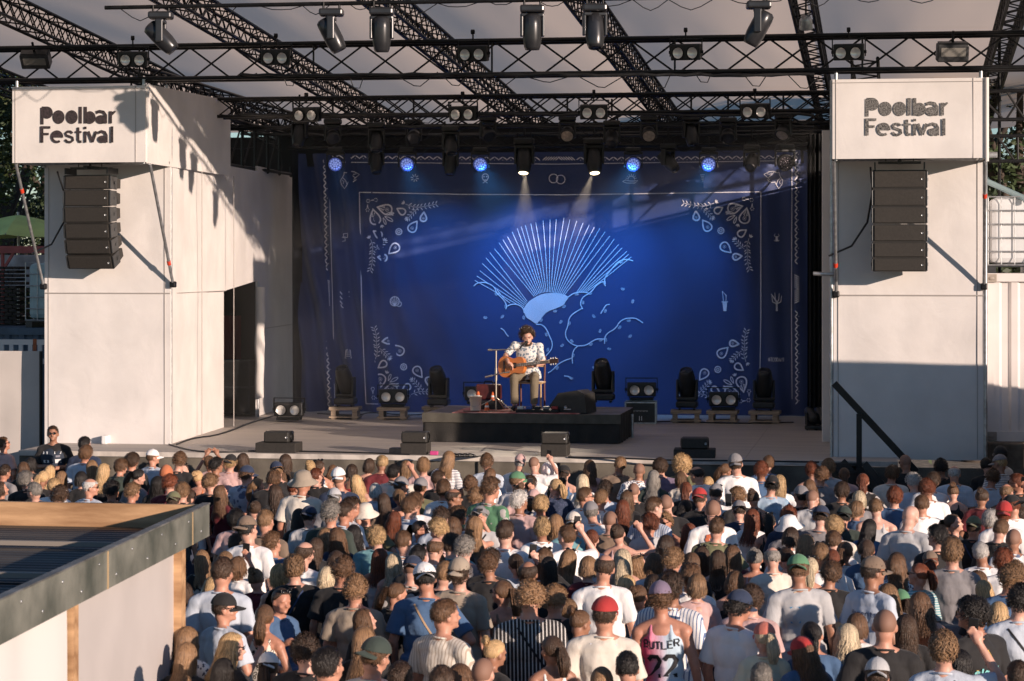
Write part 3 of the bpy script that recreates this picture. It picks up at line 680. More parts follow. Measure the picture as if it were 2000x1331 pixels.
sunpts = smoothp([Z3(*p) for p in [(482, 715), (510, 670), (560, 635), (620, 605), (700, 596), (770, 602), (825, 625), (822, 640), (800, 665), (790, 690), (720, 720), (660, 740), (620, 785), (598, 815), (580, 838), (540, 810), (500, 785), (485, 750), (482, 715)]], 1)[:-1]
gridpoly(sunpts, m_sunp, 'printed_sun_disc', -.004)
# ================================================================== STAGE GEAR
def frameM(loc, rz=0): return Vector(loc), rz
def blinder():
    r = empty('blinder_light'); b = MB()
    b.bbox((0, 0, 0), (.62, .22, .30), .02); b.box((0, .12, 0), (.5, .05, .2)); b.build('housing', M_blackp, r)
    for s in (-1, 1):
        M = RX(R(90)); c = (s * .15, -.115, -.01)
        MB().lathe([(.125, 0), (.125, .05), (.108, .05), (.10, .005)], c, M, 24).build('lamp_rim', M_black, r)
        rf_ = MB().lathe([(.0, .012), (.05, .016), (.085, .028), (.103, .042)], c, M, 20); rf_.build('lamp_lens', mat('blinder_lens', (.80, .78, .74), .22, .35), r)
    b = MB()
    for s in (-1, 1): b.box((s * .335, 0, .08), (.02, .06, .32)); b.tube([(s * .31, 0, 0), (s * .36, 0, 0)], .03, 10)
    b.box((0, 0, .24), (.69, .06, .02)); b.build('yoke', M_black, r); return r
def hang(r, h):
    b = MB(); b.tube([(0, 0, .25), (0, 0, .25 + h)], .018, 6); b.lathe([(.045, -.035), (.045, .035)], (0, 0, .25 + h), RY(R(90)), 10); b.build('clamp', M_black, r)
def mover(head_tilt=0, pan=0, big=1, casing=None, hang_it=True, lens=M_lens_dark, profile='spot'):
    """moving head lamp: base at the top when hung; origin at the yoke axis"""
    cs = casing or M_blackp; s = 1 if hang_it else -1
    r = empty('moving_head_light'); k = big
    b = MB(); b.bbox((0, 0, s * .38 * k), (.42 * k, .34 * k, .13 * k), .035 * k); b.build('base', cs, r)
    for q in (-.14, .14): MB().tube([(q * k, 0, s * .44 * k), (q * k, 0, s * (.56) * k)] if hang_it else [(q * k, -.1 * k, -.47 * k), (q * k, .1 * k, -.47 * k)], .022 * k, 6).build('clamp' if hang_it else 'foot', M_black, r)
    y = MB(); Mp = RZ(pan)
    y.bbox(Mp @ Vector((0, 0, s * .275 * k)), (.40 * k, .15 * k, .07 * k), .02 * k, Mp)
    for q in (-1, 1): y.bbox(Mp @ Vector((q * .185 * k, 0, s * .10 * k)), (.05 * k, .13 * k, .40 * k), .018 * k, Mp)
    yo = y.build('yoke', cs, r)
    Mh = Mp @ RX(head_tilt)
    h = MB()
    if profile == 'spot':
        n = 8; prof = [(.0, .30), (.10, .30), (.15, .26), (.158, .10), (.158, -.14), (.135, -.28), (.115, -.33), (.108, -.33), (.10, -.31)]
        h.lathe([(a * k * 1.04, z * k) for a, z in prof], (0, 0, 0), Mh @ RZ(R(22.5)), 12)
        for a in range(5): h.box(Mh @ Vector((0, -.150 * k, (.20 - a * .022) * k)), (.14 * k, .012 * k, .008 * k), Mh)
    else:
        prof = [(.0, .17), (.10, .17), (.16, .10), (.18, -.02), (.18, -.10), (.165, -.14), (.15, -.14), (.145, -.12)]
        h.lathe([(a * k, z * k) for a, z in prof], (0, 0, 0), Mh, 24)
    ho = h.build('head', cs, r)
    zl = -.31 if profile == 'spot' else -.12; rl = .10 if profile == 'spot' else .146
    MB().lathe([(.0, zl * k - .012 * k), (rl * .6 * k, zl * k - .008 * k), (rl * k, zl * k)], (0, 0, 0), Mh, 20).build('lens', lens, r)
    return r
def place(r, loc, rz=0, label=None, cat=None, group=None):
    r.location = loc; r.rotation_euler = (0, 0, rz); tag(r, label, cat, group); return r
# --- large moving heads on the front pipe
m_mh = mat('moving_head_casing', (.035, .036, .04), .28, .35, var=.15, vscale=6)
tl_lab = ['first large moving head from the left, tilted right above the left banner box', 'second large moving head from the left, tilted down to the right', 'third large moving head from the left, hanging straight down beside a tilted one', 'fourth large moving head from the left, hanging straight down at mid stage', 'fifth large moving head from the left, pointing down and away', 'rightmost large moving head, with a silver yoke, tilted down to the left']
kk = .80
for i, (px, py, tilt, pan) in enumerate([(315, 76, R(-44), R(90)), (648, 68, R(-27), R(90)), (746, 70, R(4), 0), (1040, 62, R(2), R(4)), (1162, 62, R(-14), R(8)), (1482, 52, R(28), R(80))]):
    # tilt about the viewing axis for the swung ones
    m_ = mover(tilt, pan, kk * (1.0), m_mh)
    c = P(px, py, YT0 - .02); c.z = pz - .54 * kk; c.x = PX(px, YT0)
    place(m_, c, R(8), tl_lab[i], 'stage light', 'large moving heads on the front pipe')
# --- twin blinders
bl0 = blinder(); hang(bl0, .16)
labs = iter(['twin lamp blinder on the front truss, left of the first large moving head', 'twin lamp blinder on the front truss, left of the second moving head', 'twin lamp blinder at the centre of the front truss', 'twin lamp blinder on the front truss, left of the rightmost moving head', 'twin lamp blinder on the front truss above the right banner box',
  'leftmost twin blinder under the middle truss', 'second twin blinder from the left under the middle truss', 'third twin blinder from the left under the middle truss', 'rightmost twin blinder under the middle truss, beside the right tower'])
first = True
for (px, py, Y) in [(260, 116, 35.2), (540, 112, 35.2), (925, 105, 35.2), (1340, 102, 35.2), (1658, 102, 35.2), (600, 224, 39.3), (905, 222, 39.3), (1160, 219, 39.3), (1475, 217, 39.3)]:
    o = bl0 if first else copy_tree(bl0); first = False
    place(o, P(px, py, Y), R(rs.uniform(-8, 14)), next(labs), 'blinder light', 'twin blinder lights'); o.rotation_euler.x = R(8); o.scale = (.72, .72, .8) if Y < 37 else (.75, .75, .82)
# floodlights
def flood():
    r = empty('flood_light'); b = MB(); b.bbox((0, 0, 0), (.46, .2, .26), .02); b.box((0, 0, .14), (.42, .16, .03)); b.build('housing', M_grey, r)
    MB().bbox((0, -.101, .02), (.36, .01, .13), .003).build('glass', mat('flood_glass', (.25, .24, .22), .15, .3), r)
    MB().tube([(0, 0, .15), (0, 0, .32)], .02, 6).build('bracket', M_black, r); return r
fl0 = flood(); place(fl0, P(1860, 103, 35.2), R(8), 'rectangular floodlight on the front truss above the right banner box', 'flood light', 'floodlights'); fl0.rotation_euler.x = R(15)
fl1 = copy_tree(fl0); place(fl1, P(70, 116, 35.6), R(5), 'rectangular floodlight on the front truss at the far left in front of the trees', 'flood light', 'floodlights'); fl1.rotation_euler = (R(40), 0, R(5))
# par can on rafter
r = empty('par_can'); MB().lathe([(0, .12), (.06, .12), (.09, .05), (.10, -.08)], (0, 0, 0), RX(R(25)), 18).build('can', M_steel, r)
MB().lathe([(0, -.05), (.09, -.06)], (0, 0, 0), RX(R(25)), 18).build('lens', M_glass, r); MB().tube([(0, 0, .1), (0, 0, .35)], .015, 6).build('bracket', M_black, r)
place(r, P(1574, 46, 34.2), 0, 'silver par can clamped to a roof rafter left of the right tower', 'stage light')
# --- dark movers and fresnels under the rear trusses
dark = [(585, 262, 42, 'spot', 20, -20), (650, 268, 42, 'wash', 60, 15), (735, 275, 42, 'spot', 35, 5), (808, 268, 43.3, 'wash', 60, -8), (880, 282, 42, 'spot', 40, 10), (953, 262, 42, 'wash', 50, 25), (1108, 262, 42, 'lit', 60, 0), (1195, 272, 42, 'spot', 62, 2), (1267, 262, 42, 'lit', 60, 5), (1350, 262, 42, 'spot', 30, 20), (1422, 266, 42, 'wash', 55, -5), (1530, 258, 42, 'lit', 45, -25), (735, 316, 43.9, 'spot', 25, 6), (880, 318, 43.9, 'spot', 15, -6), (1305, 316, 43.9, 'spot', 50, 50), (1468, 318, 43.9, 'spot', 62, -10)]
dl = ['leftmost dark lamp under the rear trusses, beside the curtain', 'second dark lamp from the left, a round wash light above the first blue lamp', 'third dark lamp from the left in the upper row under the rear trusses', 'dark wash light above and right of the second blue lamp', 'dark lamp between the second and third blue lamps, upper row', 'large dark wash light above the third blue lamp', 'silver faced lamp in the upper row, above the linked rings emblem', 'lamp with a brass ring front, right of the lit spotlight', 'silver faced lamp in the upper row, above the fourth blue lamp', 'dark lamp hanging left of the fifth blue lamp, upper row', 'dark round wash light above and right of the fifth blue lamp', 'rightmost upper lamp with a pale yoke, above the unlit washed lamp', 'dark lamp hanging between the first and second blue lamps', 'dark lamp hanging between the second and third blue lamps', 'sideways turned dark lamp between the fourth and fifth blue lamps', 'dark lamp with a brass ring, right of the fifth blue lamp']
m_fres = mat('silver_fresnel_lens', (.50, .44, .38), .35, .6, var=.25, vscale=14)
for i, (px, py, Y, k, t, pn) in enumerate(dark):
    m_ = mover(R(-t), R(pn), .74 if k != 'lit' else .74, None if k != 'lit' else M_blackp, True, m_fres if k == 'lit' else M_lens_dark, 'spot' if k == 'spot' else 'wash')
    place(m_, P(px, py, Y), R(5), dl[i], 'stage light', 'dark lamps under the rear trusses')
    b = MB(); b.tube([(0, 0, .4), (0, 0, .72)], .02, 6); b.build('pipe_clamp', M_black, m_)
# LED wash lights
def ledwash(lit=True):
    r = empty('led_wash_light')
    M = RX(R(-75))
    MB().lathe([(0, .16), (.10, .16), (.16, .10), (.175, 0), (.175, -.03), (.16, -.03)], (0, 0, 0), M, 28).build('housing', M_blackp, r)
    b = MB(); pos = [(0, 0)] + [(.055 * math.cos(k * math.pi / 3), .055 * math.sin(k * math.pi / 3)) for k in range(6)] + [(.11 * math.cos(k * math.pi / 6 + .2), .11 * math.sin(k * math.pi / 6 + .2)) for k in range(12)]
    for (x_, y_) in pos: b.lathe([(0, -.048), (.016, -.044), (.026, -.03)], M @ Vector((x_, y_, 0)), M, 10)
    b.build('led_lens', mat('lit_blue_led', (.2, .3, .8), .2, emis=(.40, .50, 1.0), es=.38) if lit else mat('unlit_led', (.16, .14, .16), .15, .3), r)
    MB().lathe([(0, -.026), (.165, -.026)], (0, 0, 0), M, 28).build('face_plate', mat('led_face_lit', (.03, .05, .2), .3, emis=(.08, .12, .45), es=.35) if lit else M_blackp, r)
    b = MB()
    for q in (-1, 1): b.bbox((q * .2, .03, .08), (.025, .08, .32), .008)
    b.bbox((0, .03, .25), (.44, .12, .07), .02); b.bbox((0, .03, .33), (.34, .26, .1), .03); b.tube([(0, .03, .35), (0, .03, .6)], .02, 6); b.build('yoke', M_blackp, r)
    return r
lw = ledwash(); ll = ['lit blue round LED lamp at the top left corner of the backdrop', 'second lit blue round LED lamp from the left', 'third lit blue round LED lamp from the left', 'fourth lit blue round LED lamp from the left, right of the bright spotlight', 'rightmost lit blue round LED lamp']
for i, px in enumerate((655, 795, 938, 1237, 1384)):
    o = lw if i == 0 else copy_tree(lw); place(o, P(px, 321, 43.7), R(rs.uniform(-6, 10)), ll[i], 'LED light', 'lit blue LED lamps'); o.scale = (.82, .82, .82)
o = ledwash(False); place(o, P(1534, 318, 43.7), R(20), 'unlit grey round LED lamp at the top right corner of the backdrop', 'LED light'); o.scale = (.9, .9, .9)
# two lit spots
m_lit = mat('lit_spot_lens', (1, .9, .7), .3, emis=(1.0, .80, .50), es=5)
for i, (px, py, pn, lb) in enumerate([(1024, 312, 0, 'brightly lit spotlight aimed straight down, left of the linked rings emblem'), (1160, 312, 15, 'brightly lit spotlight aimed down to the left, right of the linked rings emblem')]):
    m_ = mover(R(-24), R(pn), .9, None, True, m_lit, 'spot'); place(m_, P(px, py, 43.8), 0, lb, 'stage light', 'lit spotlights')
    MB().tube([(0, 0, .45), (0, 0, .8)], .02, 6).build('pipe_clamp', M_black, m_)
def spot(name, loc, target, e, c, size, blend=.6, r=.08):
    l = bpy.data.lights.new(name, 'SPOT'); l.energy = e; l.color = c; l.spot_size = R(size); l.spot_blend = blend; l.shadow_soft_size = r
    o = bpy.data.objects.new(name, l); col.objects.link(o); o.location = loc; o.rotation_euler = (Vector(target) - Vector(loc)).to_track_quat('-Z', 'Y').to_euler(); return o
spot('spot_beam', P(1025, 341, 43.45), P(1026, 690, 38.7), 700, (1, .82, .62), 17, .6, .03)
spot('spot_beam', P(1157, 341, 43.45), P(1034, 690, 38.7), 700, (1, .82, .62), 17, .6, .03)
for i, px in enumerate((655, 795, 938, 1237, 1384)):
    spot('led_wash_beam', P(px, 323, 43.45), P([760, 880, 1040, 1150, 1290][i], [640, 560, 560, 560, 600][i], YB), [60, 230, 430, 430, 330][i], (.06, .36, 1.0), 74, 1.0, .15)
# --- floor gear along the back
def pallet():
    r = empty('wooden_pallet'); m1 = mat('pallet_wood', (.38, .29, .21), .8, var=.3, vscale=6, stretch=(1, 6, 6))
    for z in (.235, .05):
        b = MB()
        for y in (-.16, 0, .16): b.box((0, y, z), (.56, .13, .03 if z < .1 else .07))
        b.build('deck_board', m1, r)
    for x_ in (-.2, .2): MB().box((x_, 0, .1), (.09, .39, .2)).build('block', m1, r)
    return r
pl0 = pallet(); pl = [(675, 'wooden pallet under the leftmost floor lamp'), (768, 'wooden pallet under the twin floor lamps left of the musician'), (856, 'wooden pallet partly behind the left end of the black riser'), (1340, 'wooden pallet under the fourth floor moving head'), (1412, 'wooden pallet under the twin floor lamps at the right'), (1494, 'rightmost wooden pallet under the last floor lamp')]
YP = 43.2
def onfloor(px, Y, z=FLOOR): return Vector((PX(px, Y), Y, z))
for i, (px, lb) in enumerate(pl):
    o = pl0 if i == 0 else copy_tree(pl0); Y = YP if px != 856 else 43.6
    place(o, onfloor(px, Y), R(rs.uniform(-3, 4)), lb, 'pallet', 'wooden pallets along the backdrop'); o.scale = (1, 1, .85)
fm = None
for px, z, lb in [(675, .235, 'leftmost floor moving head standing on a pallet'), (857, .235, 'floor moving head behind the left end of the riser'), (1178, .47, 'floor moving head behind the wedge monitor'), (1342, .235, 'floor moving head on a pallet, right of the flight case'), (1492, .235, 'rightmost floor moving head on a pallet')]:
    o = mover(R(-150), R(rs.uniform(-20, 20)), .95, M_blackp, False); Y = YP if px != 1178 else 41.2
    place(o, onfloor(px, Y, FLOOR + z + .46), R(0), lb, 'stage light', 'floor moving heads')
fb0 = None
for px, z, Y, lb in [(768, .235, YP, 'twin lamp light on a pallet below the lower left paisley'), (565, .03, 42.2, 'twin lamp light on the stage floor beside the side wall'), (936, .3, YP, 'twin lamp light behind the red suitcase on the riser'), (1253, .40, YP, 'twin lamp light on top of the black flight case'), (1413, .235, YP, 'twin lamp light on a pallet below the lower right paisley')]:
    if fb0 is None:
        fb0 = o = blinder(); b = MB(); b.bbox((0, 0, -.2), (.5, .3, .06), .01); b.box((.26, 0, -.1), (.02, .05, .2)); b.box((-.26, 0, -.1), (.02, .05, .2)); b.build('foot', M_black, o)
    else: o = copy_tree(fb0)
    place(o, onfloor(px, Y, FLOOR + z + .20), R(rs.uniform(0, 12)), lb, 'blinder light', 'twin lamps on the stage floor'); o.scale = (.86, .86, .86)
# flight case
r = empty('flight_case'); MB().bbox((0, 0, .2), (.56, .5, .38), .01).build('case_body', M_blackp, r)
b = MB()
for x_ in (-.275, .275):
    for y_ in (-.245, .245): b.box((x_, y_, .2), (.03, .03, .40))
for z_ in (.012, .388):
    for y_ in (-.247, .247): b.box((0, y_, z_), (.57, .028, .026))
b.build('aluminium_edge', M_steel, r)
f = Flat(); [f.line([(x_, .06), (x_, .14)], .014) for x_ in (-.02, .02)]
for k in range(14): f.line([(-.12 + k * .019, .22 + .006 * (k % 3)), (-.12 + k * .019, .245)], .007)
f.to(lambda x, y: Vector((x, -.254, y)), 'case_lettering', mat('white_print', (.7, .7, .7), .7), r)
place(r, onfloor(1252, 42.9), R(4), 'black flight case with aluminium edges beside the riser', 'flight case')
# dark lamps group at the right wing, cables
for (px, py, lb) in [(1585, 800, 'dark lamp cluster piece lying at the right end of the backdrop'), (1604, 806, 'dark lamp lying against the right tower at the stage edge')]:
    o = mover(R(120), R(30), .55, M_blackp, False); place(o, onfloor(px, 41.5, FLOOR + .26), 0, lb, 'stage light', 'small dark lamps at the right wing')
def cable(pts, r_, label, name='cable', m=M_blackp, z0=None):
    pts = smoothp([tuple(p) for p in pts], 2) if False else pts
    o = [Vector(p) for p in pts]
    for _ in range(2):
        q = [o[0]]
        for a, c in zip(o, o[1:]): q += [a.lerp(c, .25), a.lerp(c, .75)]
        q.append(o[-1]); o = q
    return tag(MB().tube(o, r_, 6).build(name, m), label, 'cable')
fz = FLOOR + .012
cable([PZ(330, 868, fz), PZ(380, 882, fz), PZ(440, 884, fz), PZ(500, 880, fz), PZ(700, 884, fz), PZ(800, 888, fz)], .012, 'black cable lying along the front edge of the lit stage floor')
cable([PZ(345, 868, fz), PZ(375, 856, fz), PZ(430, 850, fz), PZ(500, 822, fz), PZ(560, 806, fz)], .014, 'black cable running from the side wall back to the floor lamp')
cable([PZ(620, 808, fz), PZ(700, 812, fz), PZ(720, 805, fz), PZ(800, 812, fz), PZ(840, 808, fz)], .012, 'black cable between the pallets along the backdrop')
cable([PZ(1110, 893, fz), PZ(1200, 895, fz), PZ(1330, 900, fz), PZ(1450, 900, fz), PZ(1600, 903, fz)], .014, 'black cable along the shaded right part of the stage edge')
cable([PZ(1250, 826, fz), PZ(1320, 822, fz), PZ(1420, 828, fz), PZ(1550, 825, fz)], .012, 'black cable on the floor behind the right pallets')
for k in range(5):
    px = 870 + k * 10; cable([PZ(px, 889, fz), PZ(px + 8, 886, fz + .03), PZ(px + 20, 890, fz), PZ(px + 12, 892, fz + .02), PZ(px + 30, 891, fz)], .012, 'thin tangled cable right of the second front speaker, %s' % ('nearest it', 'second from it', 'middle of five', 'fourth of five', 'farthest from it')[k], 'cable')
# --- front monitors
m_spk = mat('speaker_paint', (.022, .021, .019), .55, var=.2, vscale=8, bump=.3, bscale=120)
m_spkl = mat('speaker_grille', (.034, .030, .026), .75, .2, var=.15, vscale=40)
def frontfill(wd, bw, bh, sh):
    r = empty('front_fill_speaker')
    b = MB(); b.bbox((0, 0, bh + sh / 2), (wd, .34, sh), .025); b.build('cabinet', m_spk, r)
    MB().bbox((0, -.175, bh + sh / 2), (wd - .04, .012, sh - .03), .004).build('grille', m_spkl, r)
    MB().lathe([(0, 0), (.02, 0), (.02, .006)], (wd * .42, -.182, bh + sh * .5), RX(R(90)), 12).build('badge', M_steel, r)
    b = MB(); 
    for s in (-1, 1): b.lathe([(.05, -.01), (.09, 0), (.05, .01)], (s * (wd / 2 + .004), 0, bh + sh / 2), RY(R(90)), 14)
    b.build('handle', M_black, r); return r
for (px, wd, bw, bh, sh, lb) in [(545, .40, .64, .15, .165, 'leftmost front fill speaker standing on a low black box'), (812, .40, .41, .17, .165, 'front fill speaker standing on a box left of the riser'), (1085, .40, .40, .18, .165, 'front fill speaker standing on a box in front of the riser'), (1357, .40, .62, .13, .165, 'rightmost front fill speaker standing on a low black box in shade')]:
    o = frontfill(wd, bw, bh, sh); place(o, Vector((PX(px, 35.35), 35.35, FLOOR)), R(rs.uniform(-2, 5)), lb, 'speaker', 'front fill speakers on the stage edge')
    c = MB(); c.bbox((0, 0, bh / 2), (bw, .42, bh), .012); q = c.build('speaker_stand_box', m_spkl); place(q, o.location + Vector((0, 0, .001)), o.rotation_euler.z, lb.replace('front fill speaker standing on a', 'black box under the speaker,').replace('leftmost black', 'leftmost').replace('rightmost black', 'rightmost'), 'box', 'boxes under the front fill speakers')
    o.location.z += .004
labs2 = ['low wide black box under the leftmost front fill speaker', 'black box under the speaker left of the riser', 'black box under the speaker in front of the riser', 'low wide black box under the rightmost front fill speaker']
for o, lb in zip([o for o in bpy.data.objects if o.name.startswith('speaker_stand_box')], labs2): o['label'] = lb
b = MB().bbox((0, 0, .05), (.22, .2, .09), .01); tag(b.build('stage_box', M_blackp, loc=PZ(776, 887, FLOOR)), 'small black stage box left of the second front speaker', 'stage box')
b = MB().bbox((0, 0, .03), (.12, .08, .06), .01); tag(b.build('pink_box', mat('magenta_plastic', (.55, .06, .22), .5), loc=PZ(848, 889, FLOOR)), 'small magenta box on the stage edge right of the second speaker', 'box')
# --- riser
RZ_ = 2.0
ry0, ry1 = 37.75, 39.85
rx_0, rx_1 = PX(829, ry0), PX(1209, ry0)
ri = empty('riser', ((rx_0 + rx_1) / 2, ry0, FLOOR)); tag(ri, 'low black skirted riser carrying the musician at mid stage', 'riser')
part(ri, MB().box(((rx_0 + rx_1) / 2, (ry0 + ry1) / 2, RZ_ - .04), (rx_1 - rx_0, ry1 - ry0, .08)), 'deck', mat('riser_deck', (.16, .14, .125), .6, var=.3, vscale=3))
def rs_(u, v):
    L1 = ry1 - ry0; L2 = rx_1 - rx_0; s_ = u * (2 * L1 + L2)
    z = FLOOR + .01 + (RZ_ - .012 - FLOOR) * v; wv = (.02 * math.sin(s_ * 16) + .02 * mnoise.noise(Vector((s_ * 4, 0, 0)))) * (1 - v * .8)
    if s_ < L1: return Vector((rx_0 - .012 - wv, ry1 - s_, z))
    if s_ < L1 + L2: return Vector((rx_0 + s_ - L1, ry0 - .012 - wv, z))
    return Vector((rx_1 + .012 + wv, ry0 + s_ - L1 - L2, z))
part(ri, MB().grid(rs_, 300, 8), 'skirt_cloth', mat('dark_skirt_cloth', (.022, .020, .018), .9, var=.2, vscale=4, bump=.3, bscale=50))
part(ri, MB().box(((rx_0 + rx_1) / 2, ry0 - .035, RZ_ - .07), (rx_1 - rx_0 + .06, .02, .15)), 'skirt_band', mat('skirt_band_cloth', (.075, .068, .055), .9, var=.2, vscale=6))
b = MB(); [b.tube([(x_, y_, FLOOR), (x_, y_, RZ_ - .08)], .025) for x_ in (rx_1 + .05,) for y_ in (ry1 - .6,)]; part(ri, b, 'leg', M_steel)
# carpet
m_carp = mat('red_carpet', (.50, .07, .07), .9, var=.3, vscale=5, c2=(.62, .36, .32), bump=.5, bscale=90)
cx0, cx1 = PX(885, ry0 + .1), PX(1132, ry0 + .1)
o = MB().box(((cx0 + cx1) / 2, ry0 + .68, RZ_ + .008), (cx1 - cx0, 1.3, .012)).build('carpet', m_carp); tag(o, 'red patterned carpet lying on the riser under the musician', 'carpet')
# wedge monitor
def wedge(label, px, Y, z, sc, rz):
    r = empty('wedge_monitor'); b = MB()
    prof = [(-.30, 0), (-.36, .12), (-.20, .34), (.16, .40), (.30, .34), (.34, 0)]
    b.prism([Vector((x_, -.24, z_)) for x_, z_ in prof], (0, 0, 0), (0, .5, 0)); b.build('cabinet', m_spk, r)
    b = MB(); b.lathe([(0, 0), (.03, 0), (.03, .01)], (-.05, -.243, .1), RX(R(90)), 12); b.tube([(.05, -.25, .06), (-.08, -.25, .06)], .012, 6); b.build('socket_plate', M_steel, r)
    p1, p2 = Vector((-.36, 0, .12)), Vector((-.20, 0, .34)); 
    b = MB(); b.beam((-.285, -.2, .235), (-.285, .2, .235), .012, .24); 
    place(r, Vector((PX(px, Y), Y, z)), rz, label, 'monitor'); r.scale = (sc, sc, sc); return r
wedge('black wedge monitor beside the musician on the riser', 1120, 38.15, RZ_ + .015, .92, R(-14))
# ================================================================== MUSIC STANDS & BITS
MX = PX(1028, 38.55)
def mic_stand():
    r = empty('microphone_stand'); m_ = mat('brass_tint_steel', (.45, .40, .34), .3, .8)
    b0 = P(969, 800, 38.25); zt = P(970, 684, 38.25).z
    base = Vector((b0.x, 38.25, RZ_ + .014))
    b = MB(); b.tube([base, (base.x, base.y, zt)], .013, 8); b.tube([base + Vector((0, 0, .5)), (base.x, base.y, zt - .3)], .02, 8); part(r, b, 'pole', m_)
    b = MB()
    for a in (200, 320, 80): b.tube([base + Vector((0, 0, .22)), base + Vector((.42 * math.cos(R(a)), .42 * math.sin(R(a)), .015))], .009, 6)
    part(r, b, 'tripod_leg', m_)
    l0, l1 = P(953, 684, 38.25), P(1015, 682, 37.95)
    part(r, MB().tube([l0, (base.x, base.y, zt), l1], [.010, .010, .006], 8), 'boom', m_); part(r, MB().tube([l0, l0.lerp(Vector((base.x, base.y, zt)), .45)], .017, 8), 'counterweight', m_)
    mp = P(1018, 677, 38.02); part(r, MB().tube([l1, mp, P(1027, 670, 38.1)], [.012, .014, .016], 8), 'microphone', M_blackp)
    part(r, MB().ell(P(1028, 669, 38.12), (.028, .028, .028)), 'microphone_head', M_black)
    l2, l3 = P(948, 737, 38.25), P(985, 728, 38.1)
    part(r, MB().tube([l2, (base.x, base.y, P(966, 732, 38.25).z), l3], .009, 8), 'lower_boom', m_); part(r, MB().tube([l2, l2.lerp(l3, .35)], .016, 8), 'lower_counterweight', m_)
    part(r, MB().tube([l3, P(995, 727, 38.15)], .014, 8), 'lower_microphone', M_blackp)
    tag(r, 'tall steel microphone stand with two booms in front of the seated musician', 'microphone stand'); return r
mic_stand()
# suitcase
r = empty('red_suitcase', (0, 0, 0)); b = MB(); b.bbox((0, 0, .13), (.42, .16, .26), .03); b.build('shell', mat('dark_red_leather', (.07, .012, .012), .5, var=.3, vscale=9), r)
MB().tube([(-.08, -.02, .26), (-.06, -.02, .31), (.06, -.02, .31), (.08, -.02, .26)], .01, 6).build('handle', M_black, r)
place(r, Vector((PX(954, 38.7), 38.75, RZ_ + .17)), R(-5), 'small dark red suitcase raised behind the white bucket', 'suitcase')
b = MB().bbox((0, 0, .078), (.44, .3, .154), .015); tag(b.build('low_crate', M_blackp, loc=(PX(956, 38.7), 38.75, RZ_ + .008)), 'low black crate under the red suitcase', 'crate')
r = empty('bucket'); MB().lathe([(.085, 0), (.10, .24), (.105, .24), (.105, .25), (.09, .25), (.08, .02), (0, .02)], (0, 0, 0), None, 20).build('pail', mat('cream_plastic', (.62, .55, .46), .5), r)
MB().tube([(.1, 0, .2), (.07, -.09, .1), (0, -.115, .08), (-.07, -.09, .1), (-.1, 0, .2)], .004, 5).build('handle', M_steel, r)
place(r, Vector((PX(931, 38.2), 38.1, RZ_ + .015)), 0, 'cream bucket on the carpet left of the microphone stand', 'bucket')
for (px, py, lb) in [(934, 781, 'orange and white shaker standing in the cream bucket'), (951, 783, 'orange shaker cone beside the bucket'), (963, 778, 'orange bottle right of the shaker cone')]:
    r = empty('shaker'); MB().lathe([(.045, 0), (.04, .02), (.022, .12), (.012, .14), (0, .14)], (0, 0, 0), None, 16).build('cone', mat('orange_plastic', (.65, .13, .03), .45), r)
    MB().lathe([(.037, .05), (.032, .08)], (0, 0, 0), None, 16).build('white_band', mat('white_plastic', (.75, .73, .72), .5), r)
    q = P(px, py, 38.3 if px != 934 else 38.1); q.z = RZ_ + (.2 if px == 934 else .17 if px > 955 else .014)
    if px > 940: q.y = 38.62 if px > 955 else 38.4; q.x = PX(px, q.y)
    place(r, q, 0, lb, 'shaker', 'orange percussion shakers')
r = empty('effects_pedal_board'); b = MB(); b.bbox((0, 0, .025), (.7, .3, .05), .01); b.build('board', M_black, r)
for k in range(5): MB().bbox((-.28 + k * .14, -.02, .075), (.1, .14, .05), .01).build('pedal', mat('pedal_%s' % ['silver', 'blue', 'black', 'grey', 'red'][k] + '_paint', [(.5, .5, .5), (.03, .08, .3), (.02, .02, .02), (.2, .2, .2), (.3, .03, .03)][k], .4, .3), r)
place(r, Vector((PX(1050, 37.95), 37.98, RZ_ + .016)), R(4), 'low black pedal board in front of the musician feet', 'pedal board')
cable([Vector((PX(905, 38), 38.0, RZ_ + .022)), Vector((PX(960, 38), 37.9, RZ_ + .03)), Vector((PX(1000, 38), 38.05, RZ_ + .03)), Vector((PX(1060, 38), 38.3, RZ_ + .03)), Vector((PX(1085, 38), 38.4, RZ_ + .025))], .010, 'black cable crossing the red carpet')
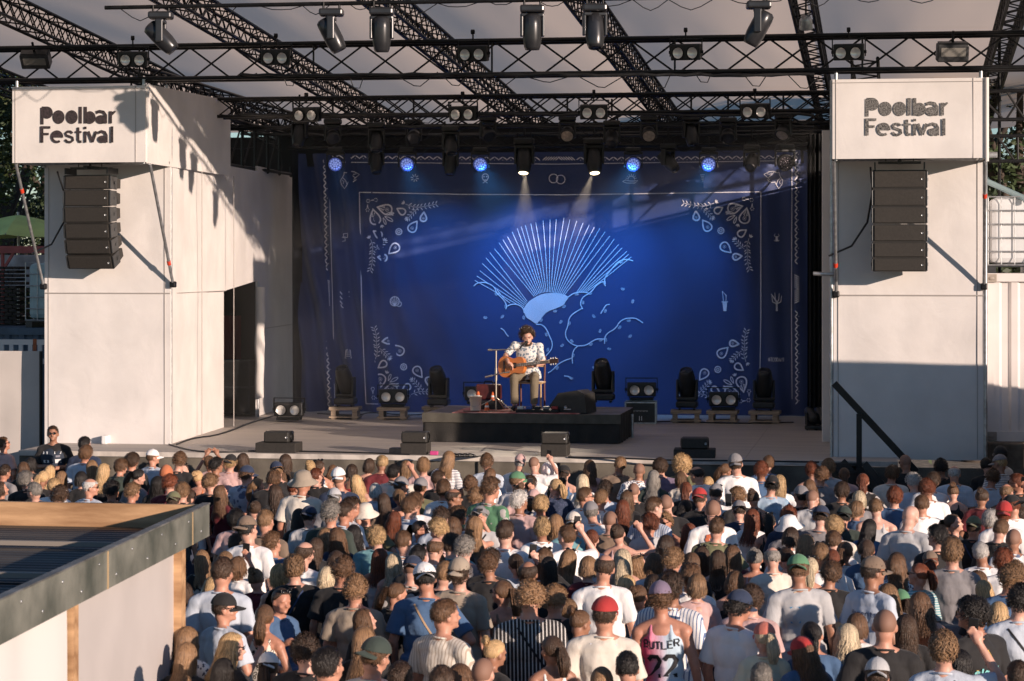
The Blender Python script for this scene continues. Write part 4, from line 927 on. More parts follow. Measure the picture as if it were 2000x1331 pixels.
# ================================================================== LINE ARRAYS
m_ext = mat('line_array_paint', (.026, .023, .020), .5, var=.12, vscale=3, bump=.15, bscale=90)
def line_array(label, x, Y, zs_, tilts, px0, px1, rz, handle_side):
    r = empty('line_array', (x, Y, zs_[0])); tag(r, label, 'line array', 'hanging line arrays')
    wdt = .78; n = len(tilts)
    z = 0; y = 0
    b = MB(); b.box((0, .05, .11), (wdt * .8, .05, .03)); b.box((0, .25, .11), (wdt * .8, .05, .03))
    for s in (-1, 1): b.box((s * wdt * .46, .15, .06), (.02, .42, .10))
    b.box((0, .15, .12), (.06, .5, .05)); b.tube([(0, .1, .13), (0, .1, .5)], .02, 6); b.tube([(-.2, .1, .13), (-.2, .1, .5)], .008, 6); b.tube([(.2, .1, .13), (.2, .1, .5)], .008, 6); b.build('flying_frame', M_grey, r)
    for i, t in enumerate(tilts):
        M = RX(R(t)); h = (zs_[i] - zs_[i + 1]); c = Vector((0, y, -(zs_[0] - (zs_[i] + zs_[i + 1]) / 2)))
        # tapered cabinet: full height in front, smaller behind
        b = MB(); hh = h * .985
        poly = [Vector((0, -.02, hh / 2)), Vector((0, .40, hh * (.30 if tilts[-1] > 5 else .48))), Vector((0, .40, -hh * (.30 if tilts[-1] > 5 else .48))), Vector((0, -.02, -hh / 2))]
        b.prism([M @ q + c for q in poly], (-wdt / 2, 0, 0), (wdt / 2, 0, 0)); cb = b.build('cabinet', m_ext, r)
        g_ = MB(); g_.bbox(M @ Vector((0, -.03, 0)) + c, (wdt - .05, .02, hh * .86), .006, M); g_.build('grille', m_spkl, cb)
        lg_ = MB(); lg_.lathe([(0, 0), (.018, 0), (.018, .006)], M @ Vector((wdt * .42, -.042, 0)) + c, M @ RX(R(90)), 10); lg_.build('badge', M_steel, cb)
        hd = MB()
        for s in (-1, 1):
            hd = MB(); hd.bbox(M @ Vector((s * (wdt / 2 + .008), .10, 0)) + c, (.02, .26, hh * .9), .008, M)
            hd.bbox(M @ Vector((s * (wdt / 2 + .02), .15, 0)) + c, (.012, .07, .05), .004, M)
            hd.build('side_plate', M_grey, cb)
        y += math.sin(R(t)) * h * 1.0
    r.rotation_euler.z = rz; return r
YA = 35.9
zz = [P(170, y_, YA).z for y_ in (342, 371, 404, 436, 467, 497, 526)]
line_array('curved hanging line array of six black cabinets in front of the left tower', PX(171, YA), YA, zz, [-3, 0, 5, 10, 16, 23], 122, 222, R(-5), 1)
YA2 = 35.1
zz = [P(1757, y_, YA2).z for y_ in (332, 369, 404, 438, 473, 504, 531)]
line_array('hanging line array of six black cabinets in front of the right tower', PX(1757, YA2), YA2, zz, [0, 0, 1, 1, 2, 3], 1709, 1803, R(0), 1)
# ================================================================== SURROUNDINGS
m_cont = mat('container_white_paint', (.66, .62, .60), .5, var=.06, vscale=2)
def container(label, x0, x1, y0, z0, h, m, dep=2.4, name='shipping_container'):
    r = empty(name, (x0, y0, z0)); tag(r, label, 'container'); b = MB()
    n = max(2, int((x1 - x0) / .28)); pts = []
    for i in range(n):
        xa = x0 + .12 + (x1 - x0 - .24) * i / n; wv = (x1 - x0 - .24) / n
        pts += [(xa, 0), (xa + wv * .28, 0), (xa + wv * .42, .04), (xa + wv * .80, .04), (xa + wv * .94, 0)]
    pts.append((x1 - .12, 0)); vs = []
    for (x_, d_) in pts: vs += [(x_, y0 + .03 + d_, z0 + .15), (x_, y0 + .03 + d_, z0 + h - .12)]
    b._add(vs, [(2 * i, 2 * i + 2, 2 * i + 3, 2 * i + 1) for i in range(len(pts) - 1)]); part(r, b, 'corrugated_wall', m)
    b = MB()
    for z_ in (z0 + .075, z0 + h - .06): b.box(((x0 + x1) / 2, y0 + .05, z_), (x1 - x0, .12, .15 if z_ < z0 + 1 else .12))
    for x_ in (x0 + .06, x1 - .06): b.box((x_, y0 + .055, z0 + h / 2), (.12, .13, h + .01))
    b.box(((x0 + x1) / 2, y0 + dep / 2 + .1, z0 + h - .01), (x1 - x0 - .02, dep, .03)); b.box((x0 + .03, y0 + dep / 2 + .1, z0 + h / 2), (.04, dep, h - .05)); part(r, b, 'frame', m)
    b = MB()
    for x_ in (x0 + .08, x1 - .08):
        for z_ in (z0 + .08, z0 + h - .07): b.bbox((x_, y0 - .02, z_), (.16, .06, .13), .01); b.ell((x_, y0 - .055, z_), (.04, .015, .028))
    part(r, b, 'corner_casting', mat('container_casting', (.30, .26, .22), .6)); return r
YCt = 36.7
cx = P(1926, 535, YCt); cb_ = P(1926, 862, YCt)
container('white corrugated shipping container right of the right tower', cx.x, cx.x + 6.05, YCt, cb_.z, cx.z - cb_.z, m_cont)
b = MB()
for k in range(5): b.bbox((cx.x + .25 + k * .72, YCt - .05, cb_.z - .22), (.6, .5, .43), .03)
tag(b.build('timber_blocks', mat('old_timber', (.13, .105, .08), .85, var=.4, vscale=5, bump=.5, bscale=20)), 'weathered timber blocks under the white container', 'blocks')
def ibc(label, x0, x1, y0, z0, h, blue=0):
    r = empty('water_tank', (x0, y0, z0)); tag(r, label, 'tank'); w_ = x1 - x0
    m = mat('milky_tank_plastic', (.62, .63, .64), .35, var=.05, vscale=3) if not blue else mat('blueish_tank_plastic', (.34, .47, .50), .35, var=.1, vscale=3)
    part(r, MB().bbox(((x0 + x1) / 2, y0 + .5, z0 + .14 + (h - .16) / 2), (w_ - .06, .94, h - .16), .10), 'tank_body', m)
    b = MB(); nx = max(3, round(w_ / .2)); nz = 6
    for i in range(nx + 1):
        x_ = x0 + w_ * i / nx; b.tube([(x_, y0, z0 + .12), (x_, y0, z0 + h)], .009, 6)
    for j in range(nz): z_ = z0 + .13 + (h - .14) * j / (nz - 1); b.tube([(x0, y0 - .012, z_), (x1, y0 - .012, z_)], .011, 6); b.tube([(x0, y0, z_), (x0, y0 + 1, z_)], .011, 6); b.tube([(x1, y0, z_), (x1, y0 + 1, z_)], .011, 6)
    part(r, b, 'cage', M_steel)
    b = MB(); b.box(((x0 + x1) / 2, y0 + .5, z0 + .11), (w_, 1, .02))
    for x_ in (x0 + .06, (x0 + x1) / 2, x1 - .06): b.box((x_, y0 + .5, z0 + .05), (.12, 1, .1))
    part(r, b, 'tank_pallet', M_grey); return r
q = P(1930, 384, 37.0); q2 = P(1930, 528, 37.0)
ibc('white plastic water tank in a steel cage on top of the white container', q.x, q.x + 1.2, 37.0, cx.z + .003, q.z - cx.z)
q = P(50, 512, 40); q2 = P(50, 640, 40)
xt0 = q.x
ibc('bluish plastic water tank in a steel cage left of the left tower', q.x, q.x + 1.1, 40.0, q2.z, q.z - q2.z, 1)
zc_ = P(20, 640, 39.8).z
container('blue grey container under the water tank at the far left', q.x - 4.5, q.x + 1.7, 39.8, zc_ - 2.45, 2.44, mat('container_blue_paint', (.06, .10, .15), .5, var=.2, vscale=3))
# white slatted rail in front of it
z_a, z_b = P(20, 665, 38.2).z, P(20, 700, 38.2).z
r = empty('slatted_rail', (PX(-40, 38.2), 38.2, z_b)); tag(r, 'white rusty slatted rail above the beige fence at far left', 'rail')
b = MB(); b.box((PX(15, 38.2), 38.2, z_a - .03), (1.6, .05, .09)); b.box((PX(15, 38.2), 38.2, z_b - .05), (1.6, .05, .09)); 
for k in range(9): b.box((PX(-70 + k * 18.5, 38.2), 38.2, (z_a + z_b) / 2), (.07, .04, z_a - z_b))
part(r, b, 'slats', m_cont); part(r, MB().box((PX(68, 38.17), 38.17, z_a - .1), (.06, .02, .25)), 'rust_patch', mat('rust', (.35, .10, .04), .8, var=.3, vscale=9))
# beige fence panel far left
fz1 = P(40, 686, 37).z
r = empty('fence_panel', (PX(40, 37), 37, 0)); tag(r, 'beige cloth covered fence panel left of the left tower', 'fence')
part(r, panel((PX(-70, 37), 37.0), (PX(79, 37), 37.0), .05, fz1, bulge=.05, seed=4), 'fence_cloth', mat('beige_fence_cloth', (.50, .46, .43), .85, var=.06, vscale=1.5))
part(r, MB().tube([(PX(80, 37), 37, 0), (PX(80, 37), 37, fz1)], .03), 'post', M_black)
# dark brick stack
b = MB()
xk0, xk1 = PX(-60, 41.5), PX(49, 41.5); zk0, zk1 = P(20, 640, 41.5).z, P(20, 520, 41.5).z
for j in range(16):
    for i in range(7): b.bbox((xk0 + (i + .5 * (j % 2)) * (xk1 - xk0) / 7, 41.5, zk0 + (j + .5) * (zk1 - zk0) / 16), ((xk1 - xk0) / 7 - .015, .5, (zk1 - zk0) / 16 - .018), .008)
tag(b.build('brick_stack', mat('dark_brick', (.035, .028, .025), .85, var=.4, vscale=5)), 'stack of dark bricks beside the bluish water tank', 'bricks')
# red canopy frame + parasol
r = empty('red_canopy', (PX(30, 44), 44, 0)); tag(r, 'red framed stall roof behind the bluish water tank', 'stall'); m_red = mat('faded_red_paint', (.38, .10, .09), .6, var=.2, vscale=4)
zr_ = P(30, 488, 44).z
part(r, MB().beam((PX(-60, 44), 44, zr_), (PX(130, 44), 44, zr_), .1, .14), 'roof_beam', m_red)
b = MB(); [b.tube([(PX(px, 44), 44, 0), (PX(px, 44), 44, zr_)], .04) for px in (5, 110)]; b.beam((PX(-30, 44), 44, zr_ - 1), (PX(30, 44), 44, zr_), .05); part(r, b, 'post', m_red)
part(r, panel((PX(-60, 44.6), 44.6), (PX(130, 44.6), 44.6), zr_ - .75, zr_ - .1, bulge=.08), 'rear_sheet', mat('pale_sheet', (.45, .48, .52), .7, var=.3, vscale=3))
def parasol(label, px, py_top, Y, rad, drop, m):
    r = empty('parasol', (PX(px, Y), Y, 0)); tag(r, label, 'parasol'); top = P(px, py_top, Y); b = MB(); n = 8
    for i in range(n):
        a0, a1 = 2 * math.pi * i / n + .2, 2 * math.pi * (i + 1) / n + .2
        def fn(u, v, a0=a0, a1=a1):
            e0 = Vector((math.cos(a0), math.sin(a0), 0)) * rad * v; e1 = Vector((math.cos(a1), math.sin(a1), 0)) * rad * v; q = e0.lerp(e1, u)
            return top + q + Vector((0, 0, -drop * v ** 1.25 - .05 * math.sin(math.pi * u) * v))
        b.grid(fn, 6, 8, False)
    part(r, b, 'canopy', m); part(r, MB().tube([(top.x, top.y, 0), (top.x, top.y, top.z + .06)], .03), 'pole', M_steel)
    b = MB(); [b.tube([top + Vector((0, 0, -.05)), top + Vector((math.cos(a) * rad, math.sin(a) * rad, -drop))], .01, 5) for a in [2 * math.pi * i / n + .2 for i in range(n)]]; part(r, b, 'rib', M_steel)
parasol('lime green parasol behind the left brace pole', 36, 420, 46, 1.55, .42, mat('lime_fabric', (.66, .80, .26), .8, var=.08, vscale=2))
# trees
def tree(label, x, y, h, rad, n, seed, m):
    rn = random.Random(seed); r = empty('leafy_tree', (x, y, 0)); tag(r, label, 'tree', 'trees behind the stage')
    b = MB(); tp = Vector((x, y, h * .55)); b.tube([(x, y, 0), (x + .1, y, h * .3), tp], [.28, .22, .15], 10)
    cl_ = []
    for k in range(9):
        a = rn.uniform(0, 6.28); z = rn.uniform(.35, .95) * h; rr_ = rad * rn.uniform(.3, .85) * (1 - abs(z / h - .6)); q = Vector((x + math.cos(a) * rr_, y + math.sin(a) * rr_, z)); b.tube([Vector((x, y, z * .6)), (Vector((x, y, z * .6)) + q) / 2 + Vector((0, 0, .2)), q], [.10, .06, .02], 6)
    part(r, b, 'trunk', mat('bark', (.06, .045, .035), .9, var=.3, vscale=5))
    for k in range(70):
        a = rn.uniform(0, 6.28); z = rn.uniform(.12, 1.0); q = rad * math.sqrt(rn.random()) * math.sin(math.pi * min(1, z * .85 + .12)) ** .5; cl_.append((Vector((x + math.cos(a) * q, y + math.sin(a) * q, z * h)), rn.uniform(.45, .95)))
    vs = np.zeros((n * 4, 3)); fs = []
    for i in range(n):
        c, s_ = cl_[rn.randrange(len(cl_))]; d = Vector((rn.gauss(0, 1), rn.gauss(0, 1), rn.gauss(0, 1))).normalized() * s_ * rn.random() ** .4
        p = c + d; u = Vector((rn.gauss(0, 1), rn.gauss(0, 1), rn.gauss(0, .6))).normalized(); v_ = u.cross(Vector((rn.gauss(0, 1), rn.gauss(0, 1), rn.gauss(0, 1)))).normalized(); L = rn.uniform(.05, .11); wd = L * .5
        for k, q in enumerate((p - u * L, p + v_ * wd, p + u * L, p - v_ * wd)): vs[i * 4 + k] = q
        fs.append((i * 4, i * 4 + 1, i * 4 + 2, i * 4 + 3))
    bb = MB(); bb.v = [tuple(q) for q in vs]; bb.f = fs; bb.m = [0] * n; bb.sm = [False] * n; part(r, bb, 'crown', m)
m_leaf = mat('leaf_green', (.055, .085, .020), .6, var=.6, vscale=.9, c2=(.10, .125, .03)); m_leaf2 = mat('leaf_dark_green', (.03, .055, .022), .6, var=.6, vscale=.9, c2=(.06, .09, .035))
tree('large leafy green tree behind the left tower', PX(10, 52), 52, 10.5, 3.6, 26000, 1, m_leaf)
tree('darker leafy tree at the far left behind the parasol', PX(-90, 56), 56, 12, 4.5, 26000, 2, m_leaf2)
tree('dark leafy tree behind the white container at the right', PX(1990, 46), 46, 10.5, 3.2, 26000, 3, m_leaf2)
tree('leafy tree farther back behind the right tower', PX(1900, 54), 54, 12, 4.2, 20000, 4, m_leaf)
tree('tall leafy tree beyond the left edge of the stage roof', PX(90, 62), 62, 13, 4.5, 20000, 5, m_leaf2)
# right side scaffolding truss in front of the tree
r = empty('wing_truss', (PX(1940, 38.5), 38.5, 0)); tag(r, 'black lattice truss column and arms at the far right behind the right banner box', 'truss')
x_ = PX(1952, 38.5)
box_truss(r, (x_, 38.5, 3.8), (x_, 38.5, 8.2), .35, .35, .4, .026, .012, X=False)
b = MB()
z1_, z2_, z3_, z4_ = [P(1960, y_, 38.2).z for y_ in (178, 234, 266, 315)]
for z_ in (z1_, z2_, z3_, z4_): b.tube([(PX(1900, 38.2), 38.2, z_), (PX(2080, 38.2), 38.2, z_)], .03)
for (a, c, z0_, z1q) in [(1965, 2002, z1_, z2_), (2002, 1965, z1_, z2_), (1930, 1960, z1_ - .2, z2_), (1948, 1982, z3_, z4_), (1988, 1988, z3_, z4_)]: b.tube([(PX(a, 38.2), 38.2, z0_), (PX(c, 38.2), 38.2, z1q)], .02, 6)
part(r, b, 'arm', M_black)
tag(MB().tube([P(1926, 354, 37.6), P(2010, 392, 36.9)], .045, 10).build('brace_pipe', mat('teal_pipe', (.30, .42, .45), .4, .4)), 'pale blue diagonal pipe above the white water tank', 'pipe')
tag(MB().tube([P(1931, 303, 37.9), P(1948, 303, 37.9)], .05, 10).build('pipe_stub', M_steel), 'short pale pipe stub sticking out right of the right banner box', 'pipe')
# stair and hand rail in front of the right tower
r = empty('stage_stair', (PX(1690, 34.2), 34.2, 0)); tag(r, 'dark stage stair with a diagonal handrail in front of the right tower', 'stair')
yh = 34.75
part(r, MB().beam(P(1629, 749, yh), P(1790, 922, yh), .075, .10), 'handrail', M_black)
part(r, MB().box((PX(1678, yh - .1), yh - .1, (P(1678, 808, yh).z) / 2 + .2), (.08, .07, P(1678, 808, yh).z - .4)), 'post', M_black)
part(r, MB().box((PX(1683, yh - .15), yh - .16, .55), (.07, .05, 1.1)), 'wooden_post', mat('post_wood', (.32, .21, .12), .7, var=.2, vscale=5))
b = MB(); b.beam(P(1640, 905, yh + .05), P(1725, 1000, yh + .05), .06, .2); b.beam(P(1688, 905, yh - .2), P(1745, 975, yh - .2), .05, .1)
for k in range(6): b.box((PX(1655 + k * 17, yh + .4), yh + .4, 1.4 - k * .24), (.30, .9, .04))
b.box((PX(1655, yh + .3), yh + .3, 1.50), (.5, .6, .04)); part(r, b, 'step', M_blackp)
# unseen shade caster on the right, invented form fitted to its shadow
r = empty('side_shade_caster', (4.2, 33, 0)); tag(r, 'tall unseen shade caster with a sloping top, added beyond the right edge', 'stall')
b = MB(); poly = [Vector((2.7, 30.3, 0)), Vector((2.7, 36.4, 0)), Vector((2.7, 36.4, 2.45)), Vector((2.7, 34.75, 3.04)), Vector((2.7, 33.05, 3.74)), Vector((2.7, 30.3, 4.65))]
b.prism(poly, (0, 0, 0), (3.2, 0, 0)); part(r, b, 'body', mat('shade_caster_boards', (.30, .24, .18), .8, var=.2, vscale=4))
part(r, MB().box((5.95, 33, 2.2), (.05, 1.4, 1.1)), 'shade_caster_panel', M_blackp)
# ================================================================== FOREGROUND KIOSK
kx, ky0, ky1, kz = -5.28, 8.0, 18.2, 2.50
r = empty('wooden_kiosk', (-7, 14, 0)); tag(r, 'wooden kiosk with green weathered fascia and pale side walls in the lower left foreground', 'kiosk')
m_fas = mat('weathered_green_board', (.115, .128, .105), .6, var=.45, vscale=2.2, c2=(.20, .20, .17), bump=.3, bscale=14)
m_wood = mat('orange_pine', (.46, .25, .12), .6, var=.35, vscale=2.5, c2=(.60, .37, .20), stretch=(.6, 4, 4), bump=.15, bscale=20)
K1 = P(409, 985, ky1); K0 = Vector((PX(0, 12.77), 12.77, 0))
def kxat(y): return K1.x + (K0.x - K1.x) * (y - ky1) / (12.77 - ky1)
ktop = P(407, 985, ky1).z
fh = .255
b = MB(); b.prism([Vector((kxat(ky0), ky0, ktop - fh)), Vector((kxat(ky1), ky1, ktop - fh)), Vector((kxat(ky1), ky1, ktop)), Vector((kxat(ky0), ky0, ktop))], (0, 0, 0), (-.045, 0, 0)); part(r, b, 'fascia', m_fas)
b = MB(); yj = 15.1; b.box((kxat(yj) + .001, yj, ktop - fh / 2), (.012, .014, fh)); b.box((kxat(17.6) + .001, 17.6, ktop - fh / 2), (.01, .01, fh)); part(r, b, 'fascia_joint', mat('raw_wood_joint', (.45, .32, .18), .7))
b = MB(); b.box(((-10.5 + K1.x - .05) / 2, ky1 - .03, ktop - .10 - .003), (K1.x - .05 + 10.5, .05, .20)); part(r, b, 'far_fascia', m_wood)
b = MB(); b.box((-10.3, 13, ktop - .12), (.05, 10.4, .2)); part(r, b, 'left_fascia', m_wood)
def corr(u, v): return Vector((-10.3 + (kxat(ky1 - 10 * u) - .06 + 10.3) * v, ky1 - .06 - 10 * u, ktop - .20 + .012 * math.sin(u * 10 / .13 * 6.283) - .006 * u * 10))
part(r, MB().grid(corr, 620, 3), 'corrugated_roof', mat('dark_corrugated_sheet', (.045, .045, .048), .35, .3, var=.5, vscale=1.2, c2=(.12, .105, .085), stretch=(.25, 2.5, 1)))
for k, yy in enumerate((16.75, 15.0)):
    part(r, MB().box((-7.9, yy, ktop - .16), (4.8, .05, .035)), 'roof_batten', mat('pale_batten', (.25, .22, .19), .6))
for k in range(22):
    yy = 17.9 - k * .43; part(r, MB().lathe([(0, .004), (.010, .003), (.011, 0)], (kxat(yy) + .002, yy, ktop - fh * (.25 if k % 2 else .72)), RY(R(90)), 8), 'screw', M_steel)
part(r, MB().prism([Vector((kxat(ky0), ky0, ktop + .001)), Vector((kxat(ky1), ky1, ktop + .001)), Vector((kxat(ky1), ky1, ktop + .012)), Vector((kxat(ky0), ky0, ktop + .012))], (.008, 0, 0), (-.055, 0, 0)), 'flashing', mat('dull_zinc_flashing', (.20, .20, .19), .5, .5, var=.4, vscale=4))
# walls under the fascia
yw = 17.6; xw = kxat(yw) - .16
m_kw = mat('pale_kiosk_panel', (.52, .48, .465), .6, var=.05, vscale=1.5)
xq = lambda y: kxat(y) - .14
post = lambda y, wd=.10: MB().box((xq(y), y, (ktop - fh) / 2 + .02), (.10, wd, ktop - fh + .04))
ypost1 = 17.05
# place posts so that they fall at px 346 and px 135
def y_at(px):
    lo, hi = 9, 18.2
    for _ in range(40):
        m_ = (lo + hi) / 2; u = (px - 1000) / F; t = m_ / (CT + u * ST)
        if t * (-ST + u * CT) > xq(m_): lo = m_
        else: hi = m_
    return (lo + hi) / 2
ya, yb = y_at(346), y_at(134)
part(r, post(ya, .12), 'post', m_wood); part(r, post(yb, .10), 'post', m_wood)
b = MB(); b.prism([Vector((xq(ya) - .01, ya - .06, 0)), Vector((xq(yb) - .01, yb + .05, 0)), Vector((xq(yb) - .01, yb + .05, ktop - fh)), Vector((xq(ya) - .01, ya - .06, ktop - fh))], (0, 0, 0), (-.02, 0, 0)); part(r, b, 'wall_panel', m_kw)
def curt(u, v):
    y = yb - .08 - 1.6 * u; return Vector((xq(y) + .012 * math.sin(u * 9) + .008 * mnoise.noise(Vector((u * 4, v * 2, 0))) + .01, y, .05 + (ktop - fh) * v))
part(r, MB().grid(curt, 60, 6), 'white_curtain', mat('white_curtain_cloth', (.72, .68, .66), .85))
b = MB(); b.box(((-10.3 + xq(ya)) / 2, ya + .02, 1.1), (xq(ya) + 10.2, .03, 2.2)); part(r, b, 'back_wall', m_kw)
# ================================================================== PEOPLE
def capsule(b, p, q, r0, r1, n=14, flat0=False, flat1=False):
    p = Vector(p); q = Vector(q); d = (q - p); L = d.length; d.normalize(); pts = []; rs_l = []
    if not flat0:
        for k in range(4): a = math.pi / 2 * k / 4; pts.append(p - d * r0 * math.cos(a)); rs_l.append(max(1e-4, r0 * math.sin(a)))
    pts.append(p); rs_l.append(r0); pts.append((p + q) / 2); rs_l.append((r0 + r1) / 2); pts.append(q); rs_l.append(r1)
    if not flat1:
        for k in range(1, 5): a = math.pi / 2 * k / 4; pts.append(q + d * r1 * math.sin(a)); rs_l.append(max(1e-4, r1 * math.cos(a)))
    b.tube(pts, rs_l, n)
def remesh(b, voxel, smooth=2, dec=None, name='m'):
    me = bpy.data.meshes.new(name); me.from_pydata(b.v, [], b.f); me.update()
    o = bpy.data.objects.new('tmp', me); col.objects.link(o)
    md = o.modifiers.new('r', 'REMESH'); md.mode = 'VOXEL'; md.voxel_size = voxel; md.use_smooth_shade = True
    if smooth: s = o.modifiers.new('s', 'SMOOTH'); s.factor = .5; s.iterations = smooth
    if dec: d = o.modifiers.new('d', 'DECIMATE'); d.ratio = dec
    dg = bpy.context.evaluated_depsgraph_get(); m2 = bpy.data.meshes.new_from_object(o.evaluated_get(dg)); m2.name = name
    bpy.data.objects.remove(o); bpy.data.meshes.remove(me)
    m2.polygons.foreach_set('use_smooth', [True] * len(m2.polygons)); return m2
def coords(me):
    a = np.empty(len(me.vertices) * 3); me.vertices.foreach_get('co', a); return a.reshape(-1, 3)
NECK = 1.50
# poses: elbow, wrist, hand tip for the right arm (+x side) and left arm
POSES = {
 'down': [((.25, -.03, 1.13), (.27, .06, .90)), ((-.25, -.03, 1.13), (-.27, .06, .90))],
 'fold': [((.27, .00, 1.15), (.02, .20, 1.17)), ((-.27, .00, 1.15), (-.02, .23, 1.13))],
 'hips': [((.36, -.08, 1.17), (.20, .06, 1.03)), ((-.25, -.03, 1.13), (-.24, .10, .92))],
 'cup': [((.27, .02, 1.14), (.16, .26, 1.28)), ((-.25, -.03, 1.13), (-.27, .06, .90))],
 'raise': [((.38, .10, 1.42), (.24, .12, 1.66)), ((-.25, -.03, 1.13), (-.27, .06, .90))],
 'clap': [((.30, .22, 1.40), (.10, .34, 1.72)), ((-.30, .22, 1.40), (-.10, .34, 1.72))],
 'hug': [((.42, .06, 1.26), (.60, .05, 1.36)), ((-.25, -.03, 1.13), (-.27, .06, .90))],
}
def head_prims(b, sx=1):
    b.ell((0, -.008, 1.675), (.077, .096, .092), 20, 14); b.ell((0, .022, 1.625), (.064, .070, .075), 18, 12); b.ell((0, .034, 1.588), (.050, .056, .048), 16, 10)
    b.ell((0, .082, 1.568), (.022, .018, .018)); b.ell((0, -.03, 1.60), (.062, .055, .07))
    capsule(b, (0, .088, 1.655), (0, .106, 1.626), .008, .013, 8)
    for s in (-1, 1):
        b.ell((s * .079, -.002, 1.638), (.011, .021, .032), 10, 8); b.ell((s * .030, .078, 1.672), (.026, .012, .011), 10, 8); b.ell((s * .04, .062, 1.618), (.022, .022, .02), 10, 8)
    capsule(b, (-.020, .086, 1.597), (.020, .086, 1.597), .009, .009, 8)
    capsule(b, (0, -.022, 1.46), (0, -.004, 1.585), .060 * sx, .054 * sx)
def hand_prims(b, w_, d, side, curl=.4):
    w_ = Vector(w_); d = Vector(d).normalized(); up = Vector((0, 0, 1)) if abs(d.z) < .8 else Vector((0, 1, 0)); sd_ = d.cross(up).normalized(); nn = sd_.cross(d).normalized()
    pc = w_ + d * .045; b.ell(pc, (.036, .036, .036)); capsule(b, w_, w_ + d * .07, .026, .034, 10)
    for k in range(4):
        o = (k - 1.5) * .019; L = (.060, .068, .063, .05)[k]; p0 = w_ + d * .085 + sd_ * o; p1 = p0 + (d - nn * curl * .4).normalized() * L * .55; p2 = p1 + (d * .7 - nn * curl * 1.6).normalized() * L * .55
        capsule(b, p0 - d * .02, p1, .0095, .009, 7); capsule(b, p1, p2, .009, .0078, 7)
    t0 = w_ + d * .035 + sd_ * side * .028; t1 = t0 + (sd_ * side * .8 + d * .9).normalized() * .035; capsule(b, t0, t1, .012, .0105, 7); capsule(b, t1, t1 + d * .028, .0105, .009, 7)
def body_prims(sex, pose, grow=0, part_='body'):
    """part_: body (skin), shirt, tank, trousers"""
    m = sex == 'm'; sh = .185 if m else .158; g_ = grow; b = MB()
    arms = POSES[pose]; S = [(sh, -.015, 1.405), (-sh, -.015, 1.405)]
    sc = 1 if m else .88
    if part_ in ('body', 'shirt', 'tank'):
        z0 = .95
        b.ell((0, 0, .98), (.165 + g_ + (0 if m else .01), .115 + g_, .12)); b.ell((0, 0, 1.13), ((.155 if m else .132) + g_ * 1.2, .105 + g_ * 1.2, .17)); b.ell((0, -.008, 1.29), ((.178 if m else .152) + g_, .118 + g_, .17))
        if not m: b.ell((0, .075, 1.29), (.11 + g_, .055 + g_, .06))
        if part_ != 'tank':
            b.ell((0, -.015, 1.395), (sh + g_ * .6, .085 + g_, .07 + g_ * .5))
            for s in (-1, 1): b.ell((s * sh, -.015, 1.395), (.062 * sc + g_, .062 * sc + g_, .062 * sc + g_)); capsule(b, (s * .035, -.02, 1.475 - (.012 if part_ == 'shirt' else 0)), (s * (sh - .02), -.017, 1.425), .048 + g_ * .5, .047 + g_ * .8)
            b.ell((0, -.055, 1.40), (.10 + g_, .055 + g_, .08))
    if part_ == 'body':
        head_prims(b, 1 if m else .86)
        for (el, wr), s0, side in zip(arms, S, (1, -1)):
            capsule(b, s0, el, .050 * sc, .040 * sc); capsule(b, el, wr, .041 * sc, .027 * sc); dd = (Vector(wr) - Vector(el)); hand_prims(b, wr, dd, -side, .5)
        for s in (-1, 1):
            capsule(b, (s * .085, 0, .93), (s * .095, .005, .50), .085 * (1 if m else 1.03), .055); capsule(b, (s * .095, .005, .50), (s * .10, -.01, .09), .055, .038); capsule(b, (s * .10, -.02, .05), (s * .11, .15, .035), .042, .034)
    if part_ == 'shirt':
        for (el, wr), s0 in zip(arms, S):
            e = Vector(s0).lerp(Vector(el), .78); capsule(b, s0, e, .053 * sc + g_, .055 * sc + g_ * 1.5, flat1=True)
        b.tube([(0, 0, 1.02), (0, 0, .86)], [.17 + g_, .176 + g_], 20)
    if part_ == 'long':
        pass
    if part_ == 'tank':
        for s in (-1, 1):
            capsule(b, (s * .085, -.11, 1.36), (s * .075, -.045, 1.475), .018 + g_ * .3, .014 + g_ * .3, 8); capsule(b, (s * .085, .10, 1.34), (s * .075, -.03, 1.475), .018 + g_ * .3, .014 + g_ * .3, 8)
        b.tube([(0, 0, 1.02), (0, 0, .86)], [.165 + g_, .17 + g_], 20)
    if part_ == 'trousers':
        b.ell((0, 0, .96), (.172 + g_, .122 + g_, .12))
        for s in (-1, 1): capsule(b, (s * .085, 0, .90), (s * .095, .005, .50), .092, .066); capsule(b, (s * .095, .005, .50), (s * .10, -.01, .10), .066, .062, flat1=True)
    return b
TM = {}
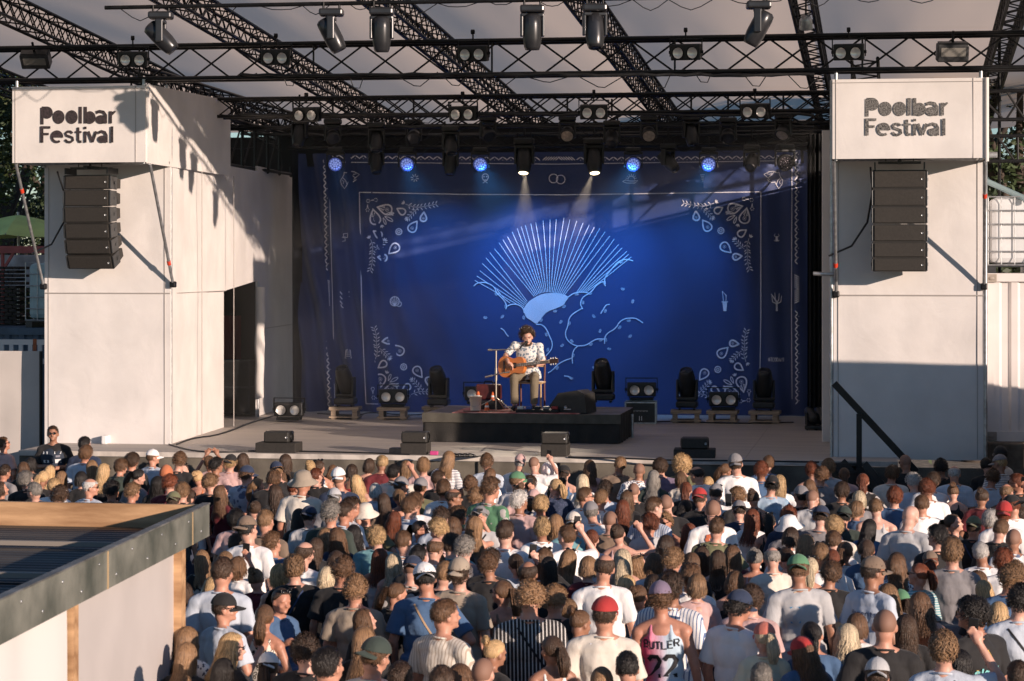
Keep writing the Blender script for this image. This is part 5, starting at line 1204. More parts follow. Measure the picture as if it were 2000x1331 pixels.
def tmesh(kind, sex, pose):
    k = (kind, sex, pose)
    if k in TM: return TM[k]
    if kind == 'body': me = remesh(body_prims(sex, pose), .0105, 1, .30, 'body_mesh')
    elif kind == 'trousers': me = remesh(body_prims(sex, pose, .006, 'trousers'), .02, 2, .4, 'trousers_mesh')
    else:
        me = remesh(body_prims(sex, pose, .016 if kind == 'shirt' else .006, kind), .0125, 3, .6, kind + '_mesh')
        a = coords(me); sd_ = hash(k[1] + k[2]) % 7 if False else (len(pose) * 3 + (5 if sex == 'm' else 0))
        for i in range(len(a)):
            x, y, z = a[i]; amp = .017 if kind == 'shirt' else .003
            n = mnoise.noise(Vector((x * 9 + sd_, y * 9, z * 3.2))) + .5 * mnoise.noise(Vector((x * 22, y * 22 + sd_, z * 8 + x * 9)))
            d = Vector((x, y + .01, 0)); d = d.normalized() if d.length > .01 else Vector((0, 1, 0))
            a[i, 0] += d.x * n * amp; a[i, 1] += d.y * n * amp
            if kind == 'shirt' and z < 1.25: a[i, 0] += d.x * .012 * (1.25 - z) / .3; a[i, 1] += d.y * .012 * (1.25 - z) / .3
        me.vertices.foreach_set('co', a.ravel()); me.update()
    TM[k] = me; return me
TW = {}
PIV = Vector((0, -.015, NECK))
def headM(yaw, pitch, roll): return Matrix.Translation(PIV) @ Matrix.Rotation(-yaw, 4, 'Z') @ Matrix.Rotation(roll, 4, 'Y') @ Matrix.Rotation(-pitch, 4, 'X') @ Matrix.Translation(-PIV)
def twisted(sex, pose, yaw, pitch, roll):
    k = (sex, pose, round(math.degrees(yaw)), round(math.degrees(pitch)), round(math.degrees(roll)))
    if k in TW: return TW[k]
    me = tmesh('body', sex, pose).copy(); a = coords(me); r = np.hypot(a[:, 0], a[:, 1])
    t = np.clip((a[:, 2] - 1.47) / .09, 0, 1); t = t * t * (3 - 2 * t); t[r > .13] = 0
    M = np.array(headM(yaw, pitch, roll)); a4 = np.c_[a, np.ones(len(a))]; b_ = (a4 @ M.T)[:, :3]
    # blend angles roughly by linear mixing of the position for the neck only
    a = a * (1 - t[:, None]) + b_ * t[:, None]
    me.vertices.foreach_set('co', a.ravel()); me.update(); TW[k] = me; return me
# ------------------------------------------------------------------ hair
HC = Vector((0, -.008, 1.668))
def scalp(az, po, th=.0):
    """az 0 = front (+y), po = angle from the top"""
    rx, ry, rz_ = .079 + th, .099 + th, .096 + th
    return Vector((math.sin(po) * math.sin(az) * rx, math.sin(po) * math.cos(az) * ry, math.cos(po) * rz_)) + HC
def hairline(az):
    a = abs(az) / math.pi
    return R(48) if a < .2 else R(48) + (R(88) - R(48)) * min(1, (a - .2) / .22) if a < .42 else R(88) + (R(122) - R(88)) * min(1, (a - .42) / .22)
class Hair:
    def __init__(s): s.v = []; s.f = []; s.c = []
    def shell(s, th, na=36, npo=14, amp=.0, fr=20, low=0, hl=1.0, pmin=0, seed=0, thtop=None):
        o = len(s.v)
        for j in range(npo + 1):
            for i in range(na):
                az = -math.pi + 2 * math.pi * i / na; pm = (hairline(az) + low) * hl; po = pmin + (pm - pmin) * j / npo
                t = th if thtop is None else thtop + (th - thtop) * min(1, po / R(80))
                edge = 1 if j < npo - 1 else (.55 if j == npo - 1 else .1)
                if pmin and j == 0: edge = .2
                p = scalp(az, po); n = mnoise.noise(p * fr + Vector((seed, 0, 0))) ; p = scalp(az, po, max(.001, (t + amp * n) * edge)); s.v.append(tuple(p))
        for j in range(npo):
            for i in range(na): i2 = (i + 1) % na; s.f.append((o + j * na + i, o + j * na + i2, o + (j + 1) * na + i2, o + (j + 1) * na + i)); s.c.append(.5)
    def ribbon(s, pts, wd, c, twist=0):
        o = len(s.v); n = len(pts)
        for i, p in enumerate(pts):
            d = (pts[min(i + 1, n - 1)] - pts[max(i - 1, 0)]).normalized(); out = (p - Vector((0, -.01, min(p.z, 1.66)))); out = out.normalized() if out.length > 1e-5 else Vector((0, 0, 1)); sd_ = d.cross(out)
            sd_ = sd_.normalized() if sd_.length > 1e-4 else Vector((1, 0, 0)); t = i / (n - 1); w_ = wd * (.55 + .9 * t if t < .5 else 1.0 - .75 * (t - .5) * 2) * .5
            s.v += [tuple(p - sd_ * w_), tuple(p + out * w_ * .35), tuple(p + sd_ * w_)]
        for i in range(n - 1):
            for q in (0, 1): s.f.append((o + i * 3 + q, o + i * 3 + q + 1, o + (i + 1) * 3 + q + 1, o + (i + 1) * 3 + q)); s.c.append(c)
    def blob(s, c, r, cc):
        b = MB().ell(c, (r, r, r * 1.1), 7, 5); o = len(s.v); s.v += b.v; s.f += [tuple(i + o for i in f_) for f_ in b.f]; s.c += [cc] * len(b.f)
    def mesh(s, name):
        me = bpy.data.meshes.new(name); me.from_pydata(s.v, [], s.f); at = me.attributes.new('tone', 'FLOAT', 'FACE'); at.data.foreach_set('value', s.c)
        me.polygons.foreach_set('use_smooth', [True] * len(me.polygons)); me.update(); return me
def hair_mesh(kind, seed):
    rn = random.Random(seed * 17 + ord(kind)); h = Hair()
    def fall(az, po0, L, th, wave=0, out=0, n=8, ph=0, wd=.016, sink=.0):
        """strand lying on the head from po0 down, then falling L metres"""
        pts = []; po1 = R(95) if abs(az) > R(60) else R(62)
        for k in range(5): po = po0 + (po1 - po0) * k / 4; pts.append(scalp(az + .05 * math.sin(ph + k), po, th))
        p = pts[-1].copy(); rad = Vector((p.x, p.y - HC.y, 0)).normalized()
        for k in range(1, n + 1):
            t = k / n; z = p.z - L * t; back = max(0, -rad.y); cl_ = 0
            if z < 1.50: cl_ = (1.50 - z) * (.45 * back + .10)    # lies over the shoulders
            wv = wave * math.sin(ph + t * L * 38) * (.3 + t)
            q = Vector((p.x, p.y, z)) + rad * (out * t * (1 - t * .6) + cl_ + wv) + Vector((wave * .7 * math.cos(ph + t * L * 31), 0, 0)); q.x *= (1 - sink * t); pts.append(q)
        h.ribbon(pts, wd, rn.random())
    if kind in 's':      # short neat
        h.shell(.006, amp=.004, thtop=.014, seed=seed)
        for k in range(700):
            az = rn.uniform(-math.pi, math.pi); po = rn.uniform(0, 1) ** .7 * hairline(az) * .96; th = .013 if po < R(60) else .006
            p0 = scalp(az, po, th - .004); p1 = scalp(az + rn.uniform(-.2, .2), po + .14, th + .009 * rn.random()); p2 = scalp(az + rn.uniform(-.3, .3), po + .26, th + .004 * rn.random()); h.ribbon([p0, p1, p2], .0055, rn.random())
    elif kind == 'm':    # medium messy
        h.shell(.011, amp=.010, fr=14, thtop=.020, low=R(4), seed=seed)
        for k in range(620):
            az = rn.uniform(-math.pi, math.pi); po = rn.uniform(0, 1) ** .7 * hairline(az); d = rn.uniform(-.7, .7)
            th = .011 + .012 * rn.random(); pts = [scalp(az + d * t, po + .42 * t, th + (.016 * math.sin(t * 3.1) + .008 * t) * rn.random()) for t in (0, .33, .66, 1)]; h.ribbon(pts, .008, rn.random())
    elif kind in 'ca':   # curly / big curls
        th, bl_, n = (.020, .0085, 1000) if kind == 'c' else (.052, .012, 1500)
        h.shell(th * .8, amp=.015, fr=18, low=R(8), seed=seed, thtop=th)
        for k in range(n):
            az = rn.uniform(-math.pi, math.pi); po = rn.random() ** .65 * (hairline(az) + R(8 if kind == 'c' else 14)); p = scalp(az, po, th * rn.uniform(.75, 1.1))
            p = scalp(az, po, th * (.6 + .6 * rn.random() ** .6 + .35 * mnoise.noise(p * 14)))
            if rn.random() < .08: h.blob(p, bl_ * rn.uniform(.5, .9), rn.random())
            else:
                a0 = rn.uniform(0, 6); u, v = ortho((p - HC)); rr_ = bl_ * rn.uniform(.6, 1); h.ribbon([p + (u * math.cos(a0 + t) + v * math.sin(a0 + t)) * rr_ + (p - HC) * .05 * t for t in (0, 1, 2, 3, 4)], .0055, rn.random())
    elif kind in 'lwbG':
        h.shell(.006, amp=.004, seed=seed, low=R(3))
        L = {'l': .30, 'w': .29, 'b': .11, 'G': .16}[kind] * rn.uniform(.9, 1.15); wv = {'l': .0025, 'w': .013, 'b': .003, 'G': .012}[kind]
        for k in range(850 if kind != 'b' else 600):
            az = rn.choice((-1, 1)) * (R(62) + (math.pi - R(62)) * rn.random() ** .8); fall(az, rn.uniform(.05, .9), L * rn.uniform(.66, 1.12) * (.8 if abs(az) < R(100) else 1), .005 + rn.random() * .013, wv + .004 * rn.random(), .035 * rn.random() if kind != 'w' else .06 * rn.random(), 8, rn.uniform(0, 6), .0075, .12 * rn.random())
        for k in range(160):
            az = rn.uniform(-R(70), R(70)); h.ribbon([scalp(az * t ** .5 if t else az * .1, R(4) + (R(50) - R(4)) * t, .017) for t in (0, .33, .66, 1)], .008, rn.random())
        # inner curtain so that the fall is not see-through
        for k in range(70):
            az = rn.choice((-1, 1)) * rn.uniform(R(95), math.pi); fall(az, 1.2, L * .85, .003, wv * .5, .0, 6, rn.uniform(0, 6), .034, .25)
    elif kind in 'pn':
        h.shell(.011, amp=.004, seed=seed)
        kn = Vector((0, -.118, 1.70)) if kind == 'p' else Vector((0, -.105, 1.745))
        for k in range(480):
            az = rn.uniform(-math.pi, math.pi); po = hairline(az) * rn.uniform(.3, 1); p0 = scalp(az, po, .010); m_ = p0.lerp(kn, .5); dd = (m_ - HC).normalized()
            m2 = HC + Vector((dd.x * .092, dd.y * .112, dd.z * .109)); h.ribbon([p0, p0.lerp(m2, .5) + (p0 - HC) * .06, m2, m2.lerp(kn, .6) + (kn - HC) * .04, kn], .007, rn.random())
        if kind == 'p':
            L = rn.uniform(.2, .27)
            for k in range(260):
                a = rn.uniform(0, 6.28); rr_ = .026 * rn.random() ** .5; ph = rn.uniform(0, 6)
                h.ribbon([kn + Vector((math.cos(a) * rr_ * (1 + 1.2 * math.sin(t * 3)), -.02 - .03 * math.sin(t * 2.4) + math.sin(a) * rr_ * (1 + math.sin(t * 3)) - .02 * t, .01 - L * t)) + Vector((.006 * math.sin(ph + t * 5), 0, 0)) for t in (0, .2, .4, .6, .8, 1)], .006, rn.random())
        else:
            for k in range(220):
                a = rn.uniform(0, 6.28); b_ = rn.uniform(0, 6.28); u = Vector((math.cos(a), 0, math.sin(a))); c = kn + Vector((0, -.028, .012)) + u * .022
                h.ribbon([c + (u * math.cos(b_ + t) + Vector((0, -1, 0)) * math.sin(b_ + t)) * .024 + Vector((-math.sin(a), 0, math.cos(a))) * t * .012 for t in (0, .7, 1.4, 2.1)], .007, rn.random())
            h.blob(kn + Vector((0, -.025, .01)), .032, .4)
    elif kind == 't':    # thinning crown
        h.shell(.010, amp=.004, pmin=R(52), npo=8, seed=seed)
        for k in range(120): az = rn.uniform(-math.pi, math.pi); po = rn.uniform(R(58), hairline(az)) if hairline(az) > R(60) else R(56); h.ribbon([scalp(az, po, .008), scalp(az, po + .12, .014), scalp(az, po + .24, .009)], .012, rn.random())
    elif kind == 'k':    # shaved stubble shadow
        h.shell(.0055, npo=10, seed=seed, amp=.0)
    return h.mesh('hair_mesh')
HM = {}
def get_hair(k, v):
    if (k, v) not in HM: HM[(k, v)] = hair_mesh(k, v)
    return HM[(k, v)]
HCOL = {'B': (.012, .009, .008), 'D': (.050, .028, .017), 'M': (.115, .060, .031), 'L': (.22, .125, .064), 'Y': (.46, .30, .15), 'P': (.50, .40, .27), 'R': (.15, .042, .018), 'G': (.20, .18, .16), 'W': (.50, .47, .44)}
HNAME = {'B': 'black', 'D': 'dark brown', 'M': 'brown', 'L': 'light brown', 'Y': 'blonde', 'P': 'pale blonde', 'R': 'auburn', 'G': 'grey', 'W': 'white'}
def hair_mat(c):
    k = 'hair_' + HNAME[c].replace(' ', '_')
    if k in MATS: return MATS[k]
    m = mat(k, HCOL[c], .42, spec=.42); n = m.node_tree.nodes; l = m.node_tree.links; b = n['Principled BSDF']
    at = n.new('ShaderNodeAttribute'); at.attribute_name = 'tone'; tc = n.new('ShaderNodeTexCoord'); mp = n.new('ShaderNodeMapping'); mp.inputs['Scale'].default_value = (170, 170, 14); l.new(tc.outputs['Object'], mp.inputs[0])
    t = n.new('ShaderNodeTexNoise'); t.inputs['Scale'].default_value = 1.0; t.inputs['Detail'].default_value = 3; l.new(mp.outputs[0], t.inputs[0])
    oi = n.new('ShaderNodeObjectInfo')
    s1 = n.new('ShaderNodeMath'); s1.operation = 'MULTIPLY_ADD'; l.new(at.outputs['Fac'], s1.inputs[0]); s1.inputs[1].default_value = .65; l.new(t.outputs[0], s1.inputs[2])
    s2 = n.new('ShaderNodeMath'); s2.operation = 'MULTIPLY_ADD'; l.new(oi.outputs['Random'], s2.inputs[0]); s2.inputs[1].default_value = .35; l.new(s1.outputs[0], s2.inputs[2])
    mr = n.new('ShaderNodeMapRange'); mr.inputs[1].default_value = .45; mr.inputs[2].default_value = 1.5; mr.inputs[3].default_value = .30; mr.inputs[4].default_value = 1.9; l.new(s2.outputs[0], mr.inputs[0])
    vm = n.new('ShaderNodeVectorMath'); vm.operation = 'SCALE'; vm.inputs[0].default_value = HCOL[c]; l.new(mr.outputs[0], vm.inputs['Scale']); l.new(vm.outputs[0], b.inputs['Base Color'])
    bp = n.new('ShaderNodeBump'); bp.inputs['Strength'].default_value = .9; bp.inputs['Distance'].default_value = .012; l.new(t.outputs[0], bp.inputs['Height']); l.new(bp.outputs[0], b.inputs['Normal'])
    return m
def skin_mat(i):
    c = [(.52, .26, .18), (.58, .32, .24), (.45, .21, .14), (.34, .165, .105), (.62, .36, .28)][i]
    m = mat('skin_tone_%s' % 'abcde'[i], c, .5, var=.10, vscale=18, bump=.05, bscale=60); m.node_tree.nodes['Principled BSDF'].inputs['Subsurface Weight'].default_value = .0; return m
TOPC = {'wh': ((.82, .80, .79), 'white'), 'cr': ((.68, .62, .54), 'cream'), 'gy': ((.22, .21, .22), 'grey'), 'lg': ((.45, .45, .46), 'light grey'), 'bk': ((.014, .013, .014), 'black'), 'nv': ((.022, .035, .075), 'navy'), 'bl': ((.06, .12, .23), 'blue'), 'lb': ((.50, .55, .63), 'light blue'),  # light blue also serves white shirts, with blue shade in the colour
 'gr': ((.10, .24, .13), 'green'), 'dg': ((.035, .05, .042), 'dark green'), 'te': ((.16, .34, .38), 'teal'), 'mr': ((.12, .012, .018), 'maroon'), 'rd': ((.40, .03, .03), 'red'), 'or': ((.50, .16, .07), 'rust'), 'pk': ((.55, .36, .34), 'pink'), 'br': ((.20, .14, .10), 'brown'), 'tp': ((.33, .27, .21), 'taupe'), 'ol': ((.15, .15, .08), 'olive'), 'pu': ((.20, .15, .22), 'purple'), 'co': ((.60, .18, .13), 'coral'), 'iv': ((.68, .64, .48), 'ivory'), 'ye': ((.55, .38, .08), 'yellow')}
def top_mat(code):
    pat = code[2:]; c, nm = TOPC[code[:2]]; key = 'cloth_' + nm.replace(' ', '_') + ('_' + {'h': 'striped', 'v': 'pinstriped', 'f': 'floral', 'd': 'dotted', 'l': 'leopard', 'c': 'checked', 'j': 'jersey', 't': 'tie_dye'}[pat] if pat else '')
    if key in MATS: return MATS[key]
    m = mat(key, c, .85, bump=.7, bscale=7, var=.06, vscale=6, sheen=.1, stretch=(1.6, 1.6, .7)); 
    if not pat: return m
    n = m.node_tree.nodes; l = m.node_tree.links; b = n['Principled BSDF']; tc = n.new('ShaderNodeTexCoord'); mx = n.new('ShaderNodeMix'); mx.data_type = 'RGBA'; mx.inputs['A'].default_value = (*c, 1)
    c2 = {'h': (.04, .06, .13), 'v': (.60, .58, .56), 'f': (.45, .42, .40), 'd': (.05, .06, .12), 'l': (.03, .02, .015), 'c': (.55, .62, .70), 'j': (.80, .07, .17), 't': (.10, .28, .45)}[pat]
    if pat == 'v' and nm == 'white': c2 = (.12, .18, .34)
    if pat == 'v' and nm == 'light blue': c2 = (.14, .20, .36)
    if pat == 'v' and nm == 'cream': c2 = (.44, .36, .29)
    if pat == 'f' and nm in ('white', 'light blue', 'cream'): c2 = (.12, .16, .26)
    if pat == 'h' and nm == 'teal': c2 = (.6, .62, .62)
    mx.inputs['B'].default_value = (*c2, 1)
    if pat in 'hvc':
        w_ = n.new('ShaderNodeTexWave'); w_.bands_direction = 'Z' if pat == 'h' else 'X'; w_.inputs['Scale'].default_value = 13 if pat == 'h' else 12; l.new(tc.outputs['Object'], w_.inputs[0])
        r = n.new('ShaderNodeMath'); r.operation = 'GREATER_THAN'; r.inputs[1].default_value = .72 if pat == 'h' else .8; l.new(w_.outputs['Fac'], r.inputs[0]); l.new(r.outputs[0], mx.inputs['Factor'])
        if pat == 'c':
            w2 = n.new('ShaderNodeTexWave'); w2.bands_direction = 'Z'; w2.inputs['Scale'].default_value = 12; l.new(tc.outputs['Object'], w2.inputs[0]); mm = n.new('ShaderNodeMath'); mm.operation = 'MAXIMUM'; l.new(w_.outputs['Fac'], mm.inputs[0]); l.new(w2.outputs['Fac'], mm.inputs[1]); l.new(mm.outputs[0], r.inputs[0])
    elif pat in 'fdl':
        v_ = n.new('ShaderNodeTexVoronoi'); v_.inputs['Scale'].default_value = {'f': 11, 'd': 34, 'l': 26}[pat]; l.new(tc.outputs['Object'], v_.inputs[0]); r = n.new('ShaderNodeMath'); r.operation = 'LESS_THAN' if pat != 'l' else 'COMPARE'; r.inputs[1].default_value = {'f': .42, 'd': .34, 'l': .36}[pat]
        if pat == 'l': r.inputs[2].default_value = .10
        l.new(v_.outputs['Distance'], r.inputs[0]); l.new(r.outputs[0], mx.inputs['Factor'])
    elif pat == 't':
        t = n.new('ShaderNodeTexNoise'); t.inputs['Scale'].default_value = 7; l.new(tc.outputs['Object'], t.inputs[0]); l.new(t.outputs[0], mx.inputs['Factor'])
    elif pat == 'j':
        sp = n.new('ShaderNodeSeparateXYZ'); l.new(tc.outputs['Object'], sp.inputs[0]); mr = n.new('ShaderNodeMapRange'); mr.inputs[1].default_value = .05; mr.inputs[2].default_value = -.13; mx.inputs['A'].default_value = (.46, .58, .68, 1); l.new(sp.outputs[0], mr.inputs[0]); l.new(mr.outputs[0], mx.inputs['Factor'])
    l.new(mx.outputs['Result'], b.inputs['Base Color']); return m
def cap_mesh(kind):
    b = MB()
    if kind in 'cf':
        b.grid(lambda u, v: (lambda az, po: scalp(az, po, .013 + .010 * math.cos(po)) + Vector((0, 0, .006)))(2 * math.pi * u, R(80) * v), 28, 10)
        b.grid(lambda u, v: Vector((math.sin((u - .5) * 2.1) * (.081 + .0 * v), HC.y + math.cos((u - .5) * 2.1) * (.108 + .085 * v * math.cos((u - .5) * 2.3)), 1.690 - .016 * v - .028 * abs(u - .5) * 2)), 14, 5)
        b.grid(lambda u, v: Vector((math.sin((u - .5) * 2.1) * (.081 + .0 * v), HC.y + math.cos((u - .5) * 2.1) * (.108 + .085 * (1 - v) * math.cos((u - .5) * 2.3)), 1.684 - .016 * (1 - v) - .028 * abs(u - .5) * 2)), 14, 5)
        b.ell(HC + Vector((0, 0, .124)), (.008, .008, .005), 8, 5)
    elif kind == 'u':
        b.lathe([(.0, .125), (.05, .122), (.088, .10), (.103, .04), (.108, .02), (.175, -.030), (.172, -.036), (.105, .012), (.09, .02)], HC, None, 28)
    elif kind == 'e':
        b.grid(lambda u, v: scalp(2 * math.pi * u, R(96) * v, .020 + .012 * (1 - v)) + Vector((0, -.006, .012 * (1 - v))), 28, 12); b.lathe([(.096, -.01), (.108, -.012), (.108, .016), (.098, .02)], HC + Vector((0, -.005, 0)), Matrix.Diagonal((.92, 1.12, 1)), 28)
    elif kind == 'h':
        b.grid(lambda u, v: (lambda az, po: scalp(az, po, .036 + .010 * math.sin(az * 9 + po * 3) * math.sin(po) + .02 * math.sin(po)))(2 * math.pi * u, R(122) * v), 44, 14); b.ell(HC + Vector((0, -.14, .01)), (.05, .045, .055), 14, 10)
    return b
CM = {}
def get_cap(kind, m):
    k = (kind, m.name)
    if k not in CM: CM[k] = cap_mesh(kind).mesh('cap_mesh', m)
    return CM[k]
def glasses_mesh():
    b = MB()
    for s in (-1, 1): b.lathe([(0, 0), (.024, 0), (.025, .004)], (s * .031, .098, 1.664), RX(R(-90)) @ Matrix.Diagonal((1, .8, 1)), 12); b.tube([(s * .055, .094, 1.668), (s * .083, .05, 1.668), (s * .086, -.01, 1.660)], .0035, 5)
    b.tube([(-.01, .101, 1.668), (.01, .101, 1.668)], .003, 5); return b.mesh('glasses_mesh', mat('dark_sunglasses', (.01, .01, .012), .12))
GM = glasses_mesh()
def top_glasses(): 
    me = GM.copy(); a = coords(me); a[:, 1] -= .035; a[:, 2] += .105; me.vertices.foreach_set('co', a.ravel()); return me
GT = top_glasses()
def kid(name, me, parent, m=None, M=None):
    o = bpy.data.objects.new(name, me); col.objects.link(o); o.parent = parent; KIDS.setdefault(parent.name, []).append(o)
    if m is not None:
        if len(me.materials) == 0: me.materials.append(m)
        o.material_slots[0].link = 'OBJECT'; o.material_slots[0].material = m
    if M is not None: o.matrix_local = M
    return o
def collar_mesh(r):
    return MB().tube([(r * math.sin(a), -.022 + r * math.cos(a), 1.482 - .016 * math.cos(a)) for a in [2 * math.pi * k / 20 for k in range(21)]], .0085, 7, False).mesh('collar_mesh', [])
COLLAR = {'m': collar_mesh(.072), 'f': collar_mesh(.064)}
prn = random.Random(11)
PEOPLE = []
def print_on(shirt, fl, m, name, z0=1.25, sc=.01, back=-1, x0=0):
    """lay a flat drawing on the back of a garment"""
    me = shirt.data; bv = BVHTree.FromPolygons([v.co for v in me.vertices], [tuple(p.vertices) for p in me.polygons]); vs = []
    for (x, y) in fl.v:
        X = x0 + x * sc; Z = z0 - y * sc; hit = bv.ray_cast(Vector((X, back * .6, Z)), Vector((0, -back, 0)))
        vs.append((X, (hit[0].y if hit[0] else back * .13) + back * (.006 + .0006 * (fl.e[len(vs)] % 8)), Z))
    m2 = bpy.data.meshes.new(name); m2.from_pydata(vs, [], fl.f); m2.materials.append(m); m2.update(); o = bpy.data.objects.new(name, m2); col.objects.link(o); o.parent = shirt; KIDS.setdefault(shirt.name, []).append(o); return o
def person(px, py, hair, hc, hat=None, top='bk', kind='T', yaw=0, pitch=None, pose=None, sex=None, glass=None, Yfix=None, label=None, scale=None, bodyyaw=None):
    sex = sex or ('f' if hair in 'lwbpnGh' else 'm')
    H = (.945 if sex == 'm' else .89) * prn.uniform(.965, 1.035) if scale is None else scale
    if Yfix: 
        u = (px - 1000) / F; t = Yfix / (CT + u * ST); zc = EYE - t * (py - 520) / F; foot = zc - 1.665 * H
    else:
        zc = 1.665 * H; t = (EYE - zc) * F / (py - 520); u = (px - 1000) / F; foot = 0
        Yp = t * (CT + u * ST)
        if Yp > 34.55: # keep clear of the stage front: a taller visitor instead
            Yp = 34.5 - prn.uniform(0, .25); t = Yp / (CT + u * ST); zc = EYE - t * (py - 520) / F; H = max(.88, min(1.04, zc / 1.665)); foot = zc - 1.665 * H
            foot = max(0, foot)
    X = t * (-ST + u * CT); Yp = t * (CT + u * ST)
    poses = ['down'] * 5 + ['fold', 'cup', 'hips']
    pose = pose or prn.choice(poses)
    view = -math.atan2(-X, Yp) * 0  # yaw is measured from the +Y direction
    yw = R(round(yaw / 15) * 15 + 0.0); by = R(prn.uniform(-12, 12)) + (yw * .45 if abs(yaw) < 100 else yw)
    if bodyyaw is not None: by = R(bodyyaw)
    hy = yw - by; hy = R(round(math.degrees(hy) / 10) * 10); by = yw - hy
    pt = R(round(prn.choice((-5, 0, 0, 5, 10, -10)) / 5) * 5 if pitch is None else pitch); pt = -pt; rl = R(prn.choice((0, 0, 0, 8, -8)))
    sk = skin_mat(prn.choice((0, 0, 1, 1, 2, 4, 3)) if prn.random() < .9 else 3)
    bd_ = bpy.data.objects.new('person', twisted(sex, pose, hy, pt, rl)); col.objects.link(bd_)
    if len(bd_.data.materials) == 0: bd_.data.materials.append(sk)
    bd_.material_slots[0].link = 'OBJECT'; bd_.material_slots[0].material = sk
    bd_.location = (X, Yp, foot); bd_.rotation_euler = (R(prn.uniform(-2.5, 2.5)), R(prn.uniform(-3, 3)), -by); off_ = bd_.rotation_euler.to_matrix() @ Vector((0, 0, 1.665 * H)); bd_.location.x -= off_.x; bd_.location.y -= off_.y; wide = prn.uniform(.96, 1.08); bd_.scale = (H * wide, H * wide, H)
    M = headM(hy, pt, rl)
    sh = kid('shirt' if kind != 'K' else 'strap_top', tmesh('shirt' if kind != 'K' else 'tank', sex, pose), bd_, top_mat(top))
    if kind != 'K' and (hair not in 'lw' or py > 1200): kid('collar', COLLAR[sex], bd_, top_mat(top))
    kid('trousers', tmesh('trousers', sex, 'down'), bd_, MATS.get('denim') or mat('denim', (.035, .045, .075), .9))
    if hair != '-' and hair != 'h':
        v = prn.randrange(3); hm = 's' if False else hair
        if not (hat and hat[0] in 'e'):
            Mm = M @ Matrix.Diagonal((prn.choice((-1, 1)) * prn.uniform(.94, 1.01), prn.uniform(.95, 1.01), 1, 1)); Mh = Mm
            if hat and hat[0] in 'cfu': hm = {'c': 's', 'm': 's', 'a': 'c', 'n': 'p', 'k': 'k'}.get(hair, hair) if hair != 'c' else 'c'; 
            ho = kid('hair', get_hair(hm, v), bd_, hair_mat(hc) if hm != 'k' else mat('shaved_stubble', (.24, .13, .09), .7), Mh)
            if hat and hat[0] in 'cfu' and hm in 'cm': ho.matrix_local = M @ Matrix.Translation(HC) @ Matrix.Diagonal((.93, .95, .80, 1)) @ Matrix.Translation(-HC - Vector((0, 0, .022)))
    if hat:
        kk_ = hat[0]; cm = top_mat(hat[1:3]); me = get_cap('h' if kk_ == 'h' else 'u' if kk_ == 'u' else 'e' if kk_ == 'e' else 'c', cm); Rm = Matrix.Translation(HC) @ Matrix.Rotation(math.pi if kk_ == 'c' else 0, 4, 'Z') @ Matrix.Rotation(R(-6 if kk_ == 'f' else 10), 4, 'X') @ Matrix.Translation(-HC)
        if kk_ == 'h': Rm = Matrix.Identity(4)
        kid({'c': 'cap', 'f': 'cap', 'u': 'sun_hat', 'e': 'beanie', 'h': 'headscarf'}[kk_], me, bd_, None, M @ Rm)
    if glass: kid('sunglasses', GT if glass == 't' else GM, bd_, None, M)
    PEOPLE.append(dict(o=bd_, px=px, py=py, hair=hair, hc=hc, hat=hat, top=top, kind=kind, yaw=yaw, glass=glass, pose=pose, label=label, H=H, shirt=sh, X=X, Y=Yp, sex=sex))
    return PEOPLE[-1]
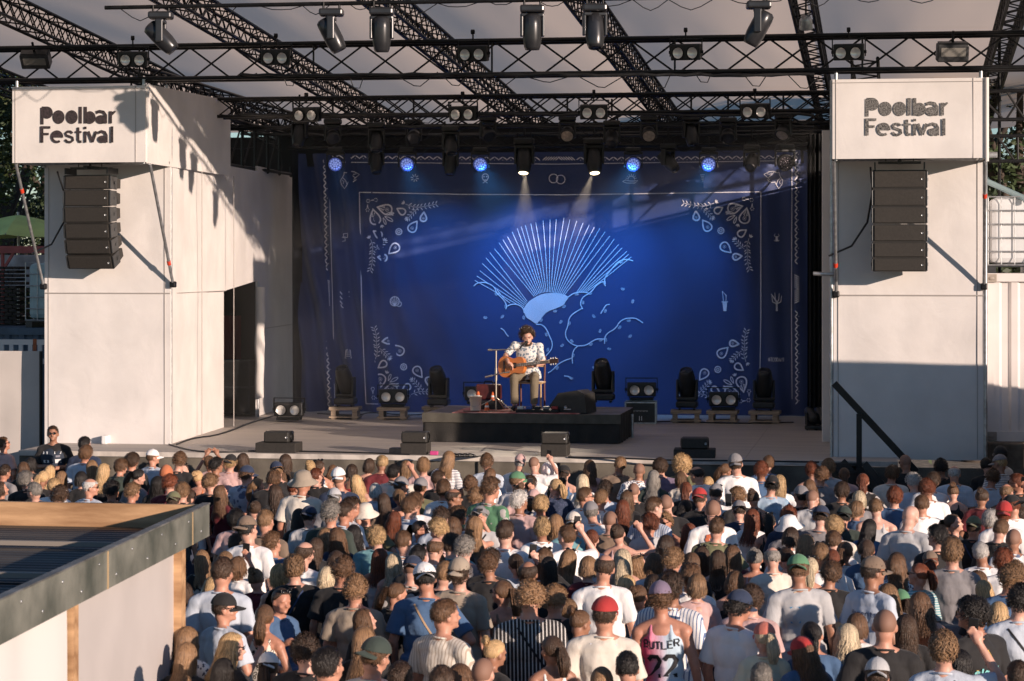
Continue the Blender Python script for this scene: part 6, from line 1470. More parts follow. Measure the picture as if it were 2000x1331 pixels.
# ------------------------------------------------------------------ the crowd, one line each: x y hair colour hat top yaw glasses
# coordinates are in the enlargement they were read from: name, x origin, y origin, zoom
CROWD = {
'A': (0, 820, 4.762, """
45,220 s M - Tpk 60 g Y
790,305 m M - Tlb 20
800,225 s B - Tnv 10
870,440 l L - Twh 20
950,470 l Y - Tbk 30
1120,430 m M - Tdg 35
1235,375 m D - Tbk 20
1420,345 s M fwh Tlb 60
290,410 b B - Tbk 0
225,455 w M - Tbk 0
455,480 l Y - Tbk 0
560,540 l L - Twh 0
385,540 p Y - Tbk 20
250,550 m G - Tbk 30
30,480 s D - Tgy 30
325,650 s G - Tnv -75 g
20,640 b D - Tbk 60
540,700 c D - Tbk 0
755,545 b B - Tbk 20
830,620 t W - Tlb 80 g
1040,650 c B - Tbk 30
1220,670 c L - Tdg 30
1270,520 p B - Tgy 60
1550,500 s D eor Trd 0
1655,375 c M - Tbk 0
1690,470 p D - Tpk 165 t
1470,590 w B - Tbk 0
1590,590 c R - Tmr 20
1700,660 m L - Tbk 10
1610,750 s D col Tdg 0
1780,710 p D - Twh 0
1860,530 n Y - Kor 0
1950,580 c L - Tbk 0
1950,390 n M - Tpk 0 - clap
"""),
'B': (400, 860, 5.0, """
110,245 c B - Tpk 50
245,210 c Y cbk Tpk 20
385,190 l D - Tbk 20
790,200 w D - Tbk 0
1035,260 n Y - Kor 0
1130,260 p D - Kwh 20 t
1235,300 p M - Kbr 0
1330,360 k D cwh Tnv 0 - down big
1500,400 w Y - Kwh 0
1430,300 b D - Krd 10
1590,240 b D - Kbk 0
1950,260 l L - Twh 0
1900,440 m M cgy Tnv 60
1680,490 b W - Tlb 0
1760,590 l D - Tbr 0
1570,710 s L ucr Tol 0
1470,910 w B - Klb 0
1840,770 w R - Twh 0
410,330 c M fnv Tlbf 50
60,410 c L - Tbk 20
180,510 w M - Tmr 40
520,440 p L - Klg 45
650,370 m M - Tbk 0
740,370 b M - Tdg -20
700,510 w D - Tbk -60
870,460 s R fcr Tor 55 g
960,400 s L utp Tcr 30 - down big
480,660 n D - Tgy 0
330,760 m B - Tpk 0
440,860 s B cbr Twh 25 - down big
610,780 s L - Tbr 20 - down big
940,750 w B - Tbk 0
1020,735 s B cnv Tlg 20
1235,700 c G - Tdg 15 - down big
1370,690 s D - Tlb 50
1285,560 s G clg Tgy 0
680,1000 c M - Tbl 35
960,1090 t D - Twh 30
1065,1040 l D - Tbk 0
1700,930 m Y - Tte 0
1960,980 s M - Twhh 10
1710,1150 l R - Kwh 0
1310,1170 p D - Tbk 20
1990,640 m M - Tlb 40
300,1010 s D - Tbk 0
1420,650 m D - Twh 70
"""),
'C': (800, 860, 5.0, """
140,240 m L - Tpk 0
365,170 l L - Twhh 0
770,210 c M - Tlb 0
1065,210 s W cpk Twh 0
1370,290 h B hwh Tdg 0
1510,320 p D cbk Kbl 0
1760,260 w M - Tpk 0
1690,400 l P - Twh 0
770,340 b M - Twh 0
1050,390 s L fgr Twh 60
1185,420 m D - Tbk 20
610,430 c M - Tbk 0
640,550 c L - Tbr 0
780,470 c M - Tgrf 50 - down big
335,470 m M - Twh 0
420,550 t D - Tbk 70 g
90,450 s M fgy Tol 20
50,600 m M - Twh 15
1080,590 c W - Tpk 40
1195,560 n M cpk Tnvf 0 - down big
1290,620 m Y - Tcr 20
1430,450 p Y - Tnvd -40
1710,540 s M - Twh 70 g
1860,560 s L - Twh 30
1910,480 c D - Tlb 20
1960,780 k D - Tbr 0
1600,800 s L ccr Tte 0
1430,800 w L - Tbk 0
1780,960 p R - Tlb 0
670,740 s G cgy Tlg 15
940,890 s D - Twh 10 - down big
470,730 m M - Tor 50
300,760 c D - Tlb 20
110,870 p D - Tlb 110 g
240,1050 t M - Twh 15
400,1010 m D - Tte 0
540,1050 c G - Tgy 20
780,1170 c D - Tbk 20
1310,1150 l M - Tbk 20 t
1530,1160 l L - Kbk 0 t
1880,1230 t D - Twh 0 - down big
"""),
'D': (1200, 860, 5.0, """
40,230 s L - Tbr 0
240,290 k D - Twhd 0
450,250 m D - Tpu 0
385,360 w G - Tdg 0
660,240 a Y - Tol 0
650,370 b M - Tcr 0
915,420 l Y - Tcr 0
1070,290 p M - Tnv 50
1200,220 s D cgy Twh 0 - down big
1490,220 s M - Tbl 0
1430,290 c R - Tbl 0
1610,410 l Y - Twh 10
1520,430 c B cbk Tlbt 0
1810,530 s B fgy Tbk -40
1935,560 k D - Tlg 30
1930,290 c R - Kbr 0
1920,450 w M - Tgy 0
190,490 k D - Tbk 0
120,570 w M - Tbk 20 t
80,660 w R - Tbk 0
380,650 s M - Tlbv 60 - down big
700,480 p R - Tbk 0
850,560 s D crd Tbk 10
690,660 p B - Kbk 10
960,680 k D - Twh 0 - down big
1220,680 s D cgy Tnv -15 - cup
1370,560 n D - Kbk 0
510,790 c L - Kcr 190 g
735,890 p R - Kgy 10
480,1020 b D - Twh 10
570,1170 c L - Tbl 25
850,1130 l D - Tpk 0 t
1150,1120 l M - Tmr 0 t
80,1160 l P - Kbl 0
1700,740 c R - Tnv 0
1700,940 b D - Twh 0
1730,830 s L uwh Tgyf 0
1870,1010 w L - Tbk 0
1545,1140 t G - Tcr -20
"""),
'E': (1600, 860, 5.0, """
90,260 c L - Tlg 0
10,340 c M - Tgy 0
245,330 p M - Tpk 0
220,490 m D - Tbk 0
850,210 k D - Tbk -30 g
700,320 m M - Tcr 10
930,400 c W - Tlb -30
1320,320 t W - Tlbc 0
1190,260 c B - Tbk 0
1650,240 s B - Tbk 0
1680,360 c M - Tlb 0
1950,400 s R - Tbk -75 g
1050,470 c R - Twh 0
740,540 m R - Tbl 0
390,570 b P - Tgy 0
360,670 b L - Tbl 55 g
220,740 s B cdg Tdg 0
570,650 s L - Klg 0
1000,620 s M - Twh 0
860,730 - D - Tlg 35 - down big
1310,500 n M - Kbk 0
1590,550 n D - Tmr 10
1780,700 s R crd Twh 0 - down big
1650,770 m W - Tbk 10
1510,840 s D col Tbk 20
1340,800 p D - Tbk 100
1160,930 m B - Tbk -60
1750,860 s M - Tbk 10
1900,960 k D - Twhf 10
470,850 l B - Tbl 0
140,980 s M - Twh 0
20,740 s D cnv Tgy 0
150,840 c Y - Tcr 0
1300,1080 m L - Tgy 10 - down big
460,1060 p D - Tbl 0
785,1190 l D - Tgy 0
1950,1300 c L - Tbk 0
1600,1090 s W - Twh 0
1980,720 b D - Tbk 0
"""),
'F': (340, 1060, 4.9125, """
285,160 l L - Tbkf 0
460,270 s D - Tlb 10 - down big
620,220 b M - Twh 35
350,420 l Y - Tbk 0
480,620 s D fbk Tlb 75 g
1025,300 b Y - Klb 0
1450,320 b P - Kbk 0
1740,440 c L - Ttp 0
1020,540 p D - Tbl 140 t
880,700 p M - Kcrl 0
540,990 w Y - Tbk 70 g
450,1230 l B - Tbk 20
900,1190 p D cwh Tbr 0
1290,1030 c D - Tbk 0
1500,1160 s B - Tbk 35 - down big
1850,740 l M - Tbk 55
1830,930 l L - Tbk 20
110,1080 l L - Tbk 20
120,930 l L - Twhd 20
100,480 b D - Tbk 0
"""),
'G': (700, 1060, 4.9125, """
670,330 s B cwh Tbl -15 - hips big
980,270 c D ctp Ttp 10 - down big
1260,210 c M - Tbk 0
1380,470 p M - Kbr -55 g
1640,520 c L - Tbkv 0 - down big
830,680 s M - Tcrv 65 - fold big
350,480 p M - Tbk 60
140,1070 s M cdg Tcr 35 - down big
1290,1050 n Y - Tbk 40
1190,1240 k D - Tpu 20
1850,1010 p D - Kwh -50
1880,540 c L - Tbk 10
800,1330 s D - Tlg 0
1000,1290 b M - Tgy 0
400,1290 s D - Tgy 0
"""),
'H': (1060, 1060, 4.9125, """
760,250 l P - Kwh 0
1240,410 m D - Twhv 15 - down big
930,500 n M - Tgy 10
1130,520 c M fpu Kpuj 5 - down big
600,670 s D frd Tcr 15 - down big
250,640 l L - Tbk 0
340,760 n M - Tbk 40
820,1190 s B - Tbk -10
570,1330 l L - Tbr 0
1820,370 b M - Kbk 0
1860,600 c B fnv Twh 50 - down big
1050,200 b M - Tlb 0
60,230 l B - Tbk 0
"""),
'I': (1420, 1060, 4.912, """
680,250 s M cgr Tlg 0 - down big
1400,270 s D fbr Tlb 55 g down big
240,530 c D - Tpk 0
365,900 p P fco Tiv -35 - down big
840,880 p B - Tbl 0
770,1030 w M frd Tbl -50
1150,900 w P - Kor 0
1250,790 b M - Twh 0
1510,780 k D - Tbk 0 - down big
1440,1270 s D clg Tbk 0
330,1290 s G - Tgy 0
1130,80 p M - Twh 20
"""),
'J': (1660, 1060, 4.912, """
470,210 l M - Twhd 10
650,300 p R - Tteh -65 g
790,180 n R cbr Tmr 0
510,560 p D fgr Tlb -35 - down big
390,500 l L - Tnv 0
690,580 w M - Kor 10
1310,460 l Y - Tbk 0
1510,330 c L - Tbl 0
1600,540 c B - Tlb 20 - down big
1190,660 m B - Tbk -70 g down big
1430,680 w Y - Tbr 0 - down big
900,1000 m L - Tlb 0 - raise big
540,800 l D - Tbk 0
1620,1270 s D - Tlb 0
1060,1150 b B - Tbk 0
"""),
}
special = {}
for zone, (ox, oy, zf, txt) in CROWD.items():
    for ln in txt.strip().splitlines():
        q = ln.split(); xs, ys = q[0].split(','); px = ox + float(xs) / zf; py = oy + float(ys) / zf
        hat = None if q[3] == '-' else q[3]; kind = q[4][0]; top = q[4][1:]; yaw = float(q[5]); gl = None; pose = None; big = False; Yf = None
        for e in q[6:]:
            if e in ('g', 't'): gl = e
            elif e == 'big': big = True
            elif e == 'Y': Yf = 35.6
            elif e in POSES: pose = e
        if py > 1250 and False: continue
        p = person(px, py, q[1], q[2], hat, top, kind, yaw, None, pose, None, gl, Yf, None, (prn.uniform(1.02, 1.07) if big and q[1] not in 'lwbpn' else None))
        special[(zone, int(float(xs)))] = p
def sp(zone, x): return special[(zone, x)]
# fill the gaps that remain between the people read from the photograph
frn = random.Random(21); tries = 0; made = 0
FH = ['s'] * 6 + ['m'] * 3 + ['l'] * 5 + ['w'] * 3 + ['b'] * 2 + ['p'] * 3 + ['n', 'c', 'c', 't', 'k']
FT = ['wh'] * 7 + ['bk'] * 8 + ['lg', 'gy', 'nv', 'nv', 'cr', 'lb', 'ol', 'pk', 'whh', 'bkf', 'mr', 'tp']
while made < 58 and tries < 6000:
    tries += 1
    px = frn.uniform(10, 1990); py = frn.uniform(903, 1150)
    if px < 420 and py > 950 + 0: 
        if px < 355 or py < 1100 - 0: continue
    t = (EYE - 1.63) * F / (py - 520); u = (px - 1000) / F; X = t * (-ST + u * CT); Yp = t * (CT + u * ST)
    if Yp > 34.2: continue
    ok = all(math.hypot((X - q['X']) / 1.0, (Yp - q['Y']) / 1.15) >.44 for q in PEOPLE) and all(abs(px - q['px']) > 23 or abs(py - q['py']) > 15 for q in PEOPLE)
    if not ok: continue
    hk = frn.choice(FH); hat = frn.choice([None] * 7 + ['cbk', 'fgy', 'cnv']) if hk in 'sk' else None
    person(px, py, hk, frn.choice('BDDDMMMLLYYPRG'), hat, frn.choice(FT), 'K' if hk in 'lwpn' and frn.random() < .25 else 'T', frn.choice((0, 0, 0, 0, 15, 30, -30, 60, -60)), None, frn.choice((None, None, None, 'raise', 'cup')), None, frn.choice((None, None, None, 't')))
    made += 1
print('crowd', len(PEOPLE), 'filled', made, 'tries', tries)
# keep people from standing inside one another
arr = PEOPLE
for it in range(6):
    for i in range(len(arr)):
        for j in range(i + 1, len(arr)):
            a, c = arr[i]['o'], arr[j]['o']; dx, dy = c.location.x - a.location.x, c.location.y - a.location.y
            if abs(dx) < .36 and abs(dy) < .26:
                # slide along the line of sight: keeps the place in the picture
                s = .03 if dy >= 0 else -.03
                for o, sg in ((a, -1), (c, 1)):
                    k = 1 + sg * s * .5 / o.location.y
                    if sg * s > 0 and o.location.y > 34.4: continue
                    z = o.location.z + 1.665 * o.scale.z; z2 = EYE - (EYE - z) * k
                    o.location.x *= k; o.location.y *= k; r_ = z2 / z if o.location.z < .01 else 1; o.scale *= min(1.02, max(.98, r_))
# ---- garments with writing
m_pr = mat('shirt_print_red', (.45, .05, .03), .8); m_pb = mat('shirt_print_blue', (.10, .28, .48), .8); m_pn = mat('shirt_print_navy', (.03, .05, .12), .8); m_pw = mat('shirt_print_white', (.7, .7, .7), .8); m_pk = mat('shirt_print_black', (.012, .012, .015), .8); m_py = mat('shirt_print_yellow', (.60, .38, .04), .8); m_pc = mat('shirt_print_cyan', (.22, .58, .58), .8)
LET = {'S': [[(1, .1), (.3, 0), (0, .25), (.3, .48), (.8, .55), (1, .78), (.7, 1), (0, .92)]], 'P': [[(0, 1), (0, 0), (.8, .05), (1, .28), (.8, .5), (0, .55)]], 'R': [[(0, 1), (0, 0), (.8, .05), (1, .28), (.8, .5), (0, .55)], [(.5, .55), (1, 1)]], 'I': [[(.5, 0), (.5, 1)]], 'T': [[(0, 0), (1, 0)], [(.5, 0), (.5, 1)]], 'Z': [[(0, 0), (1, 0), (0, 1), (1, 1)]],
 'V': [[(0, 0), (.5, 1), (1, 0)]], 'B': [[(0, 0), (0, 1), (.8, .95), (1, .72), (.7, .5), (0, .48)], [(.7, .5), (.9, .25), (.7, .03), (0, 0)]], 'E': [[(1, 0), (0, 0), (0, 1), (1, 1)], [(0, .5), (.8, .5)]], 'U': [[(0, 0), (0, .8), (.3, 1), (.7, 1), (1, .8), (1, 0)]], 'L': [[(0, 0), (0, 1), (1, 1)]], '2': [[(0, .2), (.3, 0), (.8, .02), (1, .25), (.8, .5), (0, 1), (1, 1)]],
 'e': [[(.05, .65), (.95, .65), (.9, .42), (.5, .32), (.08, .5), (.1, .85), (.5, 1), (.95, .9)]], 'l': [[(.5, 0), (.5, 1)]], 'm': [[(0, 1), (0, .35)], [(0, .45), (.25, .35), (.5, .5), (.5, 1)], [(.5, .45), (.75, .35), (1, .5), (1, 1)]], 'n': [[(0, 1), (0, .35)], [(0, .5), (.5, .33), (1, .5), (1, 1)]], 't': [[(.5, .1), (.5, .9), (.8, 1)], [(.15, .38), (.85, .38)]], 'o': [[(.5, .35), (.05, .55), (.1, .9), (.5, 1), (.95, .85), (.9, .5), (.5, .35)]], 's': [[(.9, .42), (.4, .34), (.1, .5), (.5, .66), (.9, .82), (.5, 1), (.05, .93)]], 'M': [[(0, 1), (0, 0), (.5, .6), (1, 0), (1, 1)]]}
def word(fl, t, x, y, h, wd, sw, arcing=0):
    n = len(t)
    for i, ch in enumerate(t):
        cx = x + (i - (n - 1) / 2) * wd; dy = arcing * ((i - (n - 1) / 2) / max(1, n / 2)) ** 2
        for s in LET[ch]: fl.line([(cx + (a - .5) * wd * .72, y + dy + b_ * h) for a, b_ in s], sw)
p = sp('D', 960); fl = Flat(); word(fl, 'SPRITZ', 0, 9, 4.6, 4.6, 1.3); word(fl, 'VIBES', 0, 15, 4.6, 4.8, 1.5); print_on(p['shirt'], fl, m_pr, 'shirt_lettering', 1.36)
fl = Flat(); fl.poly([(1, -4), (9, -4), (9, 8), (1, 8)]); print_on(p['shirt'], fl, mat('shirt_print_pale_blue', (.40, .52, .66), .8), 'shirt_panel', 1.36)
fl = Flat(); [fl.disc(-4 + 3 * math.cos(k), -1 + 3.4 * math.sin(k), 2.4) for k in range(6)]; fl.disc(4, 4, 3.6); print_on(p['shirt'], fl, mat('shirt_print_orange', (.62, .16, .07), .8), 'shirt_fruit_print', 1.36).location.y = -.002
p = sp('H', 1130); fl = Flat(); word(fl, 'BUTLER', 0, 0, 5.4, 4.9, 1.1, -2.2); word(fl, '22', 0, 11, 15, 13, 3.4); print_on(p['shirt'], fl, m_pk, 'shirt_lettering', 1.34)
p = sp('I', 1400); fl = Flat(); word(fl, 'Moments', 1, 0, 4.2, 3.9, .8); fl.disc(4, 10, 2.6, 1.2, rot=-.5); print_on(p['shirt'], fl, m_pn, 'shirt_lettering', 1.34)
p = sp('J', 1190); fl = Flat(); fl.line([(0, -11), (10, 3), (0, 19), (-10, 3), (0, -11)], 1.3); fl.line([(0, 8), (6, 5)], .8); fl.line([(0, 8), (-6, 5)], .8); print_on(p['shirt'], fl, m_py, 'shirt_diamond', 1.30)
fl = Flat(); word(fl, 'element', 0, 1, 5.6, 3.3, 1.3); fl.line([(-3, -1), (-1, -6), (1, -2), (3, -5), (4, -1)], 1.1); fl.disc(0, 12, 2.4); print_on(p['shirt'], fl, m_pc, 'shirt_lettering', 1.30).location.y = -.003
p = sp('H', 600); fl = Flat(); fl.line([(-9, -9), (-1, 14)], .9); fl.line([(9, -9), (1, 14)], .9); fl.poly([(-5, 22), (-2, 14), (2, 14), (5, 22), (5, 26), (-5, 26)]); print_on(p['shirt'], fl, mat('drawstring_white', (.66, .66, .72), .8), 'drawstring_bag', 1.36)
p = sp('I', 680); fl = Flat(); fl.line([(-4, -12), (6, 20)], 2.6); print_on(p['shirt'], fl, mat('tan_strap', (.42, .28, .17), .7), 'shoulder_strap', 1.36); fl = Flat(); fl.poly([(-9, 0), (-1, 0), (-1, 14), (-9, 14)]); print_on(p['shirt'], fl, m_pb, 'shirt_print_block', 1.36)
for (z_, x_, a, c) in (('C', 670, (10, -9), (-10, 20)), ('J', 510, (9, -9), (-9, 22)), ('J', 1600, (-9, -9), (11, 20)), ('B', 520, (-9, -9), (8, 20))):
    fl = Flat(); fl.line(subdiv([a, c], 4), 1.8); print_on(sp(z_, x_)['shirt'], fl, m_pk, 'bag_strap', 1.36)
for q in PEOPLE:
    if q['kind'] == 'T' and q['py'] > 950 and prn.random() < .16 and not any(k.name.startswith(('shirt_', 'bag_', 'shoulder')) for k in KIDS.get(q['shirt'].name, [])):
        sg_ = prn.choice((-1, 1)); fl = Flat(); fl.line(subdiv([(-9 * sg_, -9), (10 * sg_, 22)], 4), 1.5); print_on(q['shirt'], fl, prn.choice((m_pk, m_pk, MATS['tan_strap'], m_pn)), 'bag_strap', 1.36); q['strap'] = 1
# ------------------------------------------------------------------ labels
HAIRN = {'s': 'short {c} hair', 'm': 'tousled {c} hair', 'c': 'curly {c} hair', 'a': 'huge curly {c} hair', 'l': 'long straight {c} hair', 'w': 'long wavy {c} hair', 'b': '{c} bob', 'p': '{c} ponytail', 'n': '{c} bun', 't': 'thinning {c} hair', 'k': 'shaved head', '-': 'bald head', 'h': 'covered hair', 'G': '{c} hair'}
PATN = {'h': 'striped ', 'v': 'pinstriped ', 'f': 'floral ', 'd': 'dotted ', 'l': 'leopard print ', 'c': 'checked ', 'j': 'and red jersey ', 't': 'tie-dye '}
def base_label(p):
    hat = p['hat']
    if hat:
        hn = {'c': 'cap', 'f': 'cap', 'u': 'sun hat', 'e': 'beanie', 'h': 'headscarf'}[hat[0]]; a = TOPC[hat[1:3]][1] + ' ' + hn
    else: a = HAIRN[p['hair']].format(c=HNAME[p['hc']])
    pat = PATN.get(p['top'][2:], '') if len(p['top']) > 2 else ''
    tn = TOPC[p['top'][:2]][1]
    if p['top'] == 'puj': t = 'pink and blue jersey'
    else: t = (pat + tn).strip() + (' strap top' if p['kind'] == 'K' else ' shirt')
    return a, t
from collections import Counter
for p in PEOPLE:
    a, t = base_label(p); p['a'], p['t'] = a, t; p['base'] = 'person with %s, %s' % (a, t)
cnt = Counter(p['base'] for p in PEOPLE)
short = Counter([p['a'] for p in PEOPLE]); shirts = Counter([p['t'] for p in PEOPLE])
marks = []   # short unique names of easily found people
for p in PEOPLE:
    if short[p['a']] == 1 : marks.append((p, 'the ' + p['a']))
    elif shirts[p['t']] == 1: marks.append((p, 'the ' + p['t']))
fixed = [(545, 868, 'the leftmost front speaker'), (811, 866, 'the second front speaker'), (1085, 870, 'the third front speaker'), (1357, 875, 'the fourth front speaker'), (1678, 880, 'the stair post'), (400, 985, 'the kiosk corner'), (1920, 895, 'the right tower corner')]
used = set()
def rel(dx, dy):
    if abs(dx) > 1.6 * abs(dy): return 'right of' if dx > 0 else 'left of'
    if abs(dy) > 1.6 * abs(dx): return 'below' if dy > 0 else 'above'
    return ('below and ' if dy > 0 else 'above and ') + ('right of' if dx > 0 else 'left of')
for p in PEOPLE:
    if cnt[p['base']] == 1: p['label'] = p['base']; used.add(p['base']); continue
    c = sorted([(math.hypot(p['px'] - m_[0]['px'], p['py'] - m_[0]['py']), m_[0]['px'], m_[0]['py'], m_[1]) for m_ in marks if m_[0] is not p] + [(math.hypot(p['px'] - a, p['py'] - b_), a, b_, nm) for a, b_, nm in fixed])
    for d_, mx_, my_, nm in c[:14]:
        lab = p['base'] + ', ' + rel(p['px'] - mx_, p['py'] - my_) + ' ' + nm
        if lab not in used and len(lab.split()) <= 16: break
    p['label'] = lab; used.add(lab)
for p in PEOPLE: tag(p['o'], p['label'], 'person', 'concert crowd')

nph = 0
for p in PEOPLE:
    if p['pose'] == 'raise' and nph < 12:
        nph += 1; o = p['o']; M = Matrix.LocRotScale(o.location, o.rotation_euler, o.scale); q = M @ Vector((.185, .15, 1.775))
        ph = MB().bbox((0, 0, 0), (.072, .010, .148), .004).build('phone', M_blackp, None, q); ph.rotation_euler = (R(8), R(6), o.rotation_euler.z)
        lb = 'dark phone held up by the ' + p['label']; lb = ' '.join(lb.split()[:16]).rstrip(','); tag(ph, lb, 'phone', 'phones held up in the crowd')
# ================================================================== MUSICIAN (seated on the riser, facing the crowd)
MO = Vector((PX(1028, 38.7), 38.7, RZ_ + .014))
ms = {}
def mpt(x, y, z): return (x, y, z)
b = MB()
HT = Matrix.Translation(Vector((.035, -.10, 1.20))) @ Matrix.Rotation(R(12), 4, 'Z') @ Matrix.Rotation(math.pi, 4, 'Z') @ Matrix.Rotation(R(-17), 4, 'X') @ Matrix.Rotation(R(8), 4, 'Y') @ Matrix.Translation(-Vector((0, 0, 1.65)))
hb = MB(); head_prims(hb); hb.v = [tuple(HT @ Vector(v)) for v in hb.v]; b._add(hb.v, hb.f, True)
SR, SL = Vector((-.185, -.02, 1.055)), Vector((.215, .01, 1.035)); ER, EL = Vector((-.335, -.10, .90)), Vector((.285, -.08, .775)); WR_, WL = Vector((-.245, -.345, .795)), Vector((.150, -.330, .735))
def torso(b, g_):
    b.ell((.04, .10, .60), (.17 + g_, .13 + g_, .13)); b.ell((.03, .07, .76), (.15 + g_, .115 + g_, .18)); b.ell((.02, .015, .93), (.18 + g_, .12 + g_, .17)); b.ell((.015, -.005, 1.02), (.20 + g_ * .6, .09 + g_, .075 + g_ * .5))
    for s_ in (SR, SL): b.ell(s_, (.062 + g_,) * 3)
    capsule(b, (0, -.03, 1.09 - g_), SR.lerp(SL, .1), .05, .048 + g_); capsule(b, (.03, -.03, 1.09 - g_), SL.lerp(SR, .1), .05, .048 + g_)
torso(b, 0); capsule(b, (.015, -.01, 1.04), (.03, -.08, 1.13), .058, .052)
for s_, e_, w_, sd_ in ((SR, ER, WR_, 1), (SL, EL, WL, -1)): capsule(b, s_, e_, .050, .040); capsule(b, e_, w_, .041, .026)
hand_prims(b, WR_, Vector((.55, .08, -.55)), 1, .9); hand_prims(b, WL, Vector((-.75, .12, .28)), 1, 1.1)
KR, KL = Vector((-.155, -.32, .545)), Vector((.185, -.32, .520)); FR, FL_ = Vector((-.15, -.30, .08)), Vector((.175, -.30, .08))
for h_, k_, f_ in ((Vector((-.03, .08, .56)), KR, FR), (Vector((.12, .08, .56)), KL, FL_)): capsule(b, h_, k_, .08, .058); capsule(b, k_, f_, .055, .036); capsule(b, f_ + Vector((0, 0, -.035)), f_ + Vector((0, -.16, -.05)), .036, .032)
mu = bpy.data.objects.new('person', remesh(b, .0075, 1, .5, 'musician_mesh')); col.objects.link(mu); mu.data.materials.append(skin_mat(1)); mu.location = MO
tag(mu, 'curly haired bearded musician in patterned short sleeved shirt seated playing guitar on the riser', 'person')
b = MB(); torso(b, .018)
for s_, e_ in ((SR, ER), (SL, EL)): capsule(b, s_, s_.lerp(e_, .85), .060, .062, flat1=True)
b.tube([(.04, .10, .62), (.045, .10, .50)], [.185, .2], 20)
sm = remesh(b, .011, 2, .8, 'patterned_shirt_mesh'); a = coords(sm)
for i in range(len(a)): n_ = mnoise.noise(Vector(a[i] * 9)) + .5 * mnoise.noise(Vector(a[i] * 22)); a[i, 1] += n_ * .010; a[i, 0] += n_ * .006
sm.vertices.foreach_set('co', a.ravel()); sm.update()
m_ps = top_mat('lbf').copy(); m_ps.name = 'patterned_shirt_cloth'
for nd in m_ps.node_tree.nodes:
    if nd.type == 'MIX': nd.inputs['A'].default_value = (.66, .64, .62, 1); nd.inputs['B'].default_value = (.17, .23, .30, 1)
    if nd.type == 'TEX_VORONOI': nd.inputs['Scale'].default_value = 24
kid('patterned_shirt', sm, mu, m_ps)
b = MB()
b.ell((.045, .09, .57), (.185, .145, .11))
for h_, k_, f_ in ((Vector((-.03, .08, .56)), KR, FR), (Vector((.12, .08, .56)), KL, FL_)): capsule(b, h_, k_, .092, .075); capsule(b, k_, f_ + Vector((0, 0, .03)), .073, .062, flat1=True)
tmz = remesh(b, .012, 2, .7, 'olive_trousers_mesh'); a = coords(tmz)
for i in range(len(a)): n_ = mnoise.noise(Vector((a[i, 0] * 14, a[i, 1] * 14, a[i, 2] * 6))); a[i, 1] += n_ * .009; a[i, 0] += n_ * .006
tmz.vertices.foreach_set('co', a.ravel()); tmz.update(); kid('trousers', tmz, mu, mat('olive_brown_trousers', (.17, .135, .09), .85, bump=.3, bscale=12))
for f_ in (FR, FL_):
    b = MB(); capsule(b, f_ + Vector((0, .03, -.03)), f_ + Vector((0, -.17, -.038)), .047, .040); kid('shoe', remesh(b, .01, 1, .8, 'shoe_mesh'), mu, M_blackp)
kid('hair', get_hair('a', 1), mu, hair_mat('D'), HT @ Matrix.Translation(HC + Vector((0, -.022, .018))) @ Matrix.Diagonal((.92, .86, .98, 1)) @ Matrix.Translation(-HC))
b = MB(); [b.ell((s_ * .031, .088, 1.668), (.016, .007, .006), 8, 6) for s_ in (-1, 1)]; [b.tube([(s_ * .014, .094, 1.686), (s_ * .034, .094, 1.690), (s_ * .052, .080, 1.682)], .005, 5) for s_ in (-1, 1)]; b.tube([(-.022, .091, 1.597), (.022, .091, 1.597)], .005, 5); kid('face_features', b.mesh('face_features', hair_mat('D')), mu, None, HT)
# darker beard
hb = Hair(); rb = random.Random(4)
for k in range(130):
    az = rb.uniform(-1.25, 1.25); z0 = 1.60 - .035 * rb.random(); r0 = Vector((math.sin(az) * .058, .030 + math.cos(az) * .058, z0 - .02 * math.cos(az))); hb.ribbon([r0, r0 + Vector((math.sin(az) * .006, math.cos(az) * .008, -.012)), r0 + Vector((0, 0, -.028))], .012, rb.random())
kid('beard', hb.mesh('beard_mesh'), mu, hair_mat('D'), HT)
# guitar
gt = empty('acoustic_guitar', MO); tag(gt, 'orange brown acoustic guitar held across the lap of the seated musician', 'guitar')
GM_ = Matrix.Translation(Vector((-.215, -.30, .735))) @ Matrix.Rotation(R(-20), 4, 'Z') @ Matrix.Rotation(R(-7), 4, 'Y') @ Matrix.Rotation(R(-8), 4, 'X')
def gx(b): b.v = [tuple(GM_ @ Vector(v)) for v in b.v]; return b
prof = [(-.24, .0), (-.235, .08), (-.20, .145), (-.13, .182), (-.05, .165), (.02, .125), (.07, .118), (.13, .135), (.19, .140), (.235, .105), (.25, .04)]
out = smoothp(prof, 2); ring = out + [(x, -y) for x, y in out[::-1]][1:-1] if False else out + [(x, -y) for x, y in reversed(out)]
b = MB(); b.prism([Vector((x, .0, y)) for x, y in ring], (0, 0, 0), (0, .095, 0)); gx(b).build('guitar_body', mat('orange_guitar_top', (.52, .17, .045), .28, var=.12, vscale=3, stretch=(.5, 1, 9)), gt)
b = MB(); b.lathe([(0, 0), (.048, 0)], (.075, -.003, 0), RX(R(90)), 24); gx(b).build('soundhole', M_black, gt)
b = MB(); b.bbox((-.12, -.008, 0), (.03, .014, .19), .004); gx(b).build('bridge', mat('dark_rosewood', (.05, .022, .015), .4), gt)
b = MB(); b.bbox((.42, .005, 0), (.62, .035, .054), .01); gx(b).build('neck', mat('grey_brown_fretboard', (.20, .15, .11), .45), gt)
b = MB(); [b.tube([(.15 + .47 * (1 - 2 ** (-k / 12)) * 1.6, -.0145, -.026), (.15 + .47 * (1 - 2 ** (-k / 12)) * 1.6, -.0145, .026)], .0016, 4) for k in range(1, 14)]; [b.tube([(-.12, -.018, -.022 + .0088 * k), (.73, -.017, -.019 + .0076 * k)], .0011, 4) for k in range(6)]; gx(b).build('string', M_steel, gt)
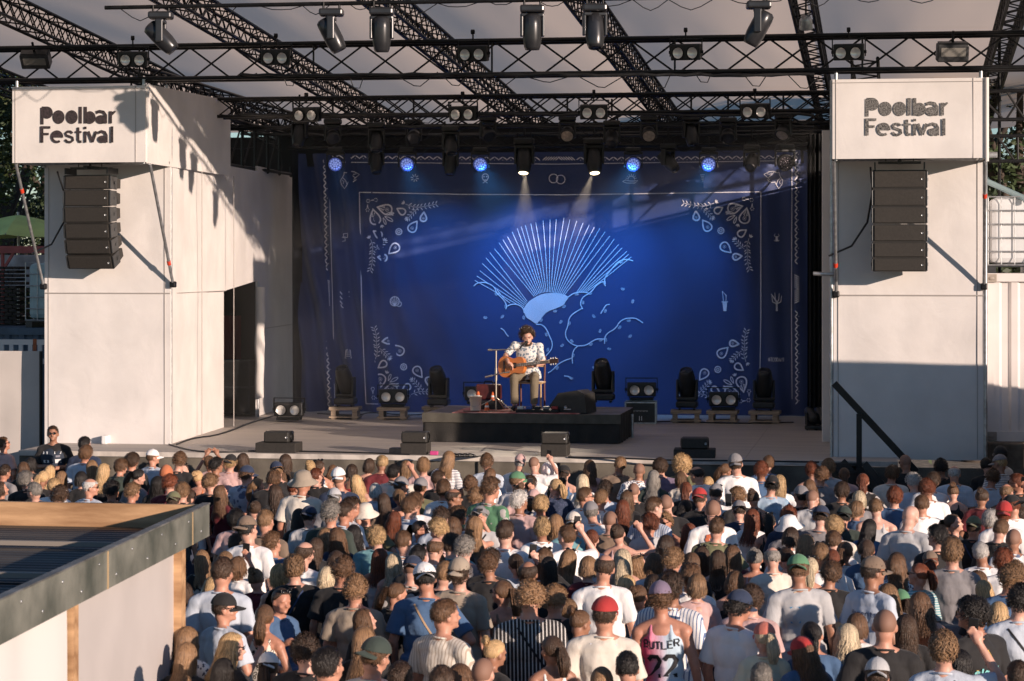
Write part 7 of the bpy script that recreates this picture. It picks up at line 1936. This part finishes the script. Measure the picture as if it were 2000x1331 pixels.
b = MB(); b.bbox((.80, .012, 0), (.18, .022, .078), .008); gx(b).build('headstock', mat('dark_rosewood', (.05, .022, .015), .4), gt)
b = MB()
for k in range(3):
    for s_ in (-1, 1): b.tube([(.75 + k * .045, .012, s_ * .03), (.75 + k * .045, .012, s_ * .062)], .008, 6)
gx(b).build('tuning_peg', mat('cream_peg', (.6, .55, .45), .4), gt)
# chair
ch = empty('wooden_chair', MO + Vector((.06, .12, 0))); tag(ch, 'wooden chair with dark red legs carrying the seated musician', 'chair')
m_cs = mat('chair_seat_wood', (.45, .30, .16), .5, var=.15, vscale=5); m_cl = mat('chair_leg_paint', (.10, .03, .025), .5)
MB().bbox((0, 0, .445), (.44, .42, .03), .01).build('seat', m_cs, ch)
for sx_ in (-1, 1):
    MB().tube([(sx_ * .19, -.17, 0), (sx_ * .19, -.18, .43)], .017).build('leg', m_cs if sx_ > 0 else m_cl, ch); MB().tube([(sx_ * .20, .20, 0), (sx_ * .20, .17, .43), (sx_ * .21, .21, .88)], .017).build('leg', m_cl, ch)
MB().bbox((0, .205, .78), (.42, .02, .17), .008).build('backrest', m_cs, ch)
# ================================================================== guard and security man
gd = person(103, 846, 's', 'D', None, 'bk', 'T', 165, 0, 'fold', 'm', 'g', 34.55, None, 1.0, 172)
MB().box((0, 0, 0), (.8, .6, max(.05, gd['o'].location.z))).build('wooden_step', mat('old_timber', (.13, .105, .08), .85), None, (gd['o'].location.x, gd['o'].location.y, gd['o'].location.z / 2 - .002))
tag(bpy.data.objects['wooden_step'], 'low timber step under the steward at the left edge of the stage', 'step')
tag(gd['o'], 'steward in sunglasses and black vest with white patches facing the crowd, arms folded', 'person')
b = body_prims('m', 'fold', .026, 'tank'); b.ell((0, -.015, 1.40), (.16, .09, .06)); vm = remesh(b, .014, 2, .7, 'vest_mesh'); kid('safety_vest', vm, gd['o'], mat('dark_vest_cloth', (.02, .03, .05), .8))
vest = [k for k in KIDS[gd['o'].name] if k.name.startswith('safety_vest')][0]
def patch(sh, pts, m, nm, z0=1.3):
    fl = Flat(); fl.poly(pts); return print_on(sh, fl, m, nm, z0, .01, 1)
for pts in ([(-14, -9), (-5, -9), (-5, -5), (-14, -5)], [(5, -9), (13, -9), (13, -5), (5, -5)], [(-14, 3), (-6, 3), (-6, 9), (-14, 9)], [(3, 4), (12, 4), (12, 8), (3, 8)]): patch(vest, pts, m_pw, 'reflective_patch')
patch(vest, [(-13, -3), (-7, -3), (-7, 0), (-13, 0)], mat('patch_grey', (.2, .2, .24), .8), 'dark_patch')
sg = person(1955, 888, 's', 'B', 'fbk', 'wh', 'T', -30, 5, 'down', 'm', None, 34.45, None, 1.03, -60)
tag(sg['o'], 'security man in black cap and white vest at the far right by the timber blocks', 'person')
ra = person(768, 921, 's', 'B', None, 'cr', 'T', 10, 15, 'raise', 'm', None, None)
tag(ra['o'], 'person in cream shirt raising a bent arm in front of the leftmost stage monitor', 'person')
ra['o']['label'] = 'person in cream shirt with raised bent arm, left of the second front speaker'
# small hidden-in-hand items
b = MB(); b.bbox((0, 0, 0), (.075, .012, .15), .005); u_ = sp('D', 1220)
tag(b.build('phone', M_blackp, None, (u_['X'] - .14, u_['Y'] + .2, 1.62)), 'dark phone held up by the person in grey cap at mid crowd right', 'phone')
r = empty('drink_cup', (sp('H', 1240)['X'] + .12, sp('H', 1240)['Y'] + .1, 1.3)); MB().lathe([(0, 0), (.028, 0), (.038, .11), (.035, .11), (.026, .01)], (0, 0, 0), None, 16).build('cup', mat('clear_cup', (.6, .6, .62), .2), r); tag(r, 'clear plastic cup held beside the pink and blue jersey', 'cup')
# ================================================================== smoke caught in the two lit spots
sv = MB().box((-6.6, 42.55, 4.25), (10.6, 4.5, 5.3)).build('stage_smoke', None); sv.data.materials.clear()
mv = bpy.data.materials.new('thin_stage_smoke'); mv.use_nodes = True; nn_ = mv.node_tree.nodes; nn_.remove(nn_['Principled BSDF']); pv = nn_.new('ShaderNodeVolumePrincipled'); pv.inputs['Density'].default_value = .03; pv.inputs['Color'].default_value = (.9, .88, .86, 1); pv.inputs['Anisotropy'].default_value = .2
mv.node_tree.links.new(pv.outputs[0], nn_['Material Output'].inputs['Volume']); sv.data.materials.append(mv)
tag(sv, 'thin pale smoke hanging in the rear of the stage around the two lit spotlights', 'smoke', None, 'stuff')
